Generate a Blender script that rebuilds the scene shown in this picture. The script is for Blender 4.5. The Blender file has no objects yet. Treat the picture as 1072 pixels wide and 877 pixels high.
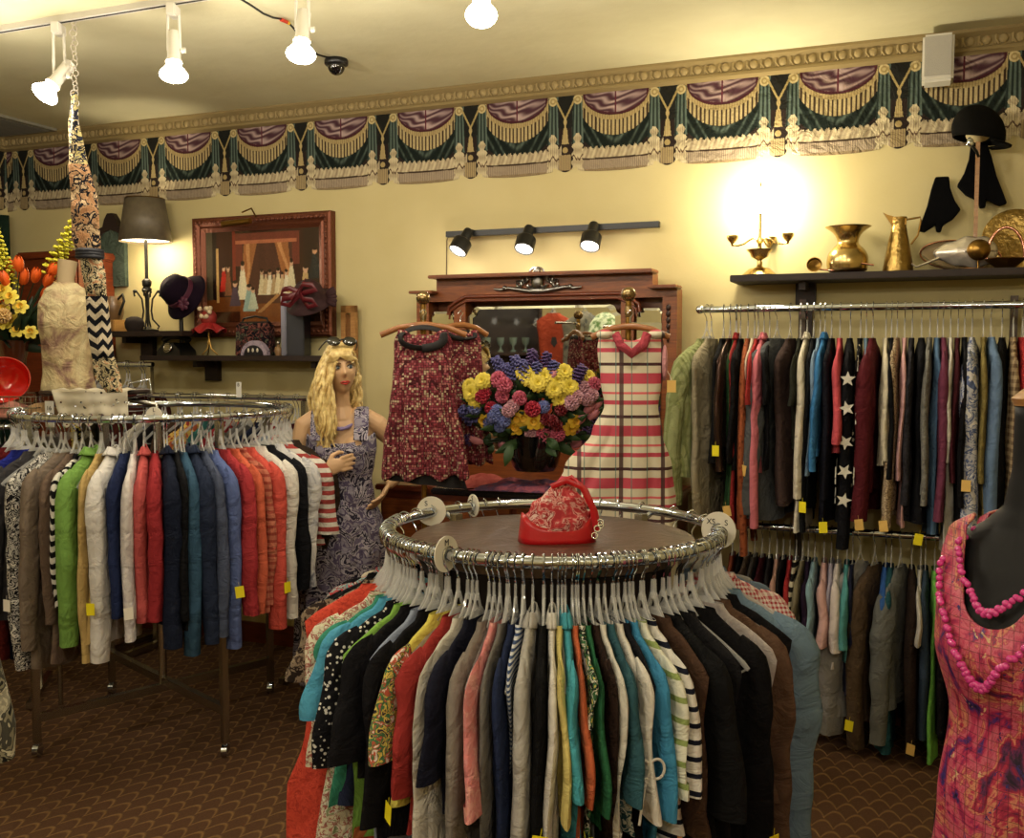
import bpy, bmesh, math, random
import numpy as np
from mathutils import Vector, Matrix, noise as mnoise
SC = bpy.context.scene
COL = SC.collection
PI = math.pi
F = 1050.0                       # focal length in pixels of the 1072 wide frame
EYE = 1.72
PT = math.atan(0.0671)           # the camera looks slightly down
TH = math.atan(1050 / 2600)      # the back wall is turned by this angle
CT, ST = math.cos(TH), math.sin(TH)
WY = 5.25                        # distance to the back wall straight ahead
CEIL = 3.1

# ---------------------------------------------------------------- camera
cam = bpy.data.cameras.new('camera')
cam.sensor_fit = 'HORIZONTAL'; cam.sensor_width = 36; cam.lens = 36 * F / 1072
cam.clip_start = 0.05; cam.clip_end = 60
co = bpy.data.objects.new('camera', cam); COL.objects.link(co)
co.location = (0, 0, EYE); co.rotation_euler = (PI / 2 - PT, 0, 0)
SC.camera = co
SC.view_settings.view_transform = 'Standard'
SC.view_settings.look = 'None'
SC.view_settings.exposure = -0.12
SC.view_settings.gamma = 1.0
SC.view_settings.use_curve_mapping = False
w = bpy.data.worlds.new('world'); SC.world = w; w.use_nodes = True
w.node_tree.nodes['Background'].inputs[0].default_value = (1, 0.85, 0.62, 1)
w.node_tree.nodes['Background'].inputs[1].default_value = 0.15
SC.cycles.max_bounces = 8
SC.cycles.diffuse_bounces = 3
SC.cycles.glossy_bounces = 3
SC.cycles.transparent_max_bounces = 24
SC.cycles.sample_clamp_indirect = 4
SC.cycles.caustics_reflective = False
SC.cycles.caustics_refractive = False
try:
    SC.cycles.use_denoising = True
except Exception:
    pass
TRACK_W = 17      # watts of each bulb on the track in view
REAR_FILL_W = 34       # watts of each added fill bulb behind the camera
CANDLE_W = 42     # the bare bulb of the brass lamp
SHADE_W = 34      # the bulb under the fabric shade
BULB_E = 30
LAMP_COL = (1.0, 0.90, 0.75)

# ---------------------------------------------------------------- coordinates
def ray(px, py):
    x = (px - 536) / F; y = -(py - 438.5) / F
    c, s = math.cos(PT), math.sin(PT)
    return Vector((x, c + y * s, -s + y * c))
def at(px, py, Y):
    d = ray(px, py); d = d * (Y / d.y)
    return Vector((d.x, d.y, EYE + d.z))
TV = Vector((CT, -ST, 0)); NV = Vector((-ST, -CT, 0)); O0 = Vector((0, WY, 0))
def W(u, w_, z): return O0 + TV * u + NV * w_ + Vector((0, 0, z))
def onw(px, py, w_=0.0):
    "point on the plane w_ in front of the back wall"
    d = ray(px, py); o = Vector((0, 0, EYE))
    t = ((O0 + NV * w_ - o).dot(NV)) / d.dot(NV)
    return o + d * t
def uz(px, py, w_=0.0):
    p = onw(px, py, w_); return (p - O0).dot(TV), p.z
def onz(px, py, z):
    d = ray(px, py); t = (z - EYE) / d.z
    return Vector((0, 0, EYE)) + d * t
R = random.Random(7)

# ---------------------------------------------------------------- materials
def lin(h):
    h = h.lstrip('#'); o = []
    for i in (0, 2, 4):
        v = int(h[i:i + 2], 16) / 255
        o.append(v / 12.92 if v <= .04045 else ((v + .055) / 1.055) ** 2.4)
    return (o[0], o[1], o[2], 1)
LIN = lin
_M = {}
class NT:
    def __init__(s, name):
        s.m = bpy.data.materials.new(name); s.m.use_nodes = True
        s.t = s.m.node_tree; s.b = s.t.nodes['Principled BSDF']
    def n(s, kind, **kw):
        nd = s.t.nodes.new('ShaderNode' + kind)
        for k, v in kw.items():
            if k in nd.inputs.keys(): nd.inputs[k].default_value = v
            else: setattr(nd, k, v)
        return nd
    def l(s, a, b): s.t.links.new(a, b)
    def coord(s, kind='Object'): return s.n('TexCoord').outputs[kind]
    def math(s, op, a, b=None, c=None):
        nd = s.n('Math', operation=op)
        for i, v in enumerate((a, b, c)):
            if v is None: continue
            if isinstance(v, (int, float)): nd.inputs[i].default_value = v
            else: s.l(v, nd.inputs[i])
        return nd.outputs[0]
    def mix(s, fac, a, b, blend='MIX'):
        nd = s.n('Mix', data_type='RGBA', blend_type=blend)
        for i, v in ((0, fac), (6, a), (7, b)):
            if isinstance(v, (int, float, tuple)): nd.inputs[i].default_value = v
            else: s.l(v, nd.inputs[i])
        return nd.outputs[2]
    def bump(s, h, st=.3, d=.01):
        b = s.n('Bump'); b.inputs['Strength'].default_value = st; b.inputs['Distance'].default_value = d
        s.l(h, b.inputs['Height']); s.l(b.outputs[0], s.b.inputs['Normal'])
    def noise(s, vec, scale, detail=2, rough=.5, dist=0):
        nd = s.n('TexNoise'); nd.inputs['Scale'].default_value = scale; nd.inputs['Detail'].default_value = detail
        nd.inputs['Roughness'].default_value = rough; nd.inputs['Distortion'].default_value = dist
        s.l(vec, nd.inputs['Vector']); return nd
    def ramp(s, fac, stops, interp='CONSTANT'):
        nd = s.n('ValToRGB'); cr = nd.color_ramp; cr.interpolation = interp
        while len(cr.elements) < len(stops): cr.elements.new(.5)
        for e, (p, c) in zip(cr.elements, stops): e.position = p; e.color = c
        s.l(fac, nd.inputs[0]); return nd.outputs[0]
def mat(name, hexc, rough=.6, metal=0, emit=0, bump=0, bscale=60, alpha=1, spec=.5, sheen=0, coat=0, var=0):
    k = (name, hexc, rough, metal, emit, bump, bscale, alpha, var)
    if k in _M: return _M[k]
    t = NT(name); c = lin(hexc) if isinstance(hexc, str) else hexc
    t.b.inputs['Base Color'].default_value = c; t.b.inputs['Roughness'].default_value = rough
    t.b.inputs['Metallic'].default_value = metal; t.b.inputs['Specular IOR Level'].default_value = spec
    t.b.inputs['Coat Weight'].default_value = coat
    if sheen: t.b.inputs['Sheen Weight'].default_value = sheen
    if emit:
        t.b.inputs['Emission Color'].default_value = c; t.b.inputs['Emission Strength'].default_value = emit
    if alpha < 1: t.b.inputs['Alpha'].default_value = alpha
    if var or bump: nz = t.noise(t.coord(), bscale, 3)
    if var:
        t.l(t.mix(t.math('MULTIPLY', nz.outputs[0], var), c, (c[0] * .4, c[1] * .4, c[2] * .4, 1)), t.b.inputs['Base Color'])
    if bump: t.bump(nz.outputs[0], bump, .004)
    _M[k] = t.m; return t.m
def wood(name, a, b, rough=.35, scale=6, coat=.2):
    k = ('wood', name)
    if k in _M: return _M[k]
    t = NT(name); mp = t.n('Mapping'); mp.inputs['Scale'].default_value = (1, 1, 9); t.l(t.coord(), mp.inputs[0])
    nz = t.noise(mp.outputs[0], scale, 5, .6, 1.5)
    c = t.ramp(nz.outputs[0], [(.25, lin(a)), (.75, lin(b))], 'LINEAR')
    t.l(c, t.b.inputs['Base Color']); t.b.inputs['Roughness'].default_value = rough; t.b.inputs['Coat Weight'].default_value = coat
    t.bump(nz.outputs[0], .1, .002); _M[k] = t.m; return t.m
def cloth(spec):
    """spec: 'hex' or (kind, ...)"""
    if isinstance(spec, str): spec = ('plain', spec)
    if spec in _M: return _M[spec]
    def lin(h):
        c = LIN(h); g = .25 * c[0] + .6 * c[1] + .15 * c[2]; return tuple((v * .80 + g * .20) * .94 for v in c[:3]) + (1,)
    kind = spec[0]; t = NT(kind + '_cloth'); co_ = t.coord()
    sx = t.n('SeparateXYZ'); t.l(co_, sx.inputs[0]); X, Y, Z = sx.outputs
    t.b.inputs['Roughness'].default_value = .85; t.b.inputs['Specular IOR Level'].default_value = .12
    wr = t.noise(co_, 13, 4, .6, .8)
    if kind == 'plain':
        c = lin(spec[1]); col = t.mix(t.math('MULTIPLY', t.noise(co_, 220, 1).outputs[0], .25), c, tuple(v * .7 for v in c[:3]) + (1,))
    elif kind in ('stripe', 'vstripe'):
        v = Z if kind == 'stripe' else Y
        if kind == 'vstripe': v = t.math('ADD', X, Y)
        f = t.math('FRACT', t.math('DIVIDE', v, spec[3])); g = t.math('GREATER_THAN', f, spec[4] if len(spec) > 4 else .5)
        col = t.mix(g, lin(spec[1]), lin(spec[2]))
    elif kind == 'print':
        cols = spec[1]; nz = t.noise(co_, spec[2], 3, .55, 1.2)
        n = len(cols); col = t.ramp(nz.outputs[0], [(0 if i == 0 else .34 + .34 * i / n, lin(c)) for i, c in enumerate(cols)])
    elif kind == 'soft':
        cols = spec[1]; nz = t.noise(co_, spec[2], 4, .6, 1.0)
        n = len(cols); col = t.ramp(nz.outputs[0], [(.3 + .42 * i / max(1, n - 1), lin(c)) for i, c in enumerate(cols)], 'LINEAR')
    elif kind == 'dots':
        v = t.n('TexVoronoi'); v.inputs['Scale'].default_value = spec[3]; t.l(co_, v.inputs['Vector'])
        col = t.mix(t.math('LESS_THAN', v.outputs['Distance'], spec[4] if len(spec) > 4 else .28), lin(spec[1]), lin(spec[2]))
    elif kind == 'zig':
        a = t.math('PINGPONG', t.math('ADD', X, Y), spec[3] * .5); f = t.math('FRACT', t.math('DIVIDE', t.math('ADD', Z, a), spec[3]))
        col = t.mix(t.math('GREATER_THAN', f, .5), lin(spec[1]), lin(spec[2]))
    elif kind == 'gingham':
        p = spec[3]; hx = t.math('ADD', X, t.math('MULTIPLY', Y, 1.0))
        a = t.math('GREATER_THAN', t.math('FRACT', t.math('DIVIDE', hx, p)), .5); b = t.math('GREATER_THAN', t.math('FRACT', t.math('DIVIDE', Z, p)), .5)
        col = t.mix(t.math('MULTIPLY', t.math('ADD', a, b), .5), lin(spec[1]), lin(spec[2]))
    elif kind == 'weave':      # small blocks of several colours (a tiled print)
        br = t.n('TexVoronoi'); br.distance = 'CHEBYCHEV'; br.inputs['Scale'].default_value = spec[2]; br.inputs['Randomness'].default_value = .25
        t.l(co_, br.inputs['Vector']); nz = t.n('SeparateColor'); t.l(br.outputs['Color'], nz.inputs[0])
        cols = spec[1]; n = len(cols); c0 = t.ramp(nz.outputs[0], [(i / n, lin(c)) for i, c in enumerate(cols)])
        col = t.mix(t.math('GREATER_THAN', br.outputs['Distance'], .42), c0, lin(spec[3]))
    elif kind == 'attr':
        a = t.n('Attribute'); a.attribute_name = 'paint'; col = a.outputs['Color']
    elif kind == 'sequin':
        col = lin(spec[1]); v = t.n('TexVoronoi'); v.inputs['Scale'].default_value = 160; t.l(co_, v.inputs['Vector'])
        t.b.inputs['Metallic'].default_value = .7; t.b.inputs['Roughness'].default_value = .25; t.bump(v.outputs['Color'], 1, .01)
        t.b.inputs['Base Color'].default_value = col; _M[spec] = t.m; return t.m
    t.l(col, t.b.inputs['Base Color'])
    t.bump(wr.outputs[0], .8, .03)
    _M[spec] = t.m; return t.m

CHROME = mat('chrome', '#c9d0de', .09, 1)
CHROMED = mat('brushed_chrome', '#b0aca4', .25, 1)
BRASS = mat('brass', '#c2a970', .24, 1, bump=.25, bscale=25)
BRASSD = mat('aged_brass', '#8a6a34', .35, 1, bump=.3, bscale=40)
COPPER = mat('copper', '#d79a86', .2, 1, bump=.5, bscale=30)
SILV = mat('silver_relief', '#e0d8cc', .35, .7, bump=.9, bscale=22)
BLACK = mat('black_enamel', '#0b0b0c', .4)
BLACKM = mat('black_felt', '#050507', .95, bump=.3, spec=.1)
WHITEP = mat('white_enamel', '#dedad0', .35)
WOODR = wood('red_walnut', '#4a1c0c', '#7a3718')
WOODM = wood('mahogany', '#5c2a10', '#93501f')
WOODL = wood('light_wood', '#8a5c30', '#b98a52')
WOODD = wood('dark_shelf_wood', '#170c08', '#29150e', rough=.6, coat=0)
def plastic():
    t = NT('clear_plastic')
    t.b.inputs['Base Color'].default_value = (.82, .82, .80, 1); t.b.inputs['Roughness'].default_value = .08
    t.b.inputs['Specular IOR Level'].default_value = .8
    t.b.inputs['Alpha'].default_value = .34; return t.m
PLASTIC = plastic()

# ---------------------------------------------------------------- meshes
class MB:
    def __init__(s): s.v = []; s.f = []; s.mi = []; s.m = 0; s.c = None
    def add(s, vs, fs):
        b = len(s.v); s.v += [tuple(v) for v in vs]
        for f in fs: s.f.append(tuple(i + b for i in f)); s.mi.append(s.m)
        return s
    def box(s, c, d, rz=0, rx=0, ry=0, bev=0):
        M = Matrix.Rotation(rz, 3, 'Z') @ Matrix.Rotation(rx, 3, 'X') @ Matrix.Rotation(ry, 3, 'Y'); c = Vector(c)
        hx, hy, hz = d[0] / 2, d[1] / 2, d[2] / 2
        if bev <= 0:
            vs = [c + M @ Vector((x * hx, y * hy, z * hz)) for z in (-1, 1) for y in (-1, 1) for x in (-1, 1)]
            return s.add(vs, [(0, 2, 3, 1), (4, 5, 7, 6), (0, 1, 5, 4), (2, 6, 7, 3), (0, 4, 6, 2), (1, 3, 7, 5)])
        bm = bmesh.new(); bmesh.ops.create_cube(bm, size=1)
        for v in bm.verts: v.co = Vector((v.co.x * d[0], v.co.y * d[1], v.co.z * d[2]))
        bmesh.ops.bevel(bm, geom=bm.edges[:], offset=bev, segments=2, affect='EDGES')
        for v in bm.verts: v.co = c + M @ v.co
        bm.verts.index_update(); s.add([v.co for v in bm.verts], [[v.index for v in f.verts] for f in bm.faces]); bm.free(); return s
    def tube(s, pts, r, n=8, cap=True, flat=None):
        pts = [Vector(p) for p in pts]; N = len(pts); rs = r if isinstance(r, (list, tuple)) else [r] * N
        prev = None; vs = []
        for i, p in enumerate(pts):
            t = (pts[min(i + 1, N - 1)] - pts[max(i - 1, 0)])
            t = t.normalized() if t.length > 1e-9 else Vector((0, 0, 1))
            if prev is None:
                a = Vector((0, 0, 1)) if abs(t.z) < .9 else Vector((1, 0, 0)); x = t.cross(a).normalized()
            else:
                x = prev - t * prev.dot(t); x = x.normalized() if x.length > 1e-6 else t.orthogonal().normalized()
            prev = x; y = t.cross(x); q = rs[i]; qa, qb = (q if isinstance(q, tuple) else (q, q))
            for k in range(n):
                an = 2 * PI * k / n; vs.append(p + x * math.cos(an) * qa + y * math.sin(an) * qb)
        fs = [(i * n + k, i * n + (k + 1) % n, (i + 1) * n + (k + 1) % n, (i + 1) * n + k) for i in range(N - 1) for k in range(n)]
        if cap: fs += [tuple(range(n - 1, -1, -1)), tuple((N - 1) * n + k for k in range(n))]
        return s.add(vs, fs)
    def lathe(s, prof, n=24, c=(0, 0, 0), M=None, sy=1, close=False):
        c = Vector(c); vs = []; M = M or Matrix.Identity(3)
        for r_, z in prof:
            for k in range(n):
                a = 2 * PI * k / n; vs.append(c + M @ Vector((r_ * math.cos(a), r_ * math.sin(a) * sy, z)))
        P = len(prof); fs = [(i * n + k, i * n + (k + 1) % n, (i + 1) * n + (k + 1) % n, (i + 1) * n + k) for i in range(P - 1) for k in range(n)]
        if prof[0][0] > 1e-6 and not close: fs.append(tuple(range(n - 1, -1, -1)))
        if prof[-1][0] > 1e-6 and not close: fs.append(tuple((P - 1) * n + k for k in range(n)))
        return s.add(vs, fs)
    def ball(s, c, r, n=12, m=8, M=None):
        c = Vector(c); r = r if isinstance(r, tuple) else (r, r, r); M = M or Matrix.Identity(3)
        vs = [c + M @ Vector((0, 0, r[2]))]
        for i in range(1, m):
            a = PI * i / m
            for k in range(n):
                b = 2 * PI * k / n; vs.append(c + M @ Vector((r[0] * math.sin(a) * math.cos(b), r[1] * math.sin(a) * math.sin(b), r[2] * math.cos(a))))
        vs.append(c + M @ Vector((0, 0, -r[2]))); L = len(vs) - 1
        fs = [(0, 1 + k, 1 + (k + 1) % n) for k in range(n)]
        for i in range(m - 2):
            for k in range(n):
                a = 1 + i * n + k; b = 1 + i * n + (k + 1) % n; fs.append((a, a + n, b + n, b))
        q = 1 + (m - 2) * n; fs += [(q + k, L, q + (k + 1) % n) for k in range(n)]
        return s.add(vs, fs)
    def prism(s, out, y0, y1, axis='y', M=None, c=(0, 0, 0)):
        "outline in (x, z) extruded from y0 to y1"
        c = Vector(c); M = M or Matrix.Identity(3); n = len(out)
        vs = [c + M @ Vector((x, y0, z)) for x, z in out] + [c + M @ Vector((x, y1, z)) for x, z in out]
        fs = [tuple(range(n)), tuple(range(2 * n - 1, n - 1, -1))] + [(k, k + n, (k + 1) % n + n, (k + 1) % n) for k in range(n)]
        return s.add(vs, fs)
    def grid(s, fn, nu, nv, thick=0, wrap=False):
        vs = [Vector(fn(i / nu, j / nv)) for j in range(nv + 1) for i in range(nu + 1)]
        q = nu + 1; fs = [(j * q + i, j * q + i + 1, (j + 1) * q + i + 1, (j + 1) * q + i) for j in range(nv) for i in range(nu)]
        return s.add(vs, fs)
    def torus(s, c, R_, r, n=64, m=10, M=None):
        c = Vector(c); M = M or Matrix.Identity(3); vs = []
        for i in range(n):
            a = 2 * PI * i / n
            for k in range(m):
                b = 2 * PI * k / m; q = R_ + r * math.cos(b); vs.append(c + M @ Vector((q * math.cos(a), q * math.sin(a), r * math.sin(b))))
        return s.add(vs, [(i * m + k, ((i + 1) % n) * m + k, ((i + 1) % n) * m + (k + 1) % m, i * m + (k + 1) % m) for i in range(n) for k in range(m)])
    def mesh(s, name, mats, smooth=True, ang=None):
        me = bpy.data.meshes.new(name); me.from_pydata(s.v, [], s.f)
        for m_ in (mats if isinstance(mats, (list, tuple)) else [mats]): me.materials.append(m_)
        me.polygons.foreach_set('material_index', s.mi)
        me.polygons.foreach_set('use_smooth', [smooth] * len(s.f))
        if s.c is not None:
            a = me.color_attributes.new('paint', 'FLOAT_COLOR', 'POINT'); a.data.foreach_set('color', np.asarray(s.c, dtype=np.float32).ravel())
        me.update()
        bm = bmesh.new(); bm.from_mesh(me); bmesh.ops.recalc_face_normals(bm, faces=bm.faces); bm.to_mesh(me); bm.free()
        if smooth:
            try: me.set_sharp_from_angle(angle=math.radians(ang or 50))
            except Exception: pass
        return me
    def build(s, name, mats, parent=None, smooth=True, loc=None, rz=None, ang=None, mods=None):
        o = link(name, s.mesh(name, mats, smooth, ang), parent)
        if loc is not None: o.location = loc
        if rz is not None: o.rotation_euler = (0, 0, rz)
        return o
def link(name, data, parent=None):
    o = bpy.data.objects.new(name, data); COL.objects.link(o)
    if parent is not None: o.parent = parent
    return o
def tag(o, label=None, cat=None, group=None, kind=None):
    if label: o['label'] = label
    if cat: o['category'] = cat
    if group: o['group'] = group
    if kind: o['kind'] = kind
    return o
def thing(name, label, cat, loc, rz=0, group=None):
    o = link(name, None); o.location = loc; o.rotation_euler = (0, 0, rz); return tag(o, label, cat, group)
def mod(o, kind, **kw):
    m = o.modifiers.new(kind.lower(), kind)
    for k, v in kw.items(): setattr(m, k, v)
    return m
def interp(t, pts):
    if t <= pts[0][0]: return pts[0][1]
    for (a, x), (b, y) in zip(pts, pts[1:]):
        if t <= b:
            q = (t - a) / (b - a) if b > a else 0; q = q * q * (3 - 2 * q); return x + (y - x) * q
    return pts[-1][1]
def lamp(name, loc, watts, col=LAMP_COL, r=.04, parent=None, spot=None, rot=None):
    l = bpy.data.lights.new(name, 'SPOT' if spot else 'POINT'); l.energy = watts; l.color = col; l.shadow_soft_size = r
    if spot: l.spot_size = spot; l.spot_blend = .6
    o = link(name, l, parent); o.location = loc
    if rot: o.rotation_euler = rot
    return o
def copy_tree(o, loc=None, rz=None, label=None, parent=None):
    c = o.copy(); COL.objects.link(c); c.parent = parent
    if loc is not None: c.location = loc
    if rz is not None: c.rotation_euler = (0, 0, rz)
    if label: c['label'] = label
    for ch in list(o.children): copy_tree(ch, parent=c)
    return c

# ================================================================ the room
UL, UR, WD = -3.516, 3.5, 8.0
def wallm():
    t = NT('yellow_plaster'); nz = t.noise(t.coord(), 2.2, 4)
    t.l(t.ramp(nz.outputs[0], [(.3, lin('#bfb07c')), (.7, lin('#c7b988'))], 'LINEAR'), t.b.inputs['Base Color'])
    t.b.inputs['Roughness'].default_value = .75; t.bump(t.noise(t.coord(), 60, 3).outputs[0], .12, .004); return t.m
WALL = wallm()
def ceilm():
    t = NT('cream_ceiling'); nz = t.noise(t.coord(), 3, 4)
    t.l(t.ramp(nz.outputs[0], [(.3, lin('#d2cba4')), (.7, lin('#ddd7b2'))], 'LINEAR'), t.b.inputs['Base Color'])
    t.b.inputs['Roughness'].default_value = .8; t.bump(t.noise(t.coord(), 14, 4).outputs[0], .3, .01); return t.m
CEILM = ceilm()
def carpetm():
    t = NT('scalloped_carpet'); sx = t.n('SeparateXYZ'); t.l(t.coord(), sx.inputs[0]); X, Y, Z = sx.outputs
    q, p = .075, .085
    row = t.math('DIVIDE', Y, p); half = t.math('MULTIPLY', t.math('FLOOR', row), .5)
    cx = t.math('FRACT', t.math('ADD', t.math('DIVIDE', X, q), half)); cx = t.math('ABSOLUTE', t.math('SUBTRACT', cx, .5))
    arc = t.math('SUBTRACT', 1.0, t.math('MULTIPLY', t.math('MULTIPLY', cx, cx), 3.2))
    fy = t.math('FRACT', row); d = t.math('ABSOLUTE', t.math('SUBTRACT', fy, t.math('MULTIPLY', arc, .9)))
    ln = t.math('SMOOTH_MIN', t.math('MULTIPLY', d, 6), 1.0, .2)
    nz = t.noise(t.coord(), 120, 2)
    c1 = t.mix(nz.outputs[0], lin('#5c3b1d'), lin('#402713')); c2 = t.mix(nz.outputs[0], lin('#957142'), lin('#694b26'))
    t.l(t.mix(ln, c2, c1), t.b.inputs['Base Color']); t.b.inputs['Roughness'].default_value = .95
    t.bump(t.math('ADD', t.math('MULTIPLY', ln, -.6), t.math('MULTIPLY', nz.outputs[0], .3)), .6, .01); return t.m
def room_obj(name, c, d, m):
    o = MB().box((c[0], -c[1], c[2]), d).build(name, m, smooth=False, loc=O0, rz=-TH); return tag(o, kind='structure')
# local wall frame: x along the wall, y into the wall (y = -w), z up
um = (UL + UR) / 2; ul = UR - UL
room_obj('wall_back', (um, -.06, CEIL / 2), (ul + .24, .12, CEIL), WALL)
room_obj('wall_left', (UL - .06, WD / 2, CEIL / 2), (.12, WD, CEIL), WALL)
room_obj('wall_right', (UR + .06, WD / 2, CEIL / 2), (.12, WD, CEIL), WALL)
room_obj('wall_front', (um, WD + .06, CEIL / 2), (ul + .24, .12, CEIL), WALL)
room_obj('floor', (um, WD / 2, -.05), (ul + .24, WD + .24, .1), carpetm())
room_obj('ceiling', (um, WD / 2, CEIL + .05), (ul + .24, WD + .24, .1), CEILM)
for nm, c, d in (('baseboard_back', (um, .008, .06), (ul, .016, .12)), ('baseboard_left', (UL + .008, WD / 2, .06), (.016, WD, .12))):
    room_obj(nm, c, d, WOODR)

# crown molding with a row of raised ovals, one piece per wall
def crown(name, L, loc, rz):
    t = MB(); z0 = CEIL
    prof = [(0, 0), (.052, 0), (.052, -.012), (.040, -.022), (.030, -.030), (.026, -.068), (.034, -.076), (.034, -.088), (.012, -.098), (0, -.1)]
    vs = [(x, -y, z0 + z) for x in (0, L) for y, z in prof]; n = len(prof)
    t.add(vs, [(k, k + 1, k + 1 + n, k + n) for k in range(n - 1)] + [tuple(range(n)), tuple(range(2 * n - 1, n - 1, -1))])
    t.m = 1; k = 0; p = .0654
    while (k + .5) * p < L:
        x = (k + .5) * p; t.ball((x, -.030, z0 - .047), (.019, .012, .02), 8, 6)
        t.tube([(x - .028, -.031, z0 - .028), (x - .03, -.034, z0 - .05), (x - .018, -.030, z0 - .068)], .0045, 5)
        t.box((x + .033, -.03, z0 - .048), (.007, .008, .036)); k += 1
    o = t.build(name, [mat('crown_paint', '#8e7c54', .9, spec=.2), mat('crown_relief', '#9f8c62', .9, spec=.2)], loc=loc, rz=rz, ang=40)
    return tag(o, kind='structure')
crown('trim_1', ul, W(UL, 0, 0), -TH)
crown('trim_2', 3.0, W(UL, 3.0, 0), -TH + PI / 2)

# wallpaper border printed with swags: painted on one repeat, hung side by side
def border_paint(S, V, Xm, Zm):
    "S 0..1 along the repeat, V 0..1 from the top of the border; returns rgb (linear)"
    def C(h): return np.array(lin(h)[:3])
    n1 = np.sin(S * 61 + np.sin(V * 23) * 2) * .5 + np.sin(S * 143 + V * 37) * .5
    rng = np.random.RandomState(3); nz = rng.rand(*S.shape)
    out = np.zeros(S.shape + (3,)); out[:] = C('#20201c')
    def put(m, c, c2=None, k=None):
        if c2 is None: out[m] = C(c)
        else:
            kk = np.clip(k, 0, 1)[..., None]; out[m] = (C(c) * (1 - kk) + C(c2) * kk)[m]
    x = S - .375; ax = np.abs(x)
    put(V > .42, '#2a211d')
    # green swag body
    e3 = .72 * np.sqrt(np.clip(1 - (ax / .44) ** 2.6, 0, 1)); g = (V < e3 + .04) & (ax < .43)
    fold = np.zeros_like(S)
    for cx, dp, wd in ((0, .62, .035), (0, .52, .03), (.02, .45, .02)):
        curve = dp * (1 - (ax / .44) ** 1.25); fold += np.exp(-((V - curve) / wd) ** 2)
    for sgn in (-1, 1):
        for q in (.12, .2):
            fold += .8 * np.exp(-((x * sgn - (q + (.72 - V) * .42)) / .012) ** 2) * (V > .36)
    put(g, '#161d19', '#5c6a60', fold * .75 * (.65 + .5 * n1))
    # cream leafy fringe heading and fringe
    bot = .78 + .05 * np.sqrt(np.clip(1 - (ax / .46) ** 2, 0, 1)); lv = bot - .1 - .035 * np.abs(np.sin(S * 58)) - .02 * nz
    band = (V > lv) & (ax < .46)
    put(band, '#94846a', '#c4b694', .5 + .6 * n1)
    put((V > bot) & (V < bot + .022) & (ax < .46), '#3a2c22')
    fr = (V >= bot + .022) & (ax < .47); put(fr, '#7e6e60', '#a6967c', .5 + .5 * np.sin(S * 330) + .2 * nz - .1)
    put((V > .965) & (ax < .47), '#75634f', '#95825f', nz)
    # inner maroon half round with pink folds, its fringe
    e1 = .30 * np.sqrt(np.clip(1 - (ax / .325) ** 2, 0, 1)); e2 = .36 * np.sqrt(np.clip(1 - (ax / .355) ** 2, 0, 1)); e4 = .55 * np.sqrt(np.clip(1 - (ax / .385) ** 2, 0, 1))
    put((V < e4) & (ax < .385), '#3c2e22', '#b9a678', (np.sin(S * 2 * PI * 26) > -.25).astype(float) * (.75 + .25 * nz))
    put((V < e2) & (ax < .355), '#ab986a', '#84704a', (np.sin(S * 260) > .2) * .6)
    put((V < e1) & (ax < .325), '#452228')
    pk = (V < e1 - .035) & (ax < .30); r_ = V / np.maximum(e1, .01)
    ff = np.sin(r_ * 19 + 9 * np.abs(x) + 1.6 * np.sin(S * 23 + V * 30)) * .5 + .5
    put(pk, '#4a2e36', '#b59e98', ff ** 1.6 * (1.05 - .6 * np.abs(x) / .3))
    put((V < e1 - .03) & (ax < .008), '#5a2632')
    # jabots, rosettes, tassels at both sides of the gap, cord and small tassel in the gap
    for cx in (-.0, .75, 1.0, -.25):
        d = np.abs(S - cx)
        jb = (d < .045 + .025 * V) & (V < .62) & (V > .02)
        put(jb, '#1a221e', '#66766c', (.5 + .5 * np.sin((S - cx) * 210 / (1 + .6 * V))) * .8)
        w_ = np.where(V < .62, .028 + .10 * np.clip(V - .5, 0, 1) ** .7 * .3, .045 + .035 * (V - .62))
        tl = (d < w_ + .01 * np.sin(V * 60)) & (V > .49) & (V < .985)
        put(tl, '#8c7c62', '#cabc98', .55 + .35 * np.sin((S - cx) * 330) + .3 * np.sin(V * 42) + .2 * nz)
        put(tl & (np.abs(V - .80 - .03 * np.sin(S * 90)) < .014), '#5c4636')
        rr = np.sqrt(((S - cx) * 1.38) ** 2 + (V - .06) ** 2)
        put(rr < .062, '#94814f', '#c9b787', (.5 + .5 * np.sin(rr * 160)))
    for c0 in (.875, -.125):
        dd = S - c0
        for sg in (-1, 1):
            put((np.abs(dd * sg - (.115 - V * .38)) < .010) & (V > .04) & (V < .31), '#a3905f')
        put((np.abs(dd) < .012 + .006 * np.sin(V * 60)) & (V > .28) & (V < .44), '#ae9a6a')
        put((np.abs(dd) < .018 + .09 * (V - .42)) & (V > .42) & (V < .62), '#8f7c52', '#bba877', .5 + .5 * np.sin(dd * 420))
        put((np.sqrt((dd * 1.38) ** 2 + (V - .70) ** 2) < .038), '#a08c5e')
        put((np.abs(dd) < .06) & (V > .76) & (V < .96), '#7c6a4e', '#a5926a', .5 + .5 * np.sin(S * 300))
    return out
BP, BH = .523, .385
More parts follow.
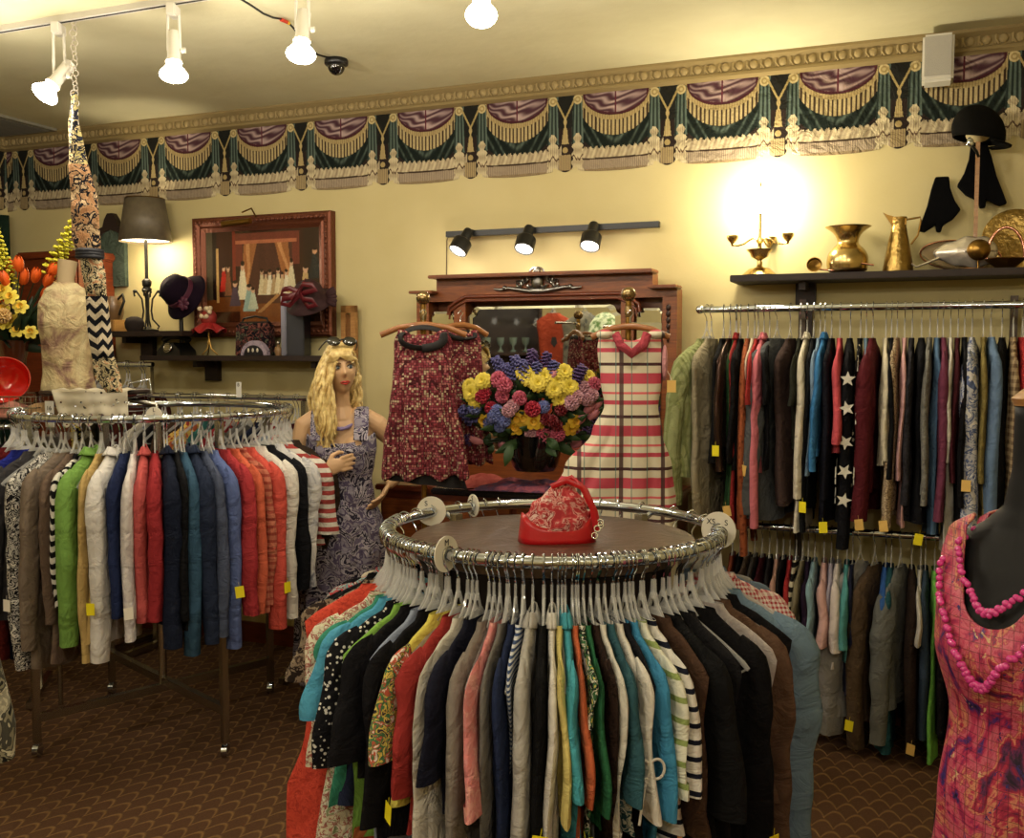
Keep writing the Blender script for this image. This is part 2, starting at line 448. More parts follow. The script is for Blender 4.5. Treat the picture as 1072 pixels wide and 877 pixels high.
def border_mesh():
    nu, nv = 200, 130; t = MB()
    us = np.linspace(0, 1, nu + 1); vs_ = np.linspace(0, 1, nv + 1)
    S, V = np.meshgrid(us, vs_)
    bot = np.where(S < .75, .955 + .045 * np.sqrt(np.clip(1 - ((S - .375) / .375) ** 2, 0, 1)), .95 - .03 * np.cos((S - .75) / .25 * 2 * PI))
    Vr = V * bot
    col = border_paint(S, Vr, None, None)
    t.v = [(S[j, i] * BP, -.004, -Vr[j, i] * BH) for j in range(nv + 1) for i in range(nu + 1)]
    q = nu + 1; t.f = [(j * q + i, j * q + i + 1, (j + 1) * q + i + 1, (j + 1) * q + i) for j in range(nv) for i in range(nu)]; t.mi = [0] * len(t.f)
    t.c = np.concatenate([col.reshape(-1, 3), np.ones((col.size // 3, 1))], 1)
    # rim back to the wall
    b = len(t.v); n = nu + 1
    t.v += [(S[nv, i] * BP, 0, -Vr[nv, i] * BH) for i in range(nu + 1)]
    t.c = np.concatenate([t.c, t.c[nv * q:nv * q + n]], 0)
    for i in range(nu): t.f.append((nv * q + i, nv * q + i + 1, b + i + 1, b + i)); t.mi.append(0)
    return t.mesh('border_panel', cloth(('attr', 'border')), smooth=False)
bmsh = border_mesh()
def border(name, origin, rz, k0, k1):
    e = link(name, None); e.location = origin; e.rotation_euler = (0, 0, rz); tag(e, kind='structure')
    for k in range(k0, k1):
        o = link('border_panel', bmsh, e); o.location = (k * BP, 0, CEIL - .098)
u0 = uz(605, 110)[0]
k0 = math.floor((UL - u0) / BP)
border('trim_3', W(u0, 0, 0), -TH, k0, 7)
border('trim_4', W(UL, 3 * BP, 0), -TH + PI / 2, 0, 3)

# ================================================================ hangers and garments
def hanger_meshes(kind='plastic'):
    hook = MB(); pts = [(0, 0, -.075), (0, 0, -.05), (.004, 0, -.034), (.018, 0, -.018)]
    for k in range(0, 9):
        a = math.radians(-25 + k * 25); pts.append((.021 * math.cos(a), 0, .001 + .021 * math.sin(a)))
    hook.tube(pts, .0021, 5); hm = hook.mesh('hook', CHROME)
    b = MB()
    b.tube([(0, 0, -.052), (0, 0, -.098)], [(.0035, .006), (.0035, .010)], 8)
    b.tube([(0, 0, -.12), (0, 0, -.145)], [(.002, .028), (.002, .045)], 8)
    for s_ in (-1, 1): b.tube([(s_ * .004, 0, -.085), (s_ * .016, 0, -.115), (s_ * .045, 0, -.150)], [(.0035, .005), (.003, .005), (.003, .006)], 6)
    for s_ in (-1, 1):
        b.tube([(0, 0, -.140), (s_ * .045, 0, -.164), (s_ * .12, 0, -.204), (s_ * .175, 0, -.236), (s_ * .190, 0, -.248)], [(.003, .009), (.003, .009), (.003, .009), (.003, .008), (.003, .006)], 7)
        b.tube([(s_ * .188, 0, -.245), (s_ * .17, 0, -.258), (s_ * .1, 0, -.262), (0, 0, -.262)], (.003), 6)
    return hm, b.mesh('hanger', PLASTIC if kind == 'plastic' else WOODL)
HOOKM, HANGM = hanger_meshes()
def put_hanger(loc, rz, label, group, nm='clothes_hanger'):
    h = link(nm, HANGM); h.location = loc; h.rotation_euler = (0, 0, rz); tag(h, label, 'hanger', group)
    link('hook', HOOKM, h); return h
TAGY = mat('yellow_tag_card', '#f2e21c', .6); TAGO = mat('buff_tag_card', '#dfb765', .6); TAGW = mat('white_tag_card', '#ece6d8', .6)
def tagmesh():
    m = MB(); m.box((0, 0, 0), (.0012, .034, .046)); m.box((0, 0, .03), (.0008, .001, .02)); return m
TAGM = {k: tagmesh().mesh('price_tag', m, smooth=False) for k, m in (('y', TAGY), ('o', TAGO), ('w', TAGW))}

def body_mesh(L, sw, th, flare, neck, seed, amp, mats, hemband=None, waist=0, top=-.132):
    r = random.Random(seed); ph = [r.uniform(0, 6.3) for _ in range(6)]; kx = r.uniform(38, 60)
    t = MB(); nz_, nr = 22, 28
    def aw(d):
        s0 = interp(d, [(0, neck), (.02, neck + .01), (.035, neck + .042)])
        sh = min(sw, .10 + (d - .03) * 1.6) if d > .03 else s0
        a = max(s0, sh) if d < .12 else sw
        low = interp(d, [(.1, sw), (.24, sw - .022), (.42, sw - .03 - waist), (L - .132, sw - .012 + flare)])
        return min(a, low) if d > .1 else a
    zs = []
    for j in range(nz_ + 1):
        q = j / nz_; zs.append((q ** 1.35) * (L + top))
    vs = []
    for j, d in enumerate(zs):
        a = aw(d); b = interp(d, [(0, .012), (.05, th * .8), (.15, th), (L * .6, th * 1.05), (L, th * (1.25 + flare * 2))])
        w_ = min(1, d / .25)
        for k in range(nr):
            an = 2 * PI * k / nr; cx, sy = math.cos(an), math.sin(an)
            x = a * math.copysign(abs(cx) ** .75, cx); y = b * math.copysign(abs(sy) ** .8, sy)
            f = amp * w_ * (math.sin(x * kx + ph[0] + d * 3) + .6 * math.sin(x * kx * .53 + ph[1] - d * 5) + .35 * math.sin(d * 21 + ph[2] + x * 12))
            y += f + (.35 * amp * w_ * math.sin(x * kx * 1.7 + ph[3]) if sy > 0 else 0)
            x *= 1 + .05 * w_ * math.sin(d * 9 + ph[4]) * (1 if cx > 0 else .6)
            z = top - d + (.012 * math.sin(x * 17 + ph[5]) * (d / L) if j > nz_ - 3 else 0)
            vs.append((x, y, z))
    fs = []; mi = []
    for j in range(nz_):
        m_ = 1 if hemband and zs[j] > (L + top) * (1 - hemband) else 0
        for k in range(nr): fs.append((j * nr + k, j * nr + (k + 1) % nr, (j + 1) * nr + (k + 1) % nr, (j + 1) * nr + k)); mi.append(m_)
    # turned-in hem
    b0 = nz_ * nr; b1 = len(vs)
    for k in range(nr): v = vs[b0 + k]; vs.append((v[0] * .97, v[1] * .6, v[2] + .03))
    for k in range(nr): fs.append((b0 + k, b0 + (k + 1) % nr, b1 + (k + 1) % nr, b1 + k)); mi.append(1 if hemband else 0)
    t.v = vs; t.f = fs; t.mi = mi
    return t
def sleeve_mesh(side, L, sw, th, seed, style, rx=.052):
    r = random.Random(seed + side * 31); p1, p2 = r.uniform(0, 6.3), r.uniform(0, 6.3)
    t = MB(); nz_, nr = 18, 16; vs = []
    out = {'short': .045, 'cap': .02, 'wide': .05}.get(style, r.uniform(.0, .035)); dy = r.uniform(-.012, .012)
    for j in range(nz_ + 1):
        q = (j / nz_) ** 1.3; d = q * L; top_ = math.exp(-d / .022)
        x = side * (sw - rx * .72 - .030 * top_ + out * q ** .8 + .006 * math.sin(q * 7 + p1)); y = dy * q + .005 * math.sin(q * 6 + p2)
        z = -.212 + .018 * (1 - q) - d + .012 * top_
        a = rx * .12 if q == 0 else interp(q, [(0, rx * .45), (.07, rx * .86), (.16, rx), (.5, rx * .92), (1, rx * (1.12 if style in ('wide', 'short') else .72))])
        b = interp(q, [(0, th * .35), (.05, th * .9), (.15, th * 1.15), (1, th * (1.25 if style in ('wide', 'short') else 1.0))])
        if style == 'cuff' and q > .88: a *= .93; b *= .95
        w1 = .07 * math.sin(q * L * (44 + 9 * math.sin(p1 * 3)) + p1) + .06 * math.sin(q * L * (27 + 6 * math.sin(p2 * 5)) + p2)
        for k in range(nr):
            an = 2 * PI * k / nr + .0; n_ = 1 + w1 * math.cos(an - p1) * min(1, q * 4)
            vs.append((x + a * math.cos(an) * n_, y + b * math.sin(an) * n_ + .12 * th * math.sin(3 * an + p2 + q * 5), z + side * 0 - (.02 * (1 - math.cos(an) * side) * (1 - q)) + .0))
    t.v = vs; t.f = [(j * nr + k, j * nr + (k + 1) % nr, (j + 1) * nr + (k + 1) % nr, (j + 1) * nr + k) for j in range(nz_) for k in range(nr)]
    b0 = nz_ * nr; b1 = len(vs)
    for k in range(nr): v = vs[b0 + k]; t.v.append((v[0] * .985, v[1] * .5, v[2] + .035))
    t.f += [(b0 + k, b0 + (k + 1) % nr, b1 + (k + 1) % nr, b1 + k) for k in range(nr)]
    t.f.append(tuple(range(nr))); t.mi = [0] * len(t.f); return t
def collar_mesh(th, big=1.0):
    t = MB(); n = 16
    def fn(u, v):
        a = 2 * PI * u; rx_, ry_ = .046 * big + .030 * v, .007 + th * .7 * v
        return (rx_ * math.cos(a), ry_ * math.sin(a), -.116 - v * .030 + .010 * math.cos(a) ** 2)
    t.grid(fn, n, 3); return t
_seed = [100]
def garment(name, label, cat, loc, rz, fab, L=.62, sl='long', slen=None, th=.02, sw=.205, flare=.0, waist=.0, neck=.062, amp=.008,
            collar=False, tg=None, slfab=None, hem=None, group=None, tagz=None, hang=True, hlabel=None, hgroup=None, tilt=0, extra=None, rx=.052):
    _seed[0] += 1; sd = _seed[0]
    m0 = cloth(fab); mats = [m0] + ([cloth(hem[0])] if hem else [])
    o = body_mesh(L, sw, th, flare, neck, sd, amp, mats, hem[1] if hem else None, waist).build(name, mats, ang=80)
    o.location = loc; o.rotation_euler = (R.uniform(-.015, .015), R.uniform(-.02, .02) + tilt, rz); tag(o, label, cat, group)
    if sl and sl != 'none':
        Ls = slen or {'long': .56, 'cuff': .57, 'threeq': .38, 'short': .20, 'cap': .10, 'wide': .30}[sl]
        for s_ in (-1, 1): sleeve_mesh(s_, Ls, sw, th * .95, sd, sl, rx if sl != 'cap' else .045).build('sleeve', cloth(slfab) if slfab else m0, o, ang=80)
    if collar: c = collar_mesh(th).build('collar', m0, o); mod(c, 'SOLIDIFY', thickness=.004)
    if tg:
        p = link('price_tag', TAGM[tg], o); p.location = (sw + (.035 if sl in ('long', 'cuff', 'threeq') else .005), R.uniform(-.01, .01), -(tagz or L) - .0)
        p.rotation_euler = (R.uniform(-.2, .2), 0, R.uniform(-.5, .5))
        p['label'] = {'y': 'yellow paper price tag', 'o': 'buff paper price tag', 'w': 'white paper price tag'}[tg]
    if hang: put_hanger(loc, rz, hlabel, hgroup)
    return o

def ring_rack(name, label, Xc, Dc, Rr, H, legr, label_group):
    e = thing(name, label, 'clothes rack', (Xc, Dc, 0))
    MB().torus((0, 0, H), Rr, .0155, 96, 12).build('rail', CHROME, e)
    MB().tube([(0, 0, .16), (0, 0, H - .03)], .018, 12).build('centre_post', CHROMED, e)
    for k in range(4):
        a = PI / 4 + k * PI / 2; x, y = legr * math.cos(a), legr * math.sin(a)
        l = MB().box((x, y, (H + .06) / 2), (.028, .028, H - .07), rz=a).build('leg', CHROMED, e, smooth=False)
        MB().tube([(x, y, .075), (x, y, .05)], .012, 8).tube([(x - .012, y, .03), (x + .012, y, .03)], .03, 14).build('caster', CHROME, l)
        MB().tube([(x * .97, y * .97, H - .035), (Rr * math.cos(a), Rr * math.sin(a), H - .005)], .009, 8).build('bracket', CHROME, e)
    for k in range(2):
        a = PI / 4 + k * PI / 2; MB().box((0, 0, .17 + k * .035), (2 * legr, .03, .035), rz=a).build('crossbar', CHROMED, e, smooth=False)
    return e

# ---------------------------------------------------------------- the round rack in the middle
CX, CD, CR, CH = .112, 2.76, .455, 1.23
crack = ring_rack('round_clothes_rack', 'chrome round clothes rack with brown top disc, red handbag resting on it', CX, CD, CR, CH, .40, '')
def discm():
    t = NT('brown_vinyl'); nz = t.noise(t.coord(), 5, 5, .65, 2)
    t.l(t.ramp(nz.outputs[0], [(.3, lin('#35251a')), (.7, lin('#4f392a'))], 'LINEAR'), t.b.inputs['Base Color']); t.b.inputs['Roughness'].default_value = .33
    t.bump(nz.outputs[0], .35, .02); return t.m
MB().lathe([(0, CH - .055), (.385, CH - .055), (.396, CH - .05), (.396, CH - .028), (.39, CH - .022), (0, CH - .022)], 72).build('top_disc', discm(), crack, ang=40)
MB().lathe([(.02, CH - .2), (.30, CH - .2), (.385, CH - .056), (.02, CH - .056)], 40).build('under_box', mat('dark_underside', '#1c100b', .8), crack)
def solve_phi(px, side_r, Xc, Dc):
    best = (1e9, 0)
    for k in range(-1300, 1301):
        a = math.radians(k / 10); X = Xc + side_r * math.sin(a); Y = Dc - side_r * math.cos(a)
        p = 536 + F * X / Y
        d = abs(p - px)
        if d < best[0] - 1e-9 and abs(a) < 1.2: best = (d, a)
    return best[1]
def rack_point(Xc, Dc, Rr, H, a): return Vector((Xc + Rr * math.sin(a), Dc - Rr * math.cos(a), H))
EYL = ('print', ('#d8340f', '#e23d14', '#c72c0c'), 60)
# angle (degrees, 0 faces the camera), kind, description, short name, fabric, options
C_ITEMS = [
 (-128, 'shirt', 'grey patterned cotton top', 'grey top', ('soft', ('#8a8678', '#4a4844'), 30), dict(sl='short', L=.6)),
 (-119, 'shirt', 'light beige lace blouse', 'beige blouse', '#b9ad94', dict(sl='short', L=.58)),
 (-110, 'shirt', 'charcoal black knit top', 'charcoal knit', '#17141a', dict(sl='short', L=.6)),
 (-102, 'blouse', 'red and teal flowered blouse', 'flowered blouse', ('print', ('#5a8b90', '#c32a30', '#7fa7a6', '#8a2f3a', '#d7c7b8'), 26), dict(sl='short', L=.6)),
 (-93, 'jacket', 'long plain black jacket', 'black jacket', '#121114', dict(L=.80, th=.026, sl='long')),
 (-84, 'blouse', 'brown scroll-print sheer blouse', 'scroll blouse', ('print', ('#2e2420', '#8d7a62', '#4a3a30'), 30), dict(sl='short', L=.56)),
 (-76, 'dress', 'red-orange eyelet sleeveless dress', 'eyelet dress', EYL, dict(sl='none', L=.90, flare=.10, th=.024, tilt=-.10)),
 (-68, 'blouse', 'cream flowered long blouse', 'cream blouse', ('print', ('#e4dcc0', '#ddd3b0', '#b4685c', '#e6dfc8', '#93a06a'), 38), dict(sl='threeq', slen=.36, L=.78, th=.018)),
 (-63.5, 'shirt', 'sea green thin cotton tee', 'sea green tee', '#1f9a7a', dict(sl='cap', L=.66, th=.012)),
 (-60, 'shirt', 'sky blue gathered short-sleeved top', 'sky blue top', '#2fa3cf', dict(sl='short', L=.50, th=.020)),
 (-55, 'blouse', 'white-dotted black blouse', 'dotted blouse', ('dots', '#15151b', '#d9d6cc', 75, .3), dict(sl='short', slen=.30, L=.62, th=.018, hem=('#1c2440', .28))),
 (-51, 'shirt', 'lime green tee with orange cuffs', 'lime tee', '#7fbb28', dict(sl='none', L=.70, th=.012, hem=('#d06a28', .06))),
 (-47.5, 'shirt', 'plain black tee with loose sleeves', 'black tee', '#141318', dict(sl='short', slen=.26, L=.52, th=.018)),
 (-43.5, 'tunic', 'long pale grey-blue tunic', 'grey-blue tunic', '#8b98b4', dict(sl='none', L=.80, th=.014)),
 (-40.5, 'shirt', 'black elbow-sleeved sweater', 'black sweater', '#111015', dict(sl='threeq', slen=.40, L=.66, th=.017)),
 (-36.5, 'shirt', 'yellow top with multicoloured patchwork sleeve', 'yellow top', '#e2d21c', dict(sl='short', slen=.22, L=.56, th=.015, slfab=('print', ('#e5dccb', '#c9512c', '#3d7a4a', '#e0c32c', '#3a3440'), 40), tg='y')),
 (-32, 'cardigan', 'brick red cardigan with three-quarter sleeves', 'red cardigan', '#a3211c', dict(sl='threeq', slen=.30, L=.60, th=.020, rx=.06)),
 (-28.6, 'shirt', 'off-white long-sleeved shirt', 'off-white shirt', '#cfc8ba', dict(sl='long', slen=.60, L=.74, th=.012)),
 (-25.4, 'shirt', 'dark navy short-sleeved tee', 'dark navy tee', '#15172a', dict(sl='short', slen=.24, L=.55, th=.016)),
 (-21.4, 'sweater', 'taupe grey long-sleeved sweater', 'taupe sweater', '#847a70', dict(sl='cuff', slen=.58, L=.66, th=.019, rx=.06)),
 (-18, 'shirt', 'coral pink short-sleeved top', 'coral pink top', ('print', ('#e07c7c', '#dd8484', '#e59a90'), 30), dict(sl='short', slen=.30, L=.50, th=.012)),
 (-15.8, 'cardigan', 'mid grey ribbed cardigan', 'mid grey cardigan', '#6e6a66', dict(sl='long', slen=.64, L=.74, th=.011)),
 (-13.2, 'sweater', 'navy blue long-sleeved sweater', 'navy sweater', '#1d2a4e', dict(sl='long', slen=.64, L=.72, th=.013)),
 (-11.0, 'shirt', 'blue and white striped shirt', 'striped shirt', ('stripe', '#3c5484', '#d5d8dc', .011, .5), dict(sl='none', L=.64, th=.010, hem=('#3b66a8', .05))),
 (-8.0, 'hoodie', 'pale grey hooded sweatshirt', 'grey hoodie', '#b3afa8', dict(sl='long', slen=.66, L=.76, th=.019, collar=True, neck=.075)),
 (-4.9, 'sweater', 'black long-sleeved knit', 'black knit', '#0f0f12', dict(sl='long', slen=.62, L=.78, th=.014, tg='y', tagz=.56)),
 (-2.4, 'shirt', 'white crew neck tee', 'white tee', '#d8d2c6', dict(sl='long', slen=.42, L=.76, th=.011, collar=True)),
 (-.6, 'shirt', 'butter yellow thin shirt', 'butter shirt', '#d5c25c', dict(sl='short', slen=.3, L=.52, th=.009)),
 (1.5, 'shirt', 'bright turquoise polo shirt', 'turquoise polo', '#1da0b4', dict(sl='short', slen=.24, L=.78, th=.013, collar=True, hem=('#158394', .03))),
 (3.6, 'shirt', 'burnt orange tee', 'orange tee', '#cb5a1e', dict(sl='short', slen=.26, L=.72, th=.009, tg='y', tagz=.58)),
 (5.3, 'blouse', 'green flowered blouse', 'green blouse', ('print', ('#2f6a3a', '#d8d5be', '#1d1d1c', '#3c7a48', '#d5b83a'), 34), dict(sl='cap', L=.66, th=.009)),
 (6.9, 'shirt', 'emerald green fitted tee', 'emerald tee', '#16653c', dict(sl='short', slen=.28, L=.56, th=.009)),
 (9.0, 'sweater', 'dark brown cable knit sweater', 'brown cable knit', ('dots', '#2c1b14', '#1a0f0b', 90, .35), dict(sl='long', slen=.60, L=.78, th=.014)),
 (11.0, 'shirt', 'ivory cotton shirt', 'ivory shirt', '#d8d2c2', dict(sl='threeq', slen=.36, L=.72, th=.009, tg='y', tagz=.6)),
 (13.3, 'tee', 'dark teal tee with white leafy hem', 'teal tee', '#245460', dict(sl='short', slen=.26, L=.56, th=.014, hem=(('print', ('#24505a', '#c9cdc0', '#41707a'), 40), .24))),
 (15.8, 'blouse', 'white blouse with tied cord bow', 'tied blouse', '#ddd6c8', dict(sl='short', slen=.3, L=.50, th=.013, extra='bow')),
 (17.6, 'shirt', 'black stretch tee', 'stretch tee', '#17161c', dict(sl='none', L=.74, th=.011, tg='y', tagz=.64)),
 (19.8, 'shirt', 'vivid blue long tee', 'vivid blue tee', '#1787b8', dict(sl='short', slen=.30, L=.78, th=.015, tg='y', tagz=.50)),
 (22.4, 'shirt', 'pale green tee with white bands', 'green banded tee', ('stripe', '#8fa34c', '#e0dfc8', .045, .28), dict(sl='short', slen=.26, L=.52, th=.012)),
 (25.3, 'tee', 'navy and white striped orange-trimmed tee', 'navy striped tee', ('stripe', '#161a2c', '#dcd8ce', .036, .30), dict(sl='short', slen=.26, L=.64, th=.018, hem=('#dd8f48', .05))),
 (29.5, 'jacket', 'brown suede jacket', 'suede jacket', '#4d3424', dict(sl='none', L=.62, th=.014)),
 (33.5, 'dress', 'plain black sleeveless dress', 'black dress', '#101012', dict(sl='short', slen=.34, L=.84, th=.026, flare=.02)),
 (39, 'tunic', 'dark charcoal tunic', 'charcoal tunic', '#1a191c', dict(sl='none', L=.80, th=.018)),
 (46, 'sweater', 'black turtleneck sweater', 'turtleneck', '#0e0d10', dict(sl='long', slen=.56, L=.84, th=.028, neck=.07, tg='y', tagz=.66)),
 (53, 'shirt', 'pale silver thin shirt', 'silver shirt', '#b5aaa4', dict(sl='none', L=.78, th=.012)),
 (57, 'blouse', 'brown sheer long-sleeved blouse', 'sheer blouse', ('soft', ('#4c3322', '#6d4f38'), 8), dict(sl='long', slen=.58, L=.62, th=.020)),
 (64, 'shirt', 'black fine knit top', 'fine knit', '#141316', dict(sl='none', L=.7, th=.014)),
 (72, 'shirt', 'faded denim blue long shirt', 'denim shirt', '#66849c', dict(sl='threeq', slen=.56, L=.76, th=.036, rx=.085, sw=.235)),
 (86, 'shirt', 'red gingham shirt', 'gingham shirt', ('gingham', '#e9dcd2', '#b92834', .012), dict(sl='long', slen=.54, L=.62, th=.018)),
 (94, 'shirt', 'pink and white checked blouse', 'checked blouse', ('gingham', '#e8d8d0', '#c5525c', .02), dict(sl='short', L=.6, th=.018)),
 (103, 'shirt', 'slate blue cotton shirt', 'slate shirt', '#5c7186', dict(sl='short', L=.6)),
 (113, 'shirt', 'grey marl tee', 'marl tee', '#8c8a86', dict(sl='short', L=.58)),
 (124, 'shirt', 'light mauve blouse', 'mauve blouse', '#9c8c94', dict(sl='short', L=.58)),
]
def build_ring(items, Xc, Dc, Rr, H, base, where, hgroup, hlabel, cats=None):
    for i, it in enumerate(items):
        dg_, kind, desc, short, fab, op = it; a = math.radians(dg_) + base
        p = rack_point(Xc, Dc, Rr, H, a); rz = a - PI / 2; op = dict(op); ex = op.pop('extra', None)
        if H > 1.4: op['L'] = op.get('L', .62) * 1.07; op['slen'] = (op['slen'] * 1.07) if 'slen' in op else None; op.setdefault('sw', .22)
        nb = 'beside the ' + (items[i - 1][3] if i else items[1][3])
        o = garment(kind, f'{desc} on the {where}, {nb}', kind, p, rz, fab, hlabel=hlabel, hgroup=hgroup, **op)
        if ex == 'bow':
            b = MB(); c = Vector((.235, 0, -.40))
            for s_ in (-1, 1):
                b.tube([c + Vector((.01 * math.sin(t / 2), s_ * .016 * (1 - math.cos(t)), .022 * math.sin(t))) for t in np.linspace(0, 2 * PI, 17)], .0032, 6)
                b.tube([c + Vector((.008, s_ * .022 * (t ** .6), -.12 * t)) for t in np.linspace(0, 1, 8)], .003, 6)
            b.build('bow', cloth('#ddd6c8'), o)
MIDH = 'clear plastic hanger with chrome hook on the brown-topped round rack'
build_ring(C_ITEMS, CX, CD, CR, CH, 0, 'brown-topped rack', 'clear plastic hangers on the brown-topped round rack', MIDH)
# rear of the ring: spare hangers crowded together, seen over the disc
for dg_ in [140, 150, 158, 166, 200, 206, 212, 218]:
    a = math.radians(dg_); put_hanger(rack_point(CX, CD, CR, CH, a), a - PI / 2, MIDH, 'clear plastic hangers on the brown-topped round rack')
for dg_ in np.arange(-104, 100, 5.2):
    a = math.radians(dg_ + R.uniform(-1, 1)); put_hanger(rack_point(CX, CD, CR, CH, a), a - PI / 2 + R.uniform(-.05, .05), MIDH, 'clear plastic hangers on the brown-topped round rack')

# white size markers: slotted discs on the rail with printed letters
def letters(txt, h, parent, loc, rot, m):
    c = bpy.data.curves.new('letter', 'FONT'); c.body = txt; c.size = h; c.extrude = .0004; c.align_x = 'CENTER'; c.align_y = 'CENTER'
    t = bpy.data.objects.new('letter_source', c); me = bpy.data.meshes.new_from_object(t); me.name = 'letter'; bpy.data.objects.remove(t); bpy.data.curves.remove(c)
    me.materials.clear(); me.materials.append(m); o = link('letter', me, parent); o.location = loc; o.rotation_euler = rot; return o
INK = mat('black_ink', '#15130f', .6); DISCM = mat('white_marker_plastic', '#e2dccb', .45)
def marker(a, Xc, Dc, Rr, H, txts, label, r=.044, group=None, side=1, yaw=0):
    p = rack_point(Xc, Dc, Rr, H, a); e = thing('size_marker', label, 'size marker', p, a - PI / 2 + yaw, group)
    out = [(r * math.cos(t), r * math.sin(t) + .004) for t in np.linspace(0, 2 * PI, 33)[:-1]]
    b = MB(); n = len(out)
    b.prism(out, -.0013, .0013); b.build('disc', DISCM, e, smooth=False)
    for k, (tx, an) in enumerate(txts):
        x, z = r * .62 * math.sin(an), r * .62 * math.cos(an)
        for sd in (1, -1):
            letters(tx, .022, e, (x, sd * -.0022, z + .004), (PI / 2, 0, 0 if sd > 0 else PI), INK)
marker(math.radians(-36), CX, CD, CR + .005, CH, [('M', 0), ('S', -PI / 2)], 'white round size marker lettered M and S on the brown-topped rack', side=1)
marker(math.radians(-128), CX, CD, CR, CH, [('S', .6), ('M', 1.9)], 'white round size marker behind the one lettered M and S', .045, yaw=.6)
marker(math.radians(-149), CX, CD, CR, CH, [('S', .2), ('XL', PI)], 'small white size marker near the foot of the red print tunic', .036)
marker(math.radians(165), CX, CD, CR, CH, [('M', 0)], 'small white size marker behind the red handbag', .034)
marker(math.radians(84), CX, CD, CR, CH, [('XS', -.8), ('S', .8)], 'large white size marker on the ring near the turtleneck', .05, yaw=-.5)
# chrome posts' red box edge under the rail: handbag on the disc
def handbag():
    loc = at(583, 562, 2.70); loc.z = CH - .022
    e = thing('handbag', 'small red leather handbag with printed scarf body on the brown disc', 'bag', loc, .15)
    m = MB()
    def fn(u, v):
        a = 2 * PI * u; q = v; wx = interp(q, [(0, .098), (.25, .10), (.6, .075), (1, .03)]); wy = interp(q, [(0, .055), (.3, .058), (.7, .04), (1, .014)])
        x = wx * math.copysign(abs(math.cos(a)) ** .7, math.cos(a)); y = wy * math.copysign(abs(math.sin(a)) ** .8, math.sin(a))
        n_ = mnoise.noise(Vector((x * 22, y * 22, q * 4))) * .010 * min(1, q * 3)
        return (x * (1 + n_ * 6) + .02 * q * q, y * (1 + n_ * 8), q * .155 + n_ * 1.5)
    m.grid(fn, 36, 18); m.add([fn(k / 36, 0) for k in range(36)], [tuple(range(36))])
    m.build('bag_body', cloth(('print', ('#b8202a', '#c8363a', '#d98e84', '#a31420', '#e0b8aa'), 34)), e, ang=80)
    b = MB()
    def f2(u, v):
        a = 2 * PI * u; wx, wy = .106 - .01 * v, .062 - .006 * v
        z = v * (.060 + .018 * math.cos(2 * a))
        return (wx * math.copysign(abs(math.cos(a)) ** .6, math.cos(a)), wy * math.copysign(abs(math.sin(a)) ** .7, math.sin(a)), z)
    b.grid(f2, 40, 4); b.add([f2(k / 40, 0) for k in range(40)], [tuple(range(40))])
    RL = mat('red_leather', '#b3121a', .32, bump=.2, bscale=50)
    o = b.build('leather_base', RL, e, ang=80); mod(o, 'SOLIDIFY', thickness=.004)
    s_ = MB(); s_.tube([(-.02, -.02, .15), (.02, -.035, .168), (.06, -.045, .15), (.088, -.05, .09), (.098, -.05, .03)], [(.0025, .008)] * 5, 8)
    s_.tube([(.0, .02, .15), (.04, .0, .172), (.075, -.02, .14), (.10, -.03, .08), (.108, -.03, .04)], [(.0025, .007)] * 5, 8); s_.build('strap', RL, e)
    k = MB()
    for x, y, z in ((.098, -.058, .04), (.108, -.05, .055), (.112, -.036, .045), (.09, -.062, .022)): k.torus((x, y, z), .008, .002, 14, 6, Matrix.Rotation(1.3, 3, 'X'))
    k.build('buckle', CHROME, e)
handbag()

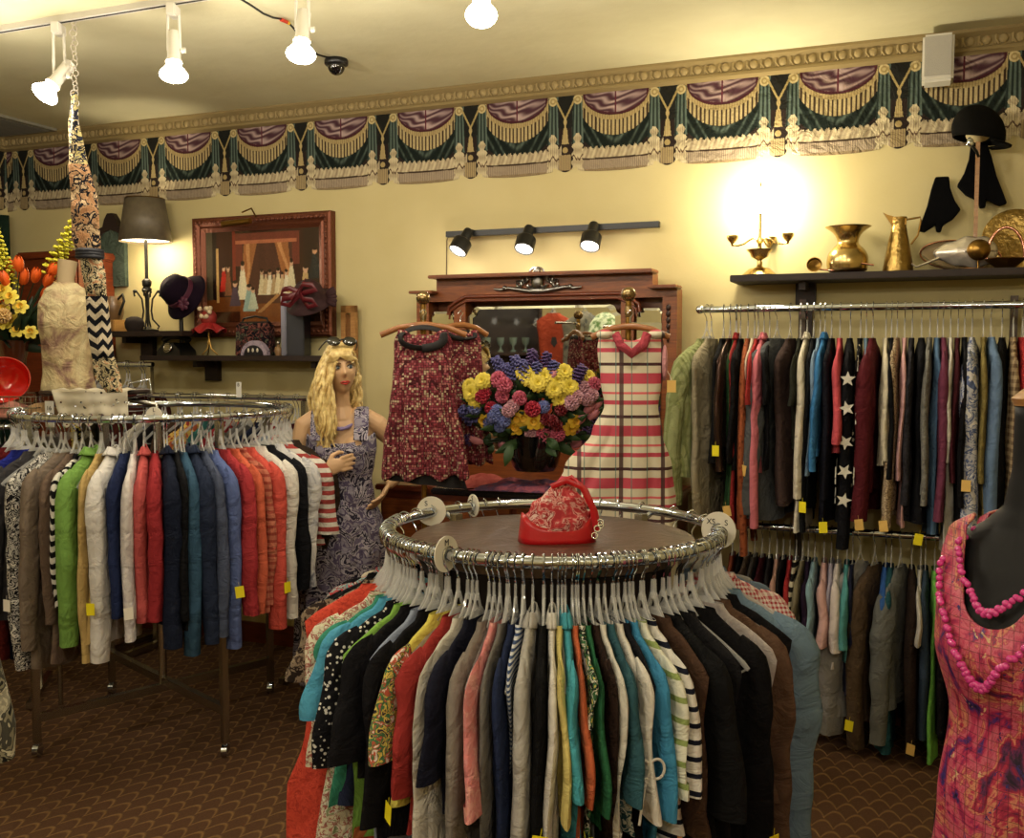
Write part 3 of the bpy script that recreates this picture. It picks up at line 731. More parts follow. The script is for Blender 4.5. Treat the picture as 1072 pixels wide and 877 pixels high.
# ---------------------------------------------------------------- the round rack by the lamp shelf
LX, LD, LR, LH = (163.5 - 536) / F * 4.56, 4.56, .59, 1.452
lrack = ring_rack('round_clothes_rack', 'chrome round clothes rack on casters full of long-sleeved tops', LX, LD, LR, LH, .565, '')
BIAS = math.atan2(-LX, LD)
L_ITEMS = [
 (-125, 'shirt', 'grey thin blouse', 'thin blouse', '#77726a', dict(sl='short')),
 (-112, 'shirt', 'olive knit top', 'olive top', '#5b5638', dict(sl='short')),
 (-100, 'shirt', 'deep plum long-sleeved top', 'plum top', '#3c1a2c', dict(L=.68)),
 (-88, 'jacket', 'black wool jacket', 'wool jacket', '#17151a', dict(L=.72, th=.03)),
 (-72, 'sweater', 'dark red long-sleeved sweater', 'dark red sweater', '#6d1018', dict(L=.74, th=.03)),
 (-60, 'sweater', 'royal blue sweater', 'royal blue sweater', '#14238c', dict(L=.76, th=.024)),
 (-51, 'blouse', 'charcoal wrinkled blouse', 'charcoal blouse', '#3e3c40', dict(L=.74, th=.02)),
 (-43, 'tunic', 'black and white scribble-print tunic', 'scribble tunic', ('print', ('#d2cfc8', '#1c1b20', '#b9b5ac', '#26242a', '#e2ded4'), 30), dict(L=.88, slen=.7, th=.03, tg='w', tagz=.7)),
 (-36, 'cardigan', 'taupe long cardigan', 'taupe cardigan', '#7d6c5c', dict(L=.90, slen=.62, th=.028)),
 (-31.5, 'sweater', 'warm brown thin sweater', 'brown sweater', '#6e5848', dict(L=.86, th=.02)),
 (-28.5, 'shirt', 'black and white zigzag shirt', 'zigzag shirt', ('zig', '#161519', '#ddd8cc', .045), dict(L=.6, slen=.46, th=.018)),
 (-25, 'shirt', 'apple green button shirt', 'green shirt', '#6da02e', dict(sl='cuff', L=.66, slen=.60, th=.034, rx=.062, collar=True, tilt=-.03)),
 (-20.5, 'shirt', 'pale mustard shirt', 'mustard shirt', '#c4a252', dict(L=.80, slen=.66, th=.016)),
 (-16.5, 'shirt', 'white button shirt with open collar', 'white shirt', '#ddd8d2', dict(sl='cuff', L=.80, slen=.66, th=.036, rx=.062, collar=True, tg='y', tagz=.70)),
 (-12, 'cardigan', 'navy short cardigan', 'navy cardigan', '#1c2a55', dict(L=.62, slen=.5, th=.022)),
 (-8.5, 'blouse', 'white blouse with black lace yoke', 'lace-yoke blouse', ('print', ('#dcd4d0', '#d5cdca', '#c8bfc0'), 12), dict(L=.70, slen=.58, th=.022, tg='w', tagz=.72)),
 (-5, 'shirt', 'salmon coral shirt', 'salmon shirt', '#c84a48', dict(L=.62, slen=.52, th=.026, collar=True)),
 (-1, 'shirt', 'crimson shirt with black lower hem', 'crimson shirt', '#a31a24', dict(L=.66, slen=.52, th=.03, hem=('#141318', .12))),
 (3.5, 'jacket', 'midnight navy jacket', 'navy jacket', '#141c32', dict(L=.68, slen=.62, th=.034, collar=True)),
 (6.5, 'tunic', 'black thin tunic', 'black tunic', '#121216', dict(L=.76, th=.02)),
 (9.5, 'shirt', 'teal chambray shirt', 'chambray shirt', '#2b5472', dict(sl='cuff', L=.70, slen=.66, th=.032, rx=.062)),
 (13, 'shirt', 'dark indigo denim shirt', 'indigo shirt', '#202b45', dict(sl='cuff', L=.72, slen=.62, th=.034, collar=True)),
 (16.5, 'shirt', 'slate blue shirt', 'slate shirt', '#48526e', dict(L=.72, slen=.6, th=.026)),
 (20.5, 'shirt', 'periwinkle blue shirt', 'periwinkle shirt', '#5468a4', dict(sl='cuff', L=.70, slen=.66, th=.030, tg='y', tagz=.68)),
 (25, 'shirt', 'scarlet shirt with black hem', 'scarlet shirt', '#b0202a', dict(L=.64, slen=.54, th=.028, hem=('#141014', .14))),
 (29, 'blouse', 'bright orange blouse', 'orange blouse', '#dc5a2c', dict(L=.62, slen=.54, th=.024)),
 (32, 'blouse', 'rust striped thin blouse', 'rust blouse', ('stripe', '#a8402c', '#c46a4a', .03, .4), dict(L=.74, th=.02)),
 (36, 'cardigan', 'coral red long cardigan', 'coral cardigan', '#d8432e', dict(L=.74, slen=.62, th=.034, tg='y', tagz=.70)),
 (41.5, 'shirt', 'white long-sleeved shirt', 'white long shirt', '#ded8cc', dict(sl='cuff', L=.66, slen=.60, th=.03)),
 (46.5, 'shirt', 'black long-sleeved top', 'black long top', '#15161c', dict(L=.62, slen=.50, th=.028)),
 (53, 'shirt', 'white and indigo tie-dye shirt', 'tie-dye shirt', ('soft', ('#2d3c66', '#cfcdd0', '#e2dfda', '#dcd8d2'), 9), dict(L=.60, slen=.5, th=.032)),
 (60, 'shirt', 'red and white striped tee', 'red striped tee', ('stripe', '#b03a34', '#ddd5c8', .04, .5), dict(sl='short', slen=.3, L=.55, th=.03)),
 (68, 'jacket', 'dark brown jacket', 'brown jacket', '#3a2c20', dict(L=.66, slen=.56, th=.036)),
 (77, 'shirt', 'ivory shirt with black edging', 'edged shirt', '#d8d4ca', dict(L=.62, slen=.52, th=.024)),
 (86, 'cardigan', 'black long cardigan', 'black cardigan', '#0f0f13', dict(L=.78, slen=.62, th=.034)),
 (98, 'shirt', 'red and pink checked shirt', 'checked shirt', ('gingham', '#c8a8a4', '#a02838', .03), dict(L=.6)),
 (112, 'shirt', 'washed grey-blue shirt', 'washed shirt', '#76828e', dict(L=.6)),
]
LH_G = 'clear plastic hangers on the castered round rack'; LH_L = 'clear plastic hanger with chrome hook on the castered round rack'
build_ring(L_ITEMS, LX, LD, LR, LH, BIAS, 'castered rack', LH_G, LH_L)
for dg_ in np.arange(-110, 130, 8):
    a = math.radians(dg_ + R.uniform(-2, 2)) + BIAS; put_hanger(rack_point(LX, LD, LR, LH, a), a - PI / 2 + R.uniform(-.06, .06), LH_L, LH_G)
for dg_ in np.arange(150, 232, 9):
    a = math.radians(dg_) + BIAS; put_hanger(rack_point(LX, LD, LR, LH, a), a - PI / 2 + R.uniform(-.06, .06), LH_L, LH_G)
marker(BIAS + math.radians(-1), LX, LD, LR, LH + .01, [('L', 0)], 'white round size marker on the castered rack beside the lace cloth', .034, yaw=1.2)
def slotcard(loc, rz, label, txt, wd=.05, ht=.10):
    e = thing('size_marker', label, 'size marker', loc, rz)
    MB().box((0, 0, .01), (wd, .003, ht), bev=.001).build('card', mat('clear_marker_card', '#d9d6cc', .3, alpha=.85), e, smooth=False)
    letters(txt, .026, e, (0, -.003, .035), (PI / 2, 0, 0), INK)
slotcard(at(52, 436, 4.2), -.3, 'white upright size card at the end of the castered rack', '16', .045, .11)
slotcard(at(250, 410, 5.15), -.3, 'small white upright size card behind the castered rack', '8', .03, .08)

# ---------------------------------------------------------------- double rail rack along the wall
RW = .31
def rail_rack(u0_, u1_, zs, w_, name, label, posts):
    e = thing(name, label, 'clothes rack', W(u0_, w_, 0), -TH); L_ = u1_ - u0_
    for z in zs:
        MB().tube([(0, 0, z), (L_, 0, z)], .0155, 12).build('rail', CHROME, e)
        MB().ball((0, 0, z), .02, 10, 8).build('rail_end', CHROME, e)
    for x in posts:
        MB().box((x, .28, (zs[0] + .05) / 2), (.03, .025, zs[0] + .05)).build('upright', mat('steel_upright', '#4a4038', .4, .6), e, smooth=False)
        for z in zs: MB().tube([(x, .28, z + .02), (x, 0, z + .002)], .009, 8).build('bracket', CHROMED, e)
    return e
uR0, zR = uz(733, 324, RW); uR1 = UR - .25
zU = zR; zL = uz(880, 556, RW)[1]
rail_rack(uR0, uR1, (zU, zL), RW, 'double_rail_rack', 'double chrome wall rack of clothes beneath the brass shelf', (.42, 1.3, 2.1))
def build_row(items, w_, z, where, hl, hg, yshift=0, slope=1.0):
    for i, it in enumerate(items):
        px, kind, desc, short, fab, op = it; op = dict(op); yaw = op.pop('yaw', 0)
        u, _ = uz(px, 450, w_ + .12); p = W(u, w_, z); rz = -(PI / 2 + TH) + yaw + R.uniform(-.05, .05)
        nb = 'beside the ' + (items[i - 1][3] if i else items[1][3])
        op.setdefault('th', .014)
        garment(kind, f'{desc} on the {where}, {nb}', kind, p, rz, fab, hlabel=hl, hgroup=hg, **op)
U_ITEMS = [
 (733, 'cardigan', 'sage green ribbed cardigan', 'sage cardigan', ('vstripe', '#86904f', '#9aa264', .02, .4), dict(sl='wide', slen=.66, L=.74, th=.036, flare=.03, yaw=-.45)),
 (738, 'dress', 'khaki beige draped dress', 'khaki dress', '#9b8f70', dict(sl='none', L=.94, th=.026, yaw=-.2)),
 (751, 'shirt', 'black sleek top', 'sleek top', '#131316', dict(sl='none', L=.68, th=.018)),
 (758, 'jacket', 'brown sequinned jacket', 'sequinned jacket', ('sequin', '#4a342c'), dict(L=.62, slen=.5, th=.018, tg='y', tagz=.62)),
 (765, 'shirt', 'red polo top', 'red polo', '#a01a1e', dict(sl='none', L=.98, th=.012, collar=True)),
 (769, 'cardigan', 'black cardigan with green lining', 'lined cardigan', '#151417', dict(L=.7, slen=.46, th=.014)),
 (764, 'dress', 'forest green long dress', 'green dress', '#1e4a26', dict(sl='none', L=.88, th=.016, tg='o', tagz=.88)),
 (777, 'sweater', 'rust orange bobble sweater', 'rust sweater', ('dots', '#a34e1a', '#7c3610', 45, .3), dict(L=.96, slen=.86, th=.018)),
 (784, 'shirt', 'cream sleeveless shell', 'cream shell', '#d8c9ae', dict(sl='none', L=.86, th=.010)),
 (788, 'shirt', 'tomato red top', 'tomato top', '#c22a2a', dict(sl='short', L=.5, th=.009)),
 (794, 'sweater', 'candy pink long-sleeved sweater', 'pink sweater', '#df6f80', dict(sl='cuff', L=.72, slen=.74, th=.020, collar=True)),
 (800, 'shirt', 'inky black tee', 'inky tee', '#101014', dict(L=.7, th=.012, sl='short')),
 (808, 'jacket', 'slate grey jacket', 'slate jacket', '#52565a', dict(sl='long', L=.92, slen=.68, th=.034, tg='o', tagz=.70, flare=.04, yaw=-.4)),
 (822, 'tunic', 'cocoa brown sleeveless tunic', 'cocoa tunic', '#42302c', dict(sl='none', L=.84, th=.030, yaw=-.15)),
 (833, 'shirt', 'dark olive tee', 'dark olive tee', '#2a2c22', dict(sl='short', L=.6, th=.012)),
 (840, 'coat', 'cream long coat', 'cream coat', '#d8cfb6', dict(L=.96, slen=.6, th=.018, collar=True)),
 (847, 'shirt', 'black long-sleeved knit top', 'black knit top', '#121318', dict(L=.86, slen=.74, th=.014, tg='y', tagz=.84)),
 (854, 'shirt', 'pale blue shirt', 'pale blue shirt', '#7898b8', dict(L=.66, slen=.5, th=.012)),
 (859, 'shirt', 'bright azure blouse', 'azure blouse', '#1a78ba', dict(sl='long', slen=.48, L=.62, th=.016, collar=True)),
 (866, 'coat', 'black midi coat', 'black coat', '#141420', dict(L=.92, slen=.6, th=.016, tg='y', tagz=.92)),
 (875, 'blouse', 'coral pink blouse with ruffled cuff', 'coral blouse', '#d44452', dict(sl='wide', slen=.36, L=.62, th=.016)),
 (886, 'sweater', 'black sweater with large white stars', 'star sweater', '#101016', dict(L=.90, slen=.80, th=.026, flare=.02)),
 (897, 'dress', 'black dress with cream dotted seam', 'dotted dress', ('dots', '#121214', '#c8c0a0', 40, .3), dict(sl='none', L=.84, th=.010)),
 (903, 'shirt', 'dusty blue thin top', 'dusty blue top', '#60809a', dict(sl='none', L=.6, th=.009)),
 (910, 'sweater', 'burgundy wool sweater', 'burgundy sweater', '#5c1420', dict(L=.78, slen=.68, th=.032, rx=.06, tg='o', tagz=.9, yaw=-.1)),
 (924, 'cardigan', 'ivory open cardigan', 'ivory cardigan', '#d3c8a8', dict(L=.66, slen=.42, th=.014)),
 (930, 'shirt', 'jet black top', 'jet black top', '#0f0f12', dict(L=.72, slen=.5, th=.012)),
 (936, 'dress', 'beige and brown speckled dress', 'speckled dress', ('print', ('#a08460', '#c4ad88', '#735a40', '#b59c74'), 60), dict(L=.86, slen=.7, th=.018, tg='o', tagz=.9)),
 (944, 'shirt', 'light pink long shirt', 'light pink shirt', '#dca4a6', dict(L=.9, slen=.5, th=.010)),
 (952, 'blouse', 'black ruffle-front blouse', 'ruffle blouse', ('soft', ('#0e0e11', '#34323a', '#0e0e11'), 40), dict(L=.88, slen=.6, th=.016)),
 (962, 'dress', 'black dress with white hem band', 'banded dress', '#101016', dict(sl='none', L=.90, th=.026, hem=('#e2ddd2', .045), tg='y', tagz=.95)),
 (971, 'shirt', 'grey tweed top', 'tweed top', ('soft', ('#5c5c58', '#8a8880'), 80), dict(L=.78, slen=.6, th=.014)),
 (979, 'dress', 'steel blue long dress', 'steel dress', '#4a7098', dict(sl='none', L=.94, th=.016)),
 (985, 'blouse', 'plum magenta blouse', 'plum blouse', '#74304e', dict(L=.78, slen=.66, th=.018)),
 (993, 'shirt', 'white long thin shirt', 'long white shirt', '#ddd8c8', dict(L=1.02, slen=.42, th=.012, tg='y', tagz=1.04)),
 (1001, 'shirt', 'maroon fitted top', 'maroon top', '#481420', dict(L=.66, slen=.5, th=.012)),
 (1008, 'shirt', 'black cotton shirt', 'cotton shirt', '#131217', dict(L=.9, slen=.6, th=.012, tg='o', tagz=.92)),
 (1016, 'blouse', 'blue and white flowered blouse', 'blue flowered blouse', ('print', ('#d5d3d6', '#56689c', '#c2c4d0', '#7a88b0', '#e2e0de'), 18), dict(L=.76, slen=.72, th=.032, tg='o', tagz=.72, yaw=-.1)),
 (1028, 'shirt', 'mustard patterned shirt', 'mustard top', ('soft', ('#6d5c1e', '#93823a'), 30), dict(L=.86, slen=.5, th=.012)),
 (1036, 'sweater', 'light denim blue sweater', 'light denim sweater', '#6080a8', dict(sl='cuff', L=.7, slen=.66, th=.026)),
 (1048, 'shirt', 'black loose blouse', 'loose blouse', '#101013', dict(L=.86, slen=.6, th=.024, yaw=-.1)),
 (1060, 'shirt', 'beige checked shirt', 'beige checked shirt', ('gingham', '#b49a70', '#6a5038', .03), dict(L=.86, slen=.7, th=.016)),
 (1070, 'shirt', 'bright red top', 'bright red top', '#b81820', dict(L=.66, slen=.5, th=.024)),
 (1086, 'shirt', 'charcoal dark top', 'dark top', '#202024', dict(L=.8, th=.026)),
 (1104, 'shirt', 'dull green top', 'dull green top', '#3c4a34', dict(L=.7, th=.026)),
]
UH_L = 'clear plastic hanger on the upper rail of the wall rack'; UH_G = 'hangers on the upper wall rail'
build_row(U_ITEMS, RW, zU, 'upper wall rail', UH_L, UH_G)
L2 = [
 (764, 'shirt', 'terracotta top', 'terracotta top', '#8a3a1c', dict(sl='short', L=.5)),
 (772, 'shirt', 'black short top', 'black short top', '#131214', dict(sl='short', L=.6)),
 (780, 'shirt', 'brown mottled tee', 'mottled tee', ('soft', ('#3a2a20', '#6b5848'), 30), dict(sl='short', L=.5)),
 (788, 'shirt', 'smoke grey tee', 'smoke tee', '#4a4644', dict(sl='short', L=.6)),
 (796, 'shirt', 'dark berry tee', 'berry tee', '#4a1422', dict(sl='short', L=.52)),
 (804, 'shirt', 'charcoal vest', 'charcoal vest', '#242226', dict(sl='none', L=.6)),
 (812, 'shirt', 'blush pink tee', 'blush tee', '#c89888', dict(sl='short', L=.42)),
 (819, 'shirt', 'ash black vest', 'ash vest', '#1a191b', dict(sl='none', L=.6)),
 (826, 'shirt', 'ruby red tee', 'ruby tee', '#a8141a', dict(sl='short', L=.46)),
 (833, 'shirt', 'black and cream striped tee', 'cream striped tee', ('stripe', '#1c1a1a', '#c8bea0', .04, .5), dict(sl='short', L=.5)),
 (840, 'shirt', 'khaki short tee', 'khaki tee', '#837a5c', dict(sl='short', L=.46)),
 (846, 'shirt', 'deep purple tee', 'purple tee', '#2a1a34', dict(sl='short', L=.6)),
 (853, 'shirt', 'powder blue tee', 'powder blue tee', '#7fa9b8', dict(sl='short', slen=.26, L=.50, th=.020)),
 (863, 'shirt', 'pale rose short-sleeved shirt', 'rose shirt', '#d7a49c', dict(sl='short', slen=.24, L=.72, th=.02)),
 (871, 'shirt', 'lilac thin tunic', 'lilac tunic', '#a8a0b4', dict(sl='none', L=.84, th=.016)),
 (878, 'shirt', 'white tee over pink layer', 'white layered tee', '#dccfc8', dict(sl='short', slen=.26, L=.56, th=.02)),
 (888, 'shirt', 'aqua short-sleeved tee', 'aqua tee', '#3f9a9c', dict(sl='short', slen=.24, L=.52, th=.018)),
 (894, 'shirt', 'navy thin tee', 'navy thin tee', '#1e2440', dict(sl='none', L=.66)),
 (902, 'sweater', 'light grey slouchy sweater', 'slouchy sweater', '#8c8a88', dict(L=.78, slen=.64, th=.045, rx=.085, flare=.04, yaw=-.6)),
 (918, 'cardigan', 'olive brown cardigan', 'olive cardigan', '#5a4630', dict(L=.78, slen=.68, th=.036, tg='y', tagz=.78, yaw=-.35)),
 (930, 'shirt', 'cobalt blue shirt', 'cobalt shirt', '#1d5aa8', dict(L=.62, slen=.44, th=.02)),
 (936, 'shirt', 'dark teal vest', 'teal vest', '#14505c', dict(sl='none', L=.9, th=.03)),
 (946, 'sweater', 'heather grey sweater', 'heather sweater', '#6c6e6a', dict(sl='cuff', L=.7, slen=.64, th=.04, yaw=-.35)),
 (958, 'cardigan', 'espresso brown cardigan', 'espresso cardigan', '#2e201a', dict(L=.82, slen=.68, th=.022, tg='o', tagz=.84)),
 (968, 'shirt', 'white sliver tee', 'sliver tee', '#cfcac0', dict(sl='short', L=.4, th=.010)),
 (973, 'shirt', 'steel navy shirt', 'steel shirt', '#33475e', dict(L=.74, slen=.6, th=.02)),
 (983, 'dress', 'neon lime green dress', 'lime dress', '#6cc42c', dict(sl='none', L=.90, th=.014)),
 (990, 'shirt', 'orange red tee', 'orange red tee', '#a83a20', dict(sl='short', L=.5, th=.012)),
 (997, 'shirt', 'black button shirt', 'button shirt', '#151418', dict(L=.8, th=.018)),
 (1008, 'shirt', 'cream knit vest', 'knit vest', '#c0b69e', dict(sl='none', L=.5, th=.014)),
 (1018, 'shirt', 'midnight blue shirt', 'midnight shirt', '#161a30', dict(L=.8, th=.02)),
 (1032, 'shirt', 'sooty black shirt', 'sooty shirt', '#17161a', dict(L=.8, th=.024)),
 (1050, 'shirt', 'wine red shirt', 'wine shirt', '#3c1018', dict(L=.8, th=.024)),
 (1070, 'shirt', 'dark moss shirt', 'moss shirt', '#26281c', dict(L=.8, th=.024)),
]
build_row(L2, RW, zL, 'lower wall rail', 'clear plastic hanger on the lower rail of the wall rack', 'hangers on the lower wall rail')
# white stars knitted into the sweater: five-pointed patches on its outer edge
def stars():
    s = next(o for o in bpy.data.objects if (o.get('label') or '').startswith('black sweater with large white stars'))
    for sgn in (-1, 1):
        for k, (x, z, r_) in enumerate(((.12, -.34, .04), (.20, -.46, .04), (.13, -.58, .042), (.205, -.70, .04), (.12, -.80, .036), (.17, -.24, .036), (.0, -.45, .04), (.03, -.68, .04))):
            out = [((r_ if i % 2 == 0 else r_ * .45) * math.sin(i * PI / 5 + k), (r_ if i % 2 == 0 else r_ * .45) * math.cos(i * PI / 5 + k)) for i in range(10)]
            m = MB().prism([(x + a, z + b) for a, b in out], sgn * .034, sgn * .038); o = m.build('star', cloth('#e0dccc'), s, smooth=False)
    for k, z in enumerate((-.30, -.42, -.56, -.68, -.80)):
        out = [((.032 if i % 2 == 0 else .014) * math.sin(i * PI / 5 + k), (.032 if i % 2 == 0 else .014) * math.cos(i * PI / 5 + k)) for i in range(10)]
        m = MB(); m.prism(out, -.002, .002, M=Matrix.Rotation(PI / 2, 3, 'Z'), c=(.246, 0, z)); m.build('star', cloth('#e0dccc'), s, smooth=False)
stars()

# ================================================================ lights on the ceiling track
BULBM = mat('glowing_bulb', '#fff0d6', .3, emit=BULB_E)
def track_point(px):
    "point under the track (parallel to the wall) seen at column px"
    x = (px - 536) / F; Y = 3.49 / (1 + .404 * x); return Vector((x * Y, Y, 0))
def track(name, a, b, label, z=CEIL, m=WHITEP):
    d = b - a; e = thing(name, label, 'track light rail', (a.x, a.y, z - .012), math.atan2(d.y, d.x))
    MB().box((d.length / 2, 0, 0), (d.length, .035, .024)).build('track_body', m, e, smooth=False)
    MB().box((d.length / 2, 0, -.013), (d.length, .008, .003)).build('slot', mat('slot_dark', '#2a2824', .6), e, smooth=False); return e
def spot(loc, aim, label, watts, stem=.10, size=1.0, group=None):
    "white track spot lamp: adapter, yoke, tilted barrel, glowing reflector bulb"
    e = thing('spotlight', label, 'track spotlight', loc, 0, group)
    MB().box((0, 0, -.03), (.035, .075, .045), bev=.004).build('adapter', WHITEP, e)
    MB().tube([(.022, 0, -.045), (.024, 0, -.05 - stem)], .006, 8).tube([(-.022, 0, -.045), (-.024, 0, -.05 - stem)], .006, 8).build('yoke', WHITEP, e)
    piv = Vector((0, 0, -.05 - stem)); d = Vector(aim).normalized(); q = d.to_track_quat('Z', 'Y').to_matrix()
    MB().lathe([(.0, -.075), (.024, -.075), (.026, -.07), (.026, .03), (.030, .04), (.032, .05), (0, .05)], 20, piv, q).build('barrel', WHITEP, e)
    MB().tube([piv + Vector((.03, 0, 0)), piv + Vector((.045, 0, 0))], .011, 10).build('knob', WHITEP, e)
    MB().lathe([(.02, .045), (.032, .07), (.052, .095), (.055, .104), (.05, .113), (.034, .121), (0, .125)], 20, piv, q).build('bulb', BULBM, e)
    l = lamp('bulb_light', piv + d * .16, watts, parent=e, r=.045); return e
ta, tb = track_point(-300), track_point(900)
track('ceiling_track', ta, tb, 'white ceiling track carrying the row of spotlights')
tz = CEIL - .02
for px, aim, lab, st in ((72, (-.55, -.5, -1), 'white track spotlight tilted aside with a glowing bulb above the hanging scarf', .17), (190, (.03, -.2, -1), 'white track spotlight pointing straight down over the castered rack', .13),
                     (322, (-.02, -.3, -1), 'white track spotlight beside the black dome camera', .12), (505, (0, -.5, -1), 'white track spotlight partly above the picture edge over the dresser', .08), (700, (.0, -.5, -1), 'white track spotlight whose bulb just shows at the top of the picture', .05)):
    p = track_point(px); spot((p.x, p.y, tz), aim, lab, TRACK_W, st)
# two unseen tracks of spotlights, added behind the camera as room fill
for w_, us in ((4.6, (-2.4, -.8, .8, 2.6)), (6.6, (-2.4, 0, 2.4))):
    track('ceiling_track', W(UL + .6, w_, 0), W(UR - .4, w_, 0), 'added unseen ceiling track behind the camera carrying %s spotlights' % ('four' if w_ < 5 else 'three'))
    for u in us: spot(W(u, w_, tz), (NV * -.35 + Vector((0, 0, -1))), 'added fill spotlight on the unseen tracks behind the camera', REAR_FILL_W * (.55 if u < -1 else 1.12), .06, group='added fill spotlights behind the camera')

# black dome camera with its cable
p = onz(352, 62, CEIL); e = thing('dome_camera', 'small black dome security camera on the ceiling', 'security camera', (p.x, p.y, CEIL))
MB().lathe([(.0, 0), (.052, 0), (.056, -.008), (.056, -.024), (.05, -.03), (0, -.03)], 28).build('camera_base', BLACK, e)
MB().ball((0, 0, -.03), (.042, .042, .045), 20, 12).build('dome', mat('smoked_dome', '#0a0a0c', .05, coat=1), e)
a, b = onz(250, -4, CEIL), onz(352, 58, CEIL); pts = []
for k in range(15):
    q = k / 14; v = a.lerp(b, q); v += Vector((.04 * math.sin(q * 5), .03 * math.sin(q * 9), 0)); v.z = CEIL - .006 - .015 * math.sin(q * PI * 3) ** 2; pts.append(v)
cb = thing('cable', 'thin black cable running along the ceiling to the dome camera', 'cable', (0, 0, 0))
MB().tube(pts, .0045, 6).build('wire', BLACK, cb)
MB().tube([pts[4] + Vector((0, 0, -.003)), pts[5] + Vector((0, 0, -.003))], .008, 8).build('connector', mat('red_plug', '#b8321e', .5), cb)
MB().tube([pts[5] + Vector((0, 0, -.003)), pts[5].lerp(pts[6], .4)], .0075, 8).build('connector', mat('yellow_plug', '#d8b020', .5), cb)
# ceiling air return panel near the corner
p = onz(20, 128, CEIL); e = thing('ceiling_vent', 'square grey ceiling air vent near the corner', 'vent', (p.x - .25, p.y, CEIL - .008), -TH)
MB().box((0, 0, 0), (.62, .62, .016), bev=.003).build('vent_frame', mat('vent_grey', '#8c8878', .6), e, smooth=False)
g = MB()
for k in range(22): g.box((0, -.27 + k * .0257, -.010), (.55, .005, .006))
g.build('grille', mat('vent_slats', '#77746a', .6), e, smooth=False)
# white speaker on the wall over the border
u, z = uz(982, 62, .12); e = thing('wall_speaker', 'white box speaker mounted over the border, high on the wall', 'speaker', W(u, .0, z), -TH)
MB().box((0, -.10, 0), (.125, .11, .20), bev=.01).build('speaker_case', mat('white_speaker', '#d3cfc2', .5), e)
MB().box((0, -.1575, .006), (.108, .004, .165), bev=.0015).build('speaker_grille', mat('grey_mesh', '#b4b0a6', .7, bump=.6, bscale=400), e)
MB().box((0, -.03, 0), (.04, .06, .05)).build('wall_mount', WHITEP, e)

# black track with three spots over the dresser
def black_track():
    u0_, z0_ = uz(467, 244, .06); u1_, z1_ = uz(690, 236, .06); L_ = u1_ - u0_; z = (z0_ + z1_) / 2
    e = thing('wall_track', 'black track light rail on the wall above the dresser', 'track light rail', W(u0_, .05, z), -TH)
    MB().box((L_ / 2, .0, 0), (L_, .035, .03), bev=.002).build('track_body', BLACK, e, smooth=False)
    for x in (.15, L_ - .15): MB().box((x, .034, 0), (.03, .034, .02)).build('standoff', BLACK, e, smooth=False)
    MB().tube([(0, .02, 0), (-.02, .04, -.03), (-.025, .045, -.2), (-.024, .045, -.26)], .003, 6).build('feed_wire', mat('tan_wire', '#5a4a30', .6), e)
    for px, py, ax, lb in ((487, 262, -.28, 'black spotlight over the red print tunic, tilted aside'), (553, 262, -.02, 'black spotlight in the middle over the dresser crest'), (621, 260, .0, 'black spotlight over the striped dress')):
        u, _ = uz(px, 250, .10); e2 = thing('spotlight', lb, 'spotlight', W(u, .07, z), -TH)
        MB().box((-ax * .05, .0, .0), (.045, .05, .03)).build('adapter', BLACK, e2, smooth=False)
        d = Vector((ax, -.55, -.9)).normalized(); q = d.to_track_quat('Z', 'Y').to_matrix(); s = Vector((-ax * .05, -.02, .005))
        MB().lathe([(0, -.01), (.022, -.01), (.026, 0), (.028, .05), (.046, .06), (.050, .066), (.050, .128), (.046, .130), (.044, .118), (.0, .115)], 22, s, q).build('barrel', BLACK, e2)
        MB().lathe([(0, .116), (.041, .116), (.042, .124), (.03, .131), (0, .134)], 20, s, q).build('bulb', mat('glowing_reflector', '#fff4e2', .3, emit=9), e2)
        lamp('bulb_light', s + d * .18, 1.6, parent=e2, r=.04)
black_track()

# ================================================================ brass shelf on the wall
def shelf(name, px0, px1, py, w_, depth, label, brackets=(), mat_=WOODD, th=.03, drop=.12):
    u0_, z = uz(px0, py, depth); u1_, _ = uz(px1, py, depth)
    e = thing(name, label, 'shelf', W(u0_, 0, z), -TH); L_ = u1_ - u0_
    MB().box((L_ / 2, -depth / 2, -th / 2), (L_, depth, th), bev=.003).build('shelf_board', mat_, e, smooth=False)
    for x in brackets: MB().box((x, -.02, -drop / 2 - th), (.09, .04, drop)).box((x, -depth * .4, -th - .02), (.03, depth * .7, .035)).build('bracket', mat_, e, smooth=False)
    return e, u0_, u1_, z
es, us0, us1, ZS = shelf('wall_shelf', 764, 1180, 288, 0, .26, 'dark wood wall shelf of brass ware above the clothes rack', (.31, 1.45))
# dark post standing up from rack through the bracket
MB().box((.31, -.018, -.55), (.06, .03, 1.0)).build('shelf_post', WOODD, es, smooth=False)
def onshelf(px, w_=.13): return uz(px, 280, w_)[0]
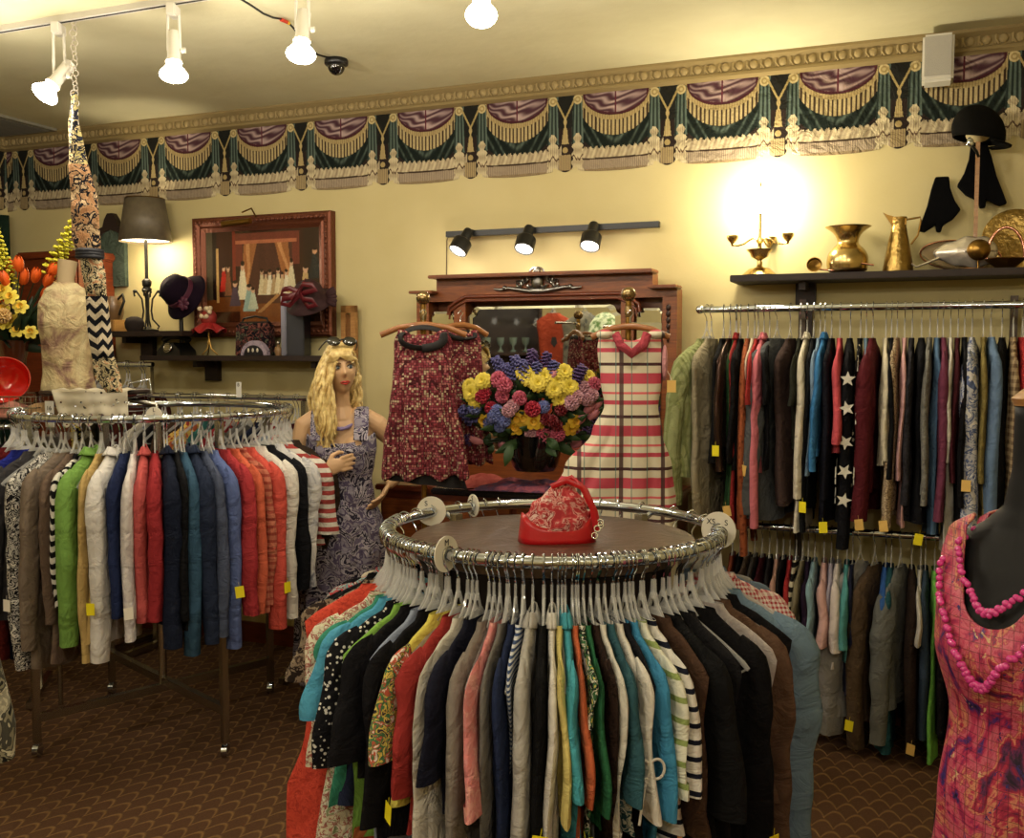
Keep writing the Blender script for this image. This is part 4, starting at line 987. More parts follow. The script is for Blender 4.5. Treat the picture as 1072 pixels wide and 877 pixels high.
# candelabrum with three arms and a bare bulb
u = onshelf(795, .14)
e = thing('candelabra_lamp', 'brass three-armed candelabra lamp with glaring bulb at the end of the shelf', 'lamp', W(u, .14, ZS), -TH)
MB().lathe([(0, 0), (.078, 0), (.08, .006), (.062, .022), (.048, .034), (.022, .040), (.012, .048), (.014, .06), (.010, .072), (.02, .078), (.038, .088), (.044, .105), (.058, .118), (.06, .122), (.04, .118), (.012, .114), (.009, .13), (.009, .15), (.018, .158), (.010, .172), (.006, .18), (.006, .22), (0, .222)], 32).build('stem', BRASS, e)
for k, a in enumerate((math.radians(180), math.radians(0), math.radians(75))):
    c, s = math.cos(a), math.sin(a); q = 1.0
    pts = [(c * r_, s * r_, z) for r_, z in ((.008, .165), (.03, .175), (.05, .165), (.07, .15), (.10, .142), (.118, .145), (.125, .155))]
    arm = MB(); arm.tube(pts, .0042, 8); o = arm.build('arm', BRASS, e)
    MB().lathe([(0, .140), (.004, .142), (.007, .155), (.018, .165), (.022, .172), (.026, .178), (.026, .19), (.022, .19), (.018, .175), (0, .172)], 16, (c * .125, s * .125, 0)).build('candle_cup', BRASS, o)
MB().tube([(0, 0, .21), (0, 0, .30)], .0065, 8).build('rod', BRASS, e)
MB().lathe([(0, .285), (.014, .29), (.016, .31), (.03, .34), (.034, .365), (.028, .39), (.012, .402), (0, .404)], 20).build('bulb', mat('bare_bulb', '#fff1cf', .3, emit=60), e)
MB().tube([(0, 0, .404), (0, 0, .425)], .004, 6).build('finial', BRASSD, e)
lamp('bulb_light', (0, -.0, .35), CANDLE_W, col=(1, .88, .62), r=.06, parent=e)
def lathe_thing(name, label, cat, loc, prof, m, n=32, part=None, rz=-TH):
    o = MB().lathe(prof, n).build(name, m, loc=loc, rz=rz); mod(o, 'SUBSURF', levels=1, render_levels=1); return tag(o, label, cat)
u = onshelf(887, .14)
lathe_thing('spittoon', 'wide-lipped hammered brass spittoon on the shelf', 'vase', W(u, .14, ZS), [(0, 0), (.05, 0), (.082, .012), (.086, .016), (.088, .035), (.09, .04), (.09, .07), (.08, .10), (.052, .125), (.044, .135), (.046, .155), (.062, .185), (.098, .205), (.1, .208), (.097, .209), (.060, .190), (.042, .155), (.040, .135), (0, .06)], BRASS, 40)
u = onshelf(853, .17); e = thing('ladle', 'long brass ladle leaning beside the spittoon', 'ladle', W(u, .17, ZS), -TH)
MB().lathe([(0, -.004), (.018, 0), (.030, .014), (.034, .03), (.031, .03), (.027, .015), (0, .004)], 20, (0, 0, .036), Matrix.Rotation(math.radians(80), 3, 'X')).build('bowl', BRASSD, e)
MB().tube([(.02, -.02, .02), (.08, -.03, .012), (.14, -.03, .028), (.2, -.03, .04), (.25, -.03, .03)], .004, 8).build('handle', COPPER, e)
# tall engraved jug
u = onshelf(940, .13); e = thing('jug', 'tall tapering engraved brass jug with angular handle', 'jug', W(u, .13, ZS), -TH)
o = MB().lathe([(0, 0), (.064, 0), (.065, .006), (.058, .05), (.046, .12), (.034, .18), (.030, .205), (.031, .21), (.033, .24), (.029, .24), (.027, .205), (0, .18)], 32).build('jug_body', mat('engraved_brass', '#b99a58', .3, 1, bump=1.0, bscale=55, var=.9), e)
MB().prism([(-.03, .205), (-.066, .262), (-.05, .252), (-.01, .238), (.03, .232), (.03, .205)], -.02, .02).build('spout', BRASSD, e)
MB().tube([(.028, 0, .228), (.085, 0, .236), (.088, 0, .22), (.078, 0, .16), (.05, 0, .12)], .0042, 8).build('handle', BRASSD, e)
# metal boots hung on the wall (black felt boot shapes with real depth)
BOOT = [(-.085, 0), (-.06, -.005), (-.018, .028), (-.012, .0), (.008, .0), (.012, .03), (.05, .06), (.075, .1), (.045, .14), (.022, .19), (.01, .24), (-.045, .235), (-.055, .18), (-.062, .11), (-.075, .05)]
def boot(px, py, flip, label, tilt=0, sc=1.0):
    u, z = uz(px, py, .04); o = MB().prism([((-x if flip else x) * sc, y * sc) for x, y in BOOT], -.018, .018).build('boot_silhouette', BLACKM, loc=W(u, .04, z), rz=-TH, smooth=False)
    o.rotation_euler = (0, tilt, -TH); mod(o, 'BEVEL', width=.006, segments=2); return tag(o, label, 'wall ornament')
boot(983, 243, False, 'black felt high-heeled boot on the wall above the shoe', .10)
boot(1028, 218, True, 'larger black felt boot hanging behind the helmet stand', -.15, 1.15)
# riding helmet on a wooden stand
HZ = uz(1020, 144, .13)[1] - ZS
u = onshelf(1020, .13); e = thing('helmet_stand', 'slender pale wooden stand carrying the black helmet', 'stand', W(u, .13, ZS), -TH)
MB().lathe([(0, 0), (.05, 0), (.052, .01), (.01, .02), (.009, .03), (0, .03)], 20).build('foot', WOODL, e); MB().box((0, 0, HZ / 2), (.016, .012, HZ - .02)).build('post', WOODL, e, smooth=False)
MB().ball((0, 0, HZ + .01), (.05, .06, .03), 14, 8).build('pad', mat('cream_pad', '#c9b98a', .8), e)
hz = ZS + HZ; e = thing('riding_helmet', 'black velvet riding helmet on the pale stand at the border', 'helmet', W(u, .13, hz), -TH)
m = MB()
def hel(u_, v):
    a = 2 * PI * u_; b = v * PI * .60; r_ = math.sin(b)
    return (.106 * r_ * math.cos(a), .10 * r_ * math.sin(a), .022 + .112 * math.cos(b) - .022 * math.cos(a) * r_)
m.grid(hel, 32, 12); o = m.build('shell', mat('dark_velvet', '#090806', .95, spec=.12, bump=.2), e); mod(o, 'SOLIDIFY', thickness=.006)
m = MB(); m.grid(lambda a, b: ((.098 + b * .032) * math.cos((a - .5) * 2.2), (.093 + b * .012) * math.sin((a - .5) * 2.2), -.028 - b * .016 * math.cos((a - .5) * 2.2)), 16, 3); o = m.build('peak', mat('dark_velvet', '#090806', .95, spec=.12, bump=.2), e); mod(o, 'SOLIDIFY', thickness=.006)
MB().tube([(-.04, -.11, -.02), (-.03, -.11, -.05), (-.01, -.10, -.075), (.0, -.06, -.09)], .006, 8).build('chin_strap', BLACK, e)
MB().ball((-.035, -.114, -.04), (.014, .008, .018), 10, 8).build('buckle', CHROME, e)
# shoe-shaped relief, oval tray, bowl, wire, handled basket and plate
u = onshelf(1000, .17); e = thing('metal_tray', 'long oval copper-edged tray leaning behind the silver relief', 'tray', W(u, .08, ZS), -TH)
m = MB(); Mx = Matrix.Rotation(math.radians(75), 3, 'X')
m.lathe([(0, 0), (.13, 0), (.155, .012), (.16, .012), (.16, .016), (.152, .016), (.128, .005), (0, .004)], 40, (.02, 0, .068), Matrix.Rotation(.18, 3, 'Y') @ Mx, sy=.40); m.build('dish', mat('pale_tin', '#a08c6c', .4, .2), e)
m = MB(); pts = [(.02 + .16 * math.cos(a), .0 - .02, .068 + .064 * math.sin(a) + .03 * math.cos(a) * -.5) for a in np.linspace(0, 2 * PI, 33)]; m.tube(pts, .004, 6); m.build('rim', COPPER, e)
u = onshelf(1010, .19); e = thing('silver_relief', 'bright silver leaf-shaped dish standing on its edge', 'dish', W(u, .18, ZS + .004), -TH)
m = MB()
def leaf(u_, v):
    a = 2 * PI * u_; r_ = v; x = .125 * r_ * math.cos(a); z = .064 * r_ * math.sin(a) * (1 + .35 * math.cos(a)) * (1 + .06 * math.sin(9 * a) * v)
    return (x, -.006 - .028 * (1 - v * v) + .01 * v * v, z + .070)
m.grid(leaf, 60, 10); o = m.build('leaf_dish', SILV, e); mod(o, 'SOLIDIFY', thickness=.004)
MB().tube([(-.10, 0, .05), (-.15, .0, .03), (-.19, 0, .015), (-.21, 0, .03)], [(.010, .006), (.008, .005), (.006, .004), (.004, .004)], 8).build('leaf_stem', SILV, e)
u = onshelf(1024, .22); e = thing('brass_bowl', 'round brass bowl turned toward the room in front of the silver dish', 'bowl', W(u, .235, ZS + .078), -TH)
MB().lathe([(0, -.036), (.02, -.033), (.038, -.018), (.042, 0), (.045, .003), (.042, .006), (.036, -.008), (0, -.03)], 28, (0, 0, 0), Matrix.Rotation(math.radians(-95), 3, 'X')).build('bowl_body', BRASSD, e)
MB().tube([(0, .03, -.03), (0, .02, -.076)], .005, 8).build('prop', BRASSD, e)
u = onshelf(1062, .1); e = thing('brass_plate', 'large engraved brass plate leaning against the wall', 'plate', W(u, .05, ZS), -TH)
MB().lathe([(0, 0), (.05, 0), (.052, .005), (.085, .004), (.09, .009), (.125, .012), (.13, .016), (.126, .019), (.088, .013), (.05, .009), (0, .006)], 44, (0, -.02, .13), Matrix.Rotation(math.radians(80), 3, 'X')).build('plate_disc', mat('engraved_brass', '#b99a58', .3, 1, bump=1.0, bscale=55, var=.9), e)
u = onshelf(1052, .19); e = thing('handled_basket', 'shallow brass basket with a tall hoop handle', 'basket', W(u, .2, ZS), -TH)
MB().lathe([(0, 0), (.035, 0), (.04, .006), (.075, .035), (.08, .038), (.074, .042), (.036, .012), (0, .008)], 28).build('basket_bowl', BRASSD, e)
MB().tube([(-.072 * math.cos(a) * 1.0, 0, .04 + .13 * math.sin(a)) for a in np.linspace(0, PI, 17)], .006, 8).build('hoop_handle', COPPER, e)

# ================================================================ dresser with mirror
DW = .16
def dresser():
    u0_, _ = uz(436, 300, DW); u1_, _ = uz(709, 300, DW); zt = lambda px, py: uz(px, py, DW)[1]
    uc = lambda px: uz(px, 300, DW)[0] - u0_
    z1 = zt(436, 312); z2 = zt(457, 294); z3 = zt(683, 284); z4 = zt(705, 300)
    zt_ = z3; L_ = u1_ - u0_; zb = 1.06
    e = thing('dresser', 'tall mahogany mirrored dresser behind the flower bouquet', 'dresser', W(u0_, 0, 0), -TH)
    top = (z2 + z3) / 2; sh = top - .075
    a, b = uc(457), uc(683)
    out = [(0, zb), (0, sh), (a, sh), (a, top), (b, top), (b, sh), (L_, sh), (L_, zb)]
    mu0, mu1 = uc(488), uc(649); mt = zt(560, 320); mb_ = zt(560, 473)
    # frame built of rails and stiles around the mirrors
    f = MB(); y0, y1 = -DW, -.05
    f.prism([(0, mt + .03), (0, sh), (a, sh), (a, top), (b, top), (b, sh), (L_, sh), (L_, mt + .03)], y0, y1)
    f.box((L_ / 2, (y0 + y1) / 2, (zb + mb_) / 2), (L_, y1 - y0, mb_ - zb))
    sw = .055
    for x0, x1 in ((0, .07), (mu0 - .07, mu0 - .005), (mu1 + .005, mu1 + .07), (L_ - .07, L_)): f.box(((x0 + x1) / 2, (y0 + y1) / 2, (mb_ + mt) / 2 + .01), (x1 - x0, y1 - y0, mt - mb_ + .05))
    f.box((L_ / 2, -.03, (zb + top) / 2 - .03), (L_ - .02, .03, top - zb - .1))
    f.build('mirror_frame', WOODM, e, smooth=False)
    c = MB(); c.box(((a + b) / 2, y0 - .005, top + .008), (b - a + .03, .14, .018), bev=.004); c.box((a / 2, y0 - .005, sh + .007), (a + .02, .14, .015), bev=.004); c.box(((b + L_) / 2, y0 - .005, sh + .007), (L_ - b + .02, .14, .015), bev=.004)
    c.build('cornice', WOODM, e)
    # curved inner molding following the mirror head
    m = MB(); w2 = mu1 - mu0; pts = [(mu0 - .10, mt - .04), (mu0 - .095, mt + .0), (mu0 - .05, mt + .03), (mu0 + .0, mt + .052), (mu1 - .0, mt + .052), (mu1 + .05, mt + .03), (mu1 + .095, mt), (mu1 + .10, mt - .04)]
    m.tube([(x, y0 - .004, z) for x, z in pts], .010, 8); m.tube([(x * .98 + .01, y0 - .004, z - .022) for x, z in pts], .006, 8); m.build('arched_molding', WOODR, e)
    def mirror(x0, x1, z0_, z1_, cut, nm='mirror'):
        o = [(x0, z0_), (x1, z0_), (x1, z1_ - cut)] + [(x1 - cut + cut * math.cos(t) * .6, z1_ - cut + cut * math.sin(t)) for t in np.linspace(.3, PI / 2, 5)] + [(x0 + cut - cut * math.sin(t) * .6, z1_ - cut + cut * math.cos(t)) for t in np.linspace(0, PI / 2 - .3, 5)] + [(x0, z1_ - cut)]
        g = MB(); g.prism(o, y0 + .022, y0 + .03); q = g.build(nm, mat('mirror_glass', '#dfe0da', .02, 1), e, smooth=False)
        # bevelled strip round the edge
        bv = MB(); cxm = sum(p[0] for p in o) / len(o); czm = sum(p[1] for p in o) / len(o); n = len(o)
        inner = [(cxm + (x - cxm) * .93, czm + (z - czm) * .90) for x, z in o]
        bv.add([(x, y0 + .021, z) for x, z in o] + [(x, y0 + .0175, z) for x, z in inner], [(k, (k + 1) % n, (k + 1) % n + n, k + n) for k in range(n)]); bv.build('bevelled_edge', mat('mirror_glass', '#dfe0da', .02, 1), q, smooth=False)
    mirror(mu0, mu1, mb_, mt, .05); mirror(.075, mu0 - .075, mb_, mt - .02, .02, 'side_mirror'); mirror(mu1 + .075, L_ - .075, mb_, mt - .02, .02, 'side_mirror')
    # silver crest
    cr = MB(); cx = (uz(563, 300, DW)[0] - u0_); cz = uz(563, 300, DW)[1]; yy = y0 - .012
    for s in (-1, 1):
        for r_, ang0, zz, xx in ((.030, 0, .012, .035), (.022, .5, .03, .06), (.016, 1, .008, .085)):
            cr.tube([(cx + s * (xx + r_ * (1 - q / 9) * math.cos(ang0 + q)), yy, cz + zz + r_ * (1 - q / 9) * math.sin(ang0 + q)) for q in np.linspace(0, 6, 16)], .0065, 6)
        cr.tube([(cx + s * .02, yy, cz - .02), (cx + s * .08, yy, cz - .012), (cx + s * .13, yy, cz - .004), (cx + s * .17, yy, cz - .01), (cx + s * .20, yy, cz - .006)], [.010, .009, .008, .007, .004], 8)
        cr.ball((cx + s * .15, yy, cz - .003), .011, 8, 6)
    cr.ball((cx, yy, cz + .02), (.028, .014, .034), 12, 8); cr.ball((cx, yy, cz + .062), (.018, .012, .02), 10, 8); cr.tube([(cx + .034 * math.cos(t), yy, cz + .052 + .026 * math.sin(t)) for t in np.linspace(-.4, PI + .4, 12)], .006, 6)
    cr.ball((cx, yy, cz - .018), (.05, .012, .014), 12, 8)
    o = cr.build('carved_crest', mat('tarnished_silver', '#8a8884', .3, 1, bump=.5, bscale=60), e); o.scale = (1.16, 1, 1.2); o.location = (-cx * .16, 0, -cz * .2)
    for px in (700,):
        x = uc(px); ap = MB()
        for k in range(6): ap.ball((x, y0 - .004, mt - .02 - k * .03), (.012 - k * .001, .008, .016), 8, 6)
        ap.build('carved_drop', mat('dark_carving', '#2a1208', .5), e)
    # lower case
    D = .50
    b_ = MB(); b_.box((L_ / 2, -D / 2, .55), (L_ + .06, D, .98)); b_.build('case', WOODR, e, smooth=False)
    MB().box((L_ / 2, -D / 2 - .01, zb - .01), (L_ + .10, D + .04, .03), bev=.006).build('top_board', WOODR, e)
    for k in range(4):
        for s in range(2):
            x = (L_ + .06) * (s + .5) / 2 - .03; z = .16 + k * .225
            dr = MB().box((x, -D - .008, z + .06), ((L_ + .06) / 2 - .03, .018, .20), bev=.005).build('drawer', WOODM, e)
            for h in (-.14, .14): MB().torus((x + h, -D - .03, z + .06), .022, .004, 16, 6, Matrix.Rotation(PI / 2, 3, 'X')).build('drawer_pull', BRASSD, dr)
    for x in (.02, L_ - .02):
        for y in (-.04, -D + .04): MB().lathe([(.018, 0), (.028, .02), (.03, .06)], 12, (x, y, 0)).build('leg', WOODR, e)
    return u0_, L_, zb
DU, DL, DZ = dresser()
# black tray/drawer and scarves lying on the dresser top
p = at(530, 505, 4.45); o = MB().box((0, 0, 0), (.62, .28, .03), bev=.008).build('black_tray', mat('black_lacquer', '#0f0d14', .25), loc=(p.x, p.y, 1.10), rz=-TH); tag(o, 'shallow black tray under the bouquet on the dresser', 'tray')
def cloth_heap(name, label, cat, p, rz, sx, sy, h, fab, seed):
    m = MB()
    def fn(u, v):
        x, y = (u - .5) * sx, (v - .5) * sy; ed = max(0, 1 - (2 * abs(u - .5)) ** 3) * max(0, 1 - (2 * abs(v - .5)) ** 3)
        n_ = mnoise.noise(Vector((x * 9 + seed, y * 9, seed))) * .5 + .5; n2 = mnoise.noise(Vector((x * 24 + seed, y * 30, seed)))
        return (x * (1 + .15 * n2), y * (1 + .2 * n_), .004 + ed * (h * n_ + .012 * n2))
    m.grid(fn, 40, 24); o = m.build(name, cloth(fab), loc=p, rz=rz, ang=80); mod(o, 'SOLIDIFY', thickness=.003); return tag(o, label, cat)
p = at(555, 498, 4.30); cloth_heap('scarf', 'folded purple and pink silk scarf on the black tray', 'scarf', (p.x, p.y + .08, 1.118), -.3, .46, .24, .06, ('soft', ('#7a2a3a', '#4a3858', '#a04858', '#5a4468'), 9), 3)
p = at(512, 492, 4.40); cloth_heap('scarf', 'coral red scarf crumpled beside the tunic stand', 'scarf', (p.x + .0, p.y + .1, 1.118), .2, .24, .18, .07, ('soft', ('#a83838', '#c25a50'), 9), 8)

# ================================================================ lamp shelf, painting and hats
e2, ul0, ul1, ZL = shelf('wall_shelf', 146, 340, 372, 0, .24, 'long dark shelf of hats and bags under the painting', (.35, 1.15))
e3, ua0, ua1, ZA = shelf('wall_shelf', 92, 190, 347, 0, .30, 'short dark shelf holding the lamp and keg', (.2,))
def at_u(px, w_): return uz(px, 350, w_)[0]
# framed painting, painted on the canvas in a grid
def painting():
    u0_, zt = uz(196, 226, .09); u1_, _ = uz(346, 220, .05); zb = uz(346, 352, .05)[1]; zt = uz(346, 220, .05)[1]; L_ = u1_ - u0_; H = zt - zb
    e = thing('framed_painting', 'large painting of a crowded interior scene in an ornate red-gilt frame', 'painting', W(u0_, 0, zb), -TH)
    fw = .085; nu, nv = 180, 130; t = MB()
    U, V = np.meshgrid(np.linspace(0, 1, nu + 1), np.linspace(0, 1, nv + 1))   # V up
    def C(h): return np.array(lin(h)[:3])
    out = np.zeros(U.shape + (3,)); rs = np.random.RandomState(5); nz = rs.rand(*U.shape)
    out[:] = C('#3a1a12'); 
    def put(m, c, a=1.0):
        out[m] = out[m] * (1 - a) + C(c) * a
    put(V < .28, '#6b3a18'); put(V < .12, '#3c1d0e'); put((V < .2) & (np.abs(U - .55) < .25), '#7a4420')
    for x0, x1, c in ((0, .06, '#4a4030'), (.06, .1, '#20100c'), (.24, .27, '#7a3020'), (.86, 1, '#2c1812')): put((U > x0) & (U < x1) & (V > .25), c)
    put((np.abs(U - .55) < .28) & (V > .62) & (V < .97), '#6e3226')
    arch = (np.abs(U - .55) < .22) & (V < .86) & (V > .2); put(arch, '#4e2c22')
    for c0, sg in ((.36, 1), (.72, -1)):
        w2 = .035 + .055 * np.clip(V - .45, 0, 1); put((np.abs(U - c0 - sg * (V - .5) * .12) < w2) & (V > .4) & (V < .88), '#9c6238'); put((np.abs(U - c0 - sg * (V - .5) * .12 + .02 * np.sin(V * 9)) < w2 * .3) & (V > .4) & (V < .86), '#c48a58')
    put((V > .86) & (V < .9) & (np.abs(U - .54) < .27), '#b06848')
    def fig(x, y, h, wd, body, head='#c9a080', hair='#2a1810'):
        put((np.abs(U - x) < wd * (1.15 - (V - y) / h)) & (V > y) & (V < y + h * .78), body)
        put((((U - x) / (wd * .42)) ** 2 + ((V - y - h * .86) / (h * .11)) ** 2 < 1), head); put((((U - x) / (wd * .42)) ** 2 + ((V - y - h * .94) / (h * .07)) ** 2 < 1), hair)
    for k in range(8): fig(.50 + k * .036, .30 + .01 * math.sin(k * 2), .26 + .02 * math.cos(k * 3), .030, ['#d8c8a0', '#c8b088', '#e2d8bc', '#b89a70'][k % 4])
    fig(.33, .25, .42, .045, '#d9cfae'); fig(.385, .12, .30, .05, '#8fa8a0'); fig(.42, .14, .24, .04, '#b8c0a8'); fig(.16, .34, .30, .035, '#a82018'); fig(.2, .3, .34, .03, '#7a4a30')
    fig(.26, .18, .28, .045, '#4a3848'); fig(.76, .34, .34, .036, '#d0c4a0'); fig(.88, .2, .42, .05, '#b89a6a'); fig(.96, .46, .34, .05, '#26282a', '#c0906c')
    put((U > .09) & (U < .115) & (V > .22) & (V < .82), '#c09a60')
    put((np.abs(U - .47 - (V - .1) * .9) < .02) & (V < .3) & (V > .1), '#a87848')
    out = out * (.75 + .5 * nz[..., None] * .6 + .1 * np.sin(U * 60)[..., None] * .5)
    t.v = [(fw + U[j, i] * (L_ - 2 * fw), -.035, fw + V[j, i] * (H - 2 * fw)) for j in range(nv + 1) for i in range(nu + 1)]; q = nu + 1
    t.f = [(j * q + i, j * q + i + 1, (j + 1) * q + i + 1, (j + 1) * q + i) for j in range(nv) for i in range(nu)]; t.mi = [0] * len(t.f)
    t.c = np.concatenate([np.clip(out, 0, 1).reshape(-1, 3), np.ones((out.size // 3, 1))], 1)
    mt = NT('varnished_canvas'); a = mt.n('Attribute'); a.attribute_name = 'paint'; mt.l(a.outputs['Color'], mt.b.inputs['Base Color']); mt.b.inputs['Roughness'].default_value = .22; mt.b.inputs['Coat Weight'].default_value = .4
    t.build('canvas', mt.m, e, smooth=False)
    gm = mat('red_gilt', '#6a3a26', .38, .6, bump=1.0, bscale=70); f = MB(); n = 4
    prof = [(0, 0), (0, -.05), (.012, -.06), (.03, -.058), (.05, -.045), (.062, -.05), (.074, -.042), (fw, -.036), (fw, -.02)]
    for s0, s1 in (((0, 0), (1, 0)), ((1, 0), (1, 1)), ((1, 1), (0, 1)), ((0, 1), (0, 0))):
        vs = []
        for (cx, cz) in (s0, s1):
            for d, y in prof: vs.append((cx * L_ + (d if cx == 0 else -d), y, cz * H + (d if cz == 0 else -d)))
        k = len(prof); f.add(vs, [(i, i + 1, i + 1 + k, i + k) for i in range(k - 1)])
    f.build('frame', gm, e, smooth=False)
    o = MB()
    for s0, s1 in (((0, 0), (1, 0)), ((1, 0), (1, 1)), ((1, 1), (0, 1)), ((0, 1), (0, 0))):
        a_, b_ = Vector((s0[0] * L_ + (.03 if s0[0] == 0 else -.03), -.06, s0[1] * H + (.03 if s0[1] == 0 else -.03))), Vector((s1[0] * L_ + (.03 if s1[0] == 0 else -.03), -.06, s1[1] * H + (.03 if s1[1] == 0 else -.03)))
        nn = int((b_ - a_).length / .028)
        for i in range(nn): o.ball(a_.lerp(b_, i / nn), (.010, .006, .010), 6, 4)
    o.build('frame_carving', gm, e)
    MB().box((L_ / 2, -.02, H / 2), (L_ - .02, .025, H - .02)).build('backing', WOODD, e, smooth=False)
    pl = MB(); x = L_ * .42; pl.tube([(x + .06, -.05, H - .02), (x + .06, -.10, H + .03), (x + .04, -.16, H + .0)], .005, 6); pl.build('picture_light_arm', BRASSD, e)
    MB().tube([(x - .09, -.165, H - .06), (x + .10, -.165, H - .05)], .018, 12).build('picture_light', BRASSD, e)
painting()
# table lamp with grey shade
u = at_u(155, .17); zb = ZA; e = thing('table_lamp', 'table lamp with grey-brown fabric drum shade and scrolled black metal base', 'lamp', W(u, .17, zb), -TH)
sz = uz(154, 253, .17)[1] - zb; st = uz(154, 208, .17)[1] - zb
IR = mat('black_iron', '#2c2a26', .4, .6)
MB().lathe([(0, 0), (.06, 0), (.062, .01), (.02, .02), (.012, .03), (0, .03)], 20).build('base', IR, e)
for k in range(4):
    a = k * PI / 2 + .5; c, s = math.cos(a), math.sin(a)
    pts = [(c * r_, s * r_, z) for r_, z in ((.055, .015), (.065, .03), (.03, .07), (.022, .12), (.03, .19), (.06, .235), (.075, .225), (.07, .205))]
    o = MB().tube(pts, .0055, 6).build('scroll_leg', IR, e)
    MB().ball((c * .068, s * .068, .235), (.014, .014, .01), 8, 6).build('leaf', IR, o)
MB().tube([(0, 0, .02), (0, 0, .235)], .006, 8).lathe([(0, .23), (.025, .235), (.028, .25), (.02, .262), (.026, .27), (.028, .295), (.018, .305), (.01, .31), (.01, sz + .02), (0, sz + .02)], 16).build('stem', IR, e)
sh = MB(); rb, rt = .152, .112
sh.lathe([(rb, sz), (rt, st)], 40, close=True); o = sh.build('lamp_shade', None or (lambda t: (t.l(t.mix(t.noise(t.coord(), 40, 3).outputs[0], lin('#6e6450'), lin('#54493a')), t.b.inputs['Base Color']), t.m)[1])(NT('linen_shade')), e); mod(o, 'SOLIDIFY', thickness=.004)
MB().lathe([(0, sz + .03), (.012, sz + .035), (.03, sz + .07), (.034, sz + .09), (.026, sz + .11), (0, sz + .12)], 16).build('bulb', mat('bare_bulb', '#fff1cf', .3, emit=60), e)
MB().lathe([(0, sz + .012), (rb - .006, sz + .012), (rb - .006, sz + .016), (0, sz + .016)], 36).build('glow_disc', mat('shade_glow', '#fff0d0', .5, emit=5), e, ang=40)  # self-glowing disc added to stand for the lit inside of the shade
lamp('bulb_light', (0, 0, sz - .05), SHADE_W * .3, col=(1, .85, .58), r=.09, parent=e)
lamp('bulb_light', (0, 0, sz + .085), SHADE_W, col=(1, .85, .58), r=.035, parent=e)
MB().torus((0, 0, st), rt, .003, 32, 6).tube([(-rt, 0, st - .004), (0, 0, st - .01), (rt, 0, st - .004)], .002, 6).build('shade_ring', BRASSD, e)
# small keg jar, wooden box, plaque on the wall behind
u = at_u(121, .16); e = thing('painted_keg', 'small wooden keg with a cream painted oval face and scroll handle', 'keg', W(u, .18, ZA + .07), -TH)
MB().lathe([(0, 0), (.055, 0), (.066, .05), (.066, .09), (.055, .14), (0, .14)], 28).build('keg_body', wood('keg_wood', '#4a341e', '#6e5230'), e)
MB().lathe([(0, -.0), (.036, .0), (.040, .004), (.044, .010), (.048, .0), (0, -.01)], 24, (-.012, -.062, .07), Matrix.Rotation(PI / 2, 3, 'X'), sy=1.35).build('painted_oval', cloth(('soft', ('#a88a4a', '#c4a462', '#8a6a34'), 40)), e)
MB().tube([(.05, -.01, .12), (.09, -.01, .15), (.10, -.01, .11), (.075, -.01, .06), (.06, -.01, .03)], .008, 8).build('handle', IR, e)
u = at_u(118, .16); o = MB().box((0, 0, .035), (.17, .12, .07), bev=.004).build('wooden_box', wood('pale_box', '#8a6434', '#a87e46'), loc=W(u, .18, ZA), rz=-TH); tag(o, 'flat pale wooden box under the painted keg', 'box')
u = at_u(143, .24); e = thing('pillbox_hat', 'small dark brown velvet pillbox hat beside the keg', 'hat', W(u, .255, ZA), -TH)
MB().lathe([(.04, .0), (.052, .02), (.055, .05), (.045, .075), (.02, .085), (0, .086)], 24, close=True).build('crown', mat('brown_velvet', '#1c100c', .9), e)
u, z = uz(117, 222, .02); z2 = uz(117, 300, .02)[1]; e = thing('wall_plaque', 'tall green fabric plaque with scrolled dark top on the wall', 'wall plaque', W(u, .0, z2), -TH)
H = z - z2
MB().prism([(-.10, 0), (.10, 0), (.10, H * .62), (.06, H * .72), (0, H * .76), (-.06, H * .72), (-.10, H * .62)], -.03, -.001).build('green_panel', cloth(('soft', ('#3a463a', '#485648', '#303c32'), 14)), e, smooth=False)
MB().prism([(-.10, H * .62), (-.06, H * .72), (0, H * .76), (.06, H * .72), (.10, H * .62), (.10, H * .78), (.06, H * .80), (.045, H * .9), (.02, H * .98), (-.02, H * .98), (-.045, H * .9), (-.06, H * .8), (-.10, H * .78)], -.04, -.001).build('scroll_top', WOODD, e, smooth=False)
# hats and bags on the long shelf
u = at_u(190, .14); zc = uz(192, 306, .14)[1]
e = thing('hat_stand', 'dark post stand under the purple hat', 'hat stand', W(u, .14, ZL), -TH)
MB().lathe([(0, 0), (.06, 0), (.06, .012), (.012, .02), (.012, zc - ZL - .05), (.06, zc - ZL - .04), (.06, zc - ZL - .03), (0, zc - ZL - .03)], 24).build('post', IR, e)
e = thing('felt_hat', 'purple felt cloche hat with a plum band on its stand', 'hat', W(u, .15, zc), -TH)
Mh = Matrix.Rotation(math.radians(62), 3, 'X') @ Matrix.Rotation(-.2, 3, 'Y')
PF = mat('purple_felt', '#140817', .95, spec=.15, bump=.2)
o = MB().lathe([(0, .105), (.05, .10), (.082, .075), (.092, .03), (.094, .0), (.10, -.012), (.14, -.045), (.15, -.055)], 36, (0, 0, 0), Mh, close=True).build('crown', PF, e); mod(o, 'SOLIDIFY', thickness=.005)
MB().lathe([(.095, .022), (.098, .02), (.100, -.008), (.096, -.01)], 36, (0, 0, 0), Mh, close=True).build('hat_band', mat('plum_ribbon', '#4a1830', .6), e)
m = MB()
for k in range(7):
    a = k * 2 * PI / 7; m.ball(Vector((.085, -.06, -.07)) + Vector((.022 * math.cos(a), -.01, .022 * math.sin(a))), (.02, .008, .014), 8, 6, Matrix.Rotation(-a, 3, 'Y'))
m.build('flower_trim', mat('plum_ribbon', '#4a1830', .6), e)
u = at_u(221, .14); e = thing('small_hat_stand', 'small brass wire stand under the red bonnet', 'hat stand', W(u, .16, ZL), -TH)
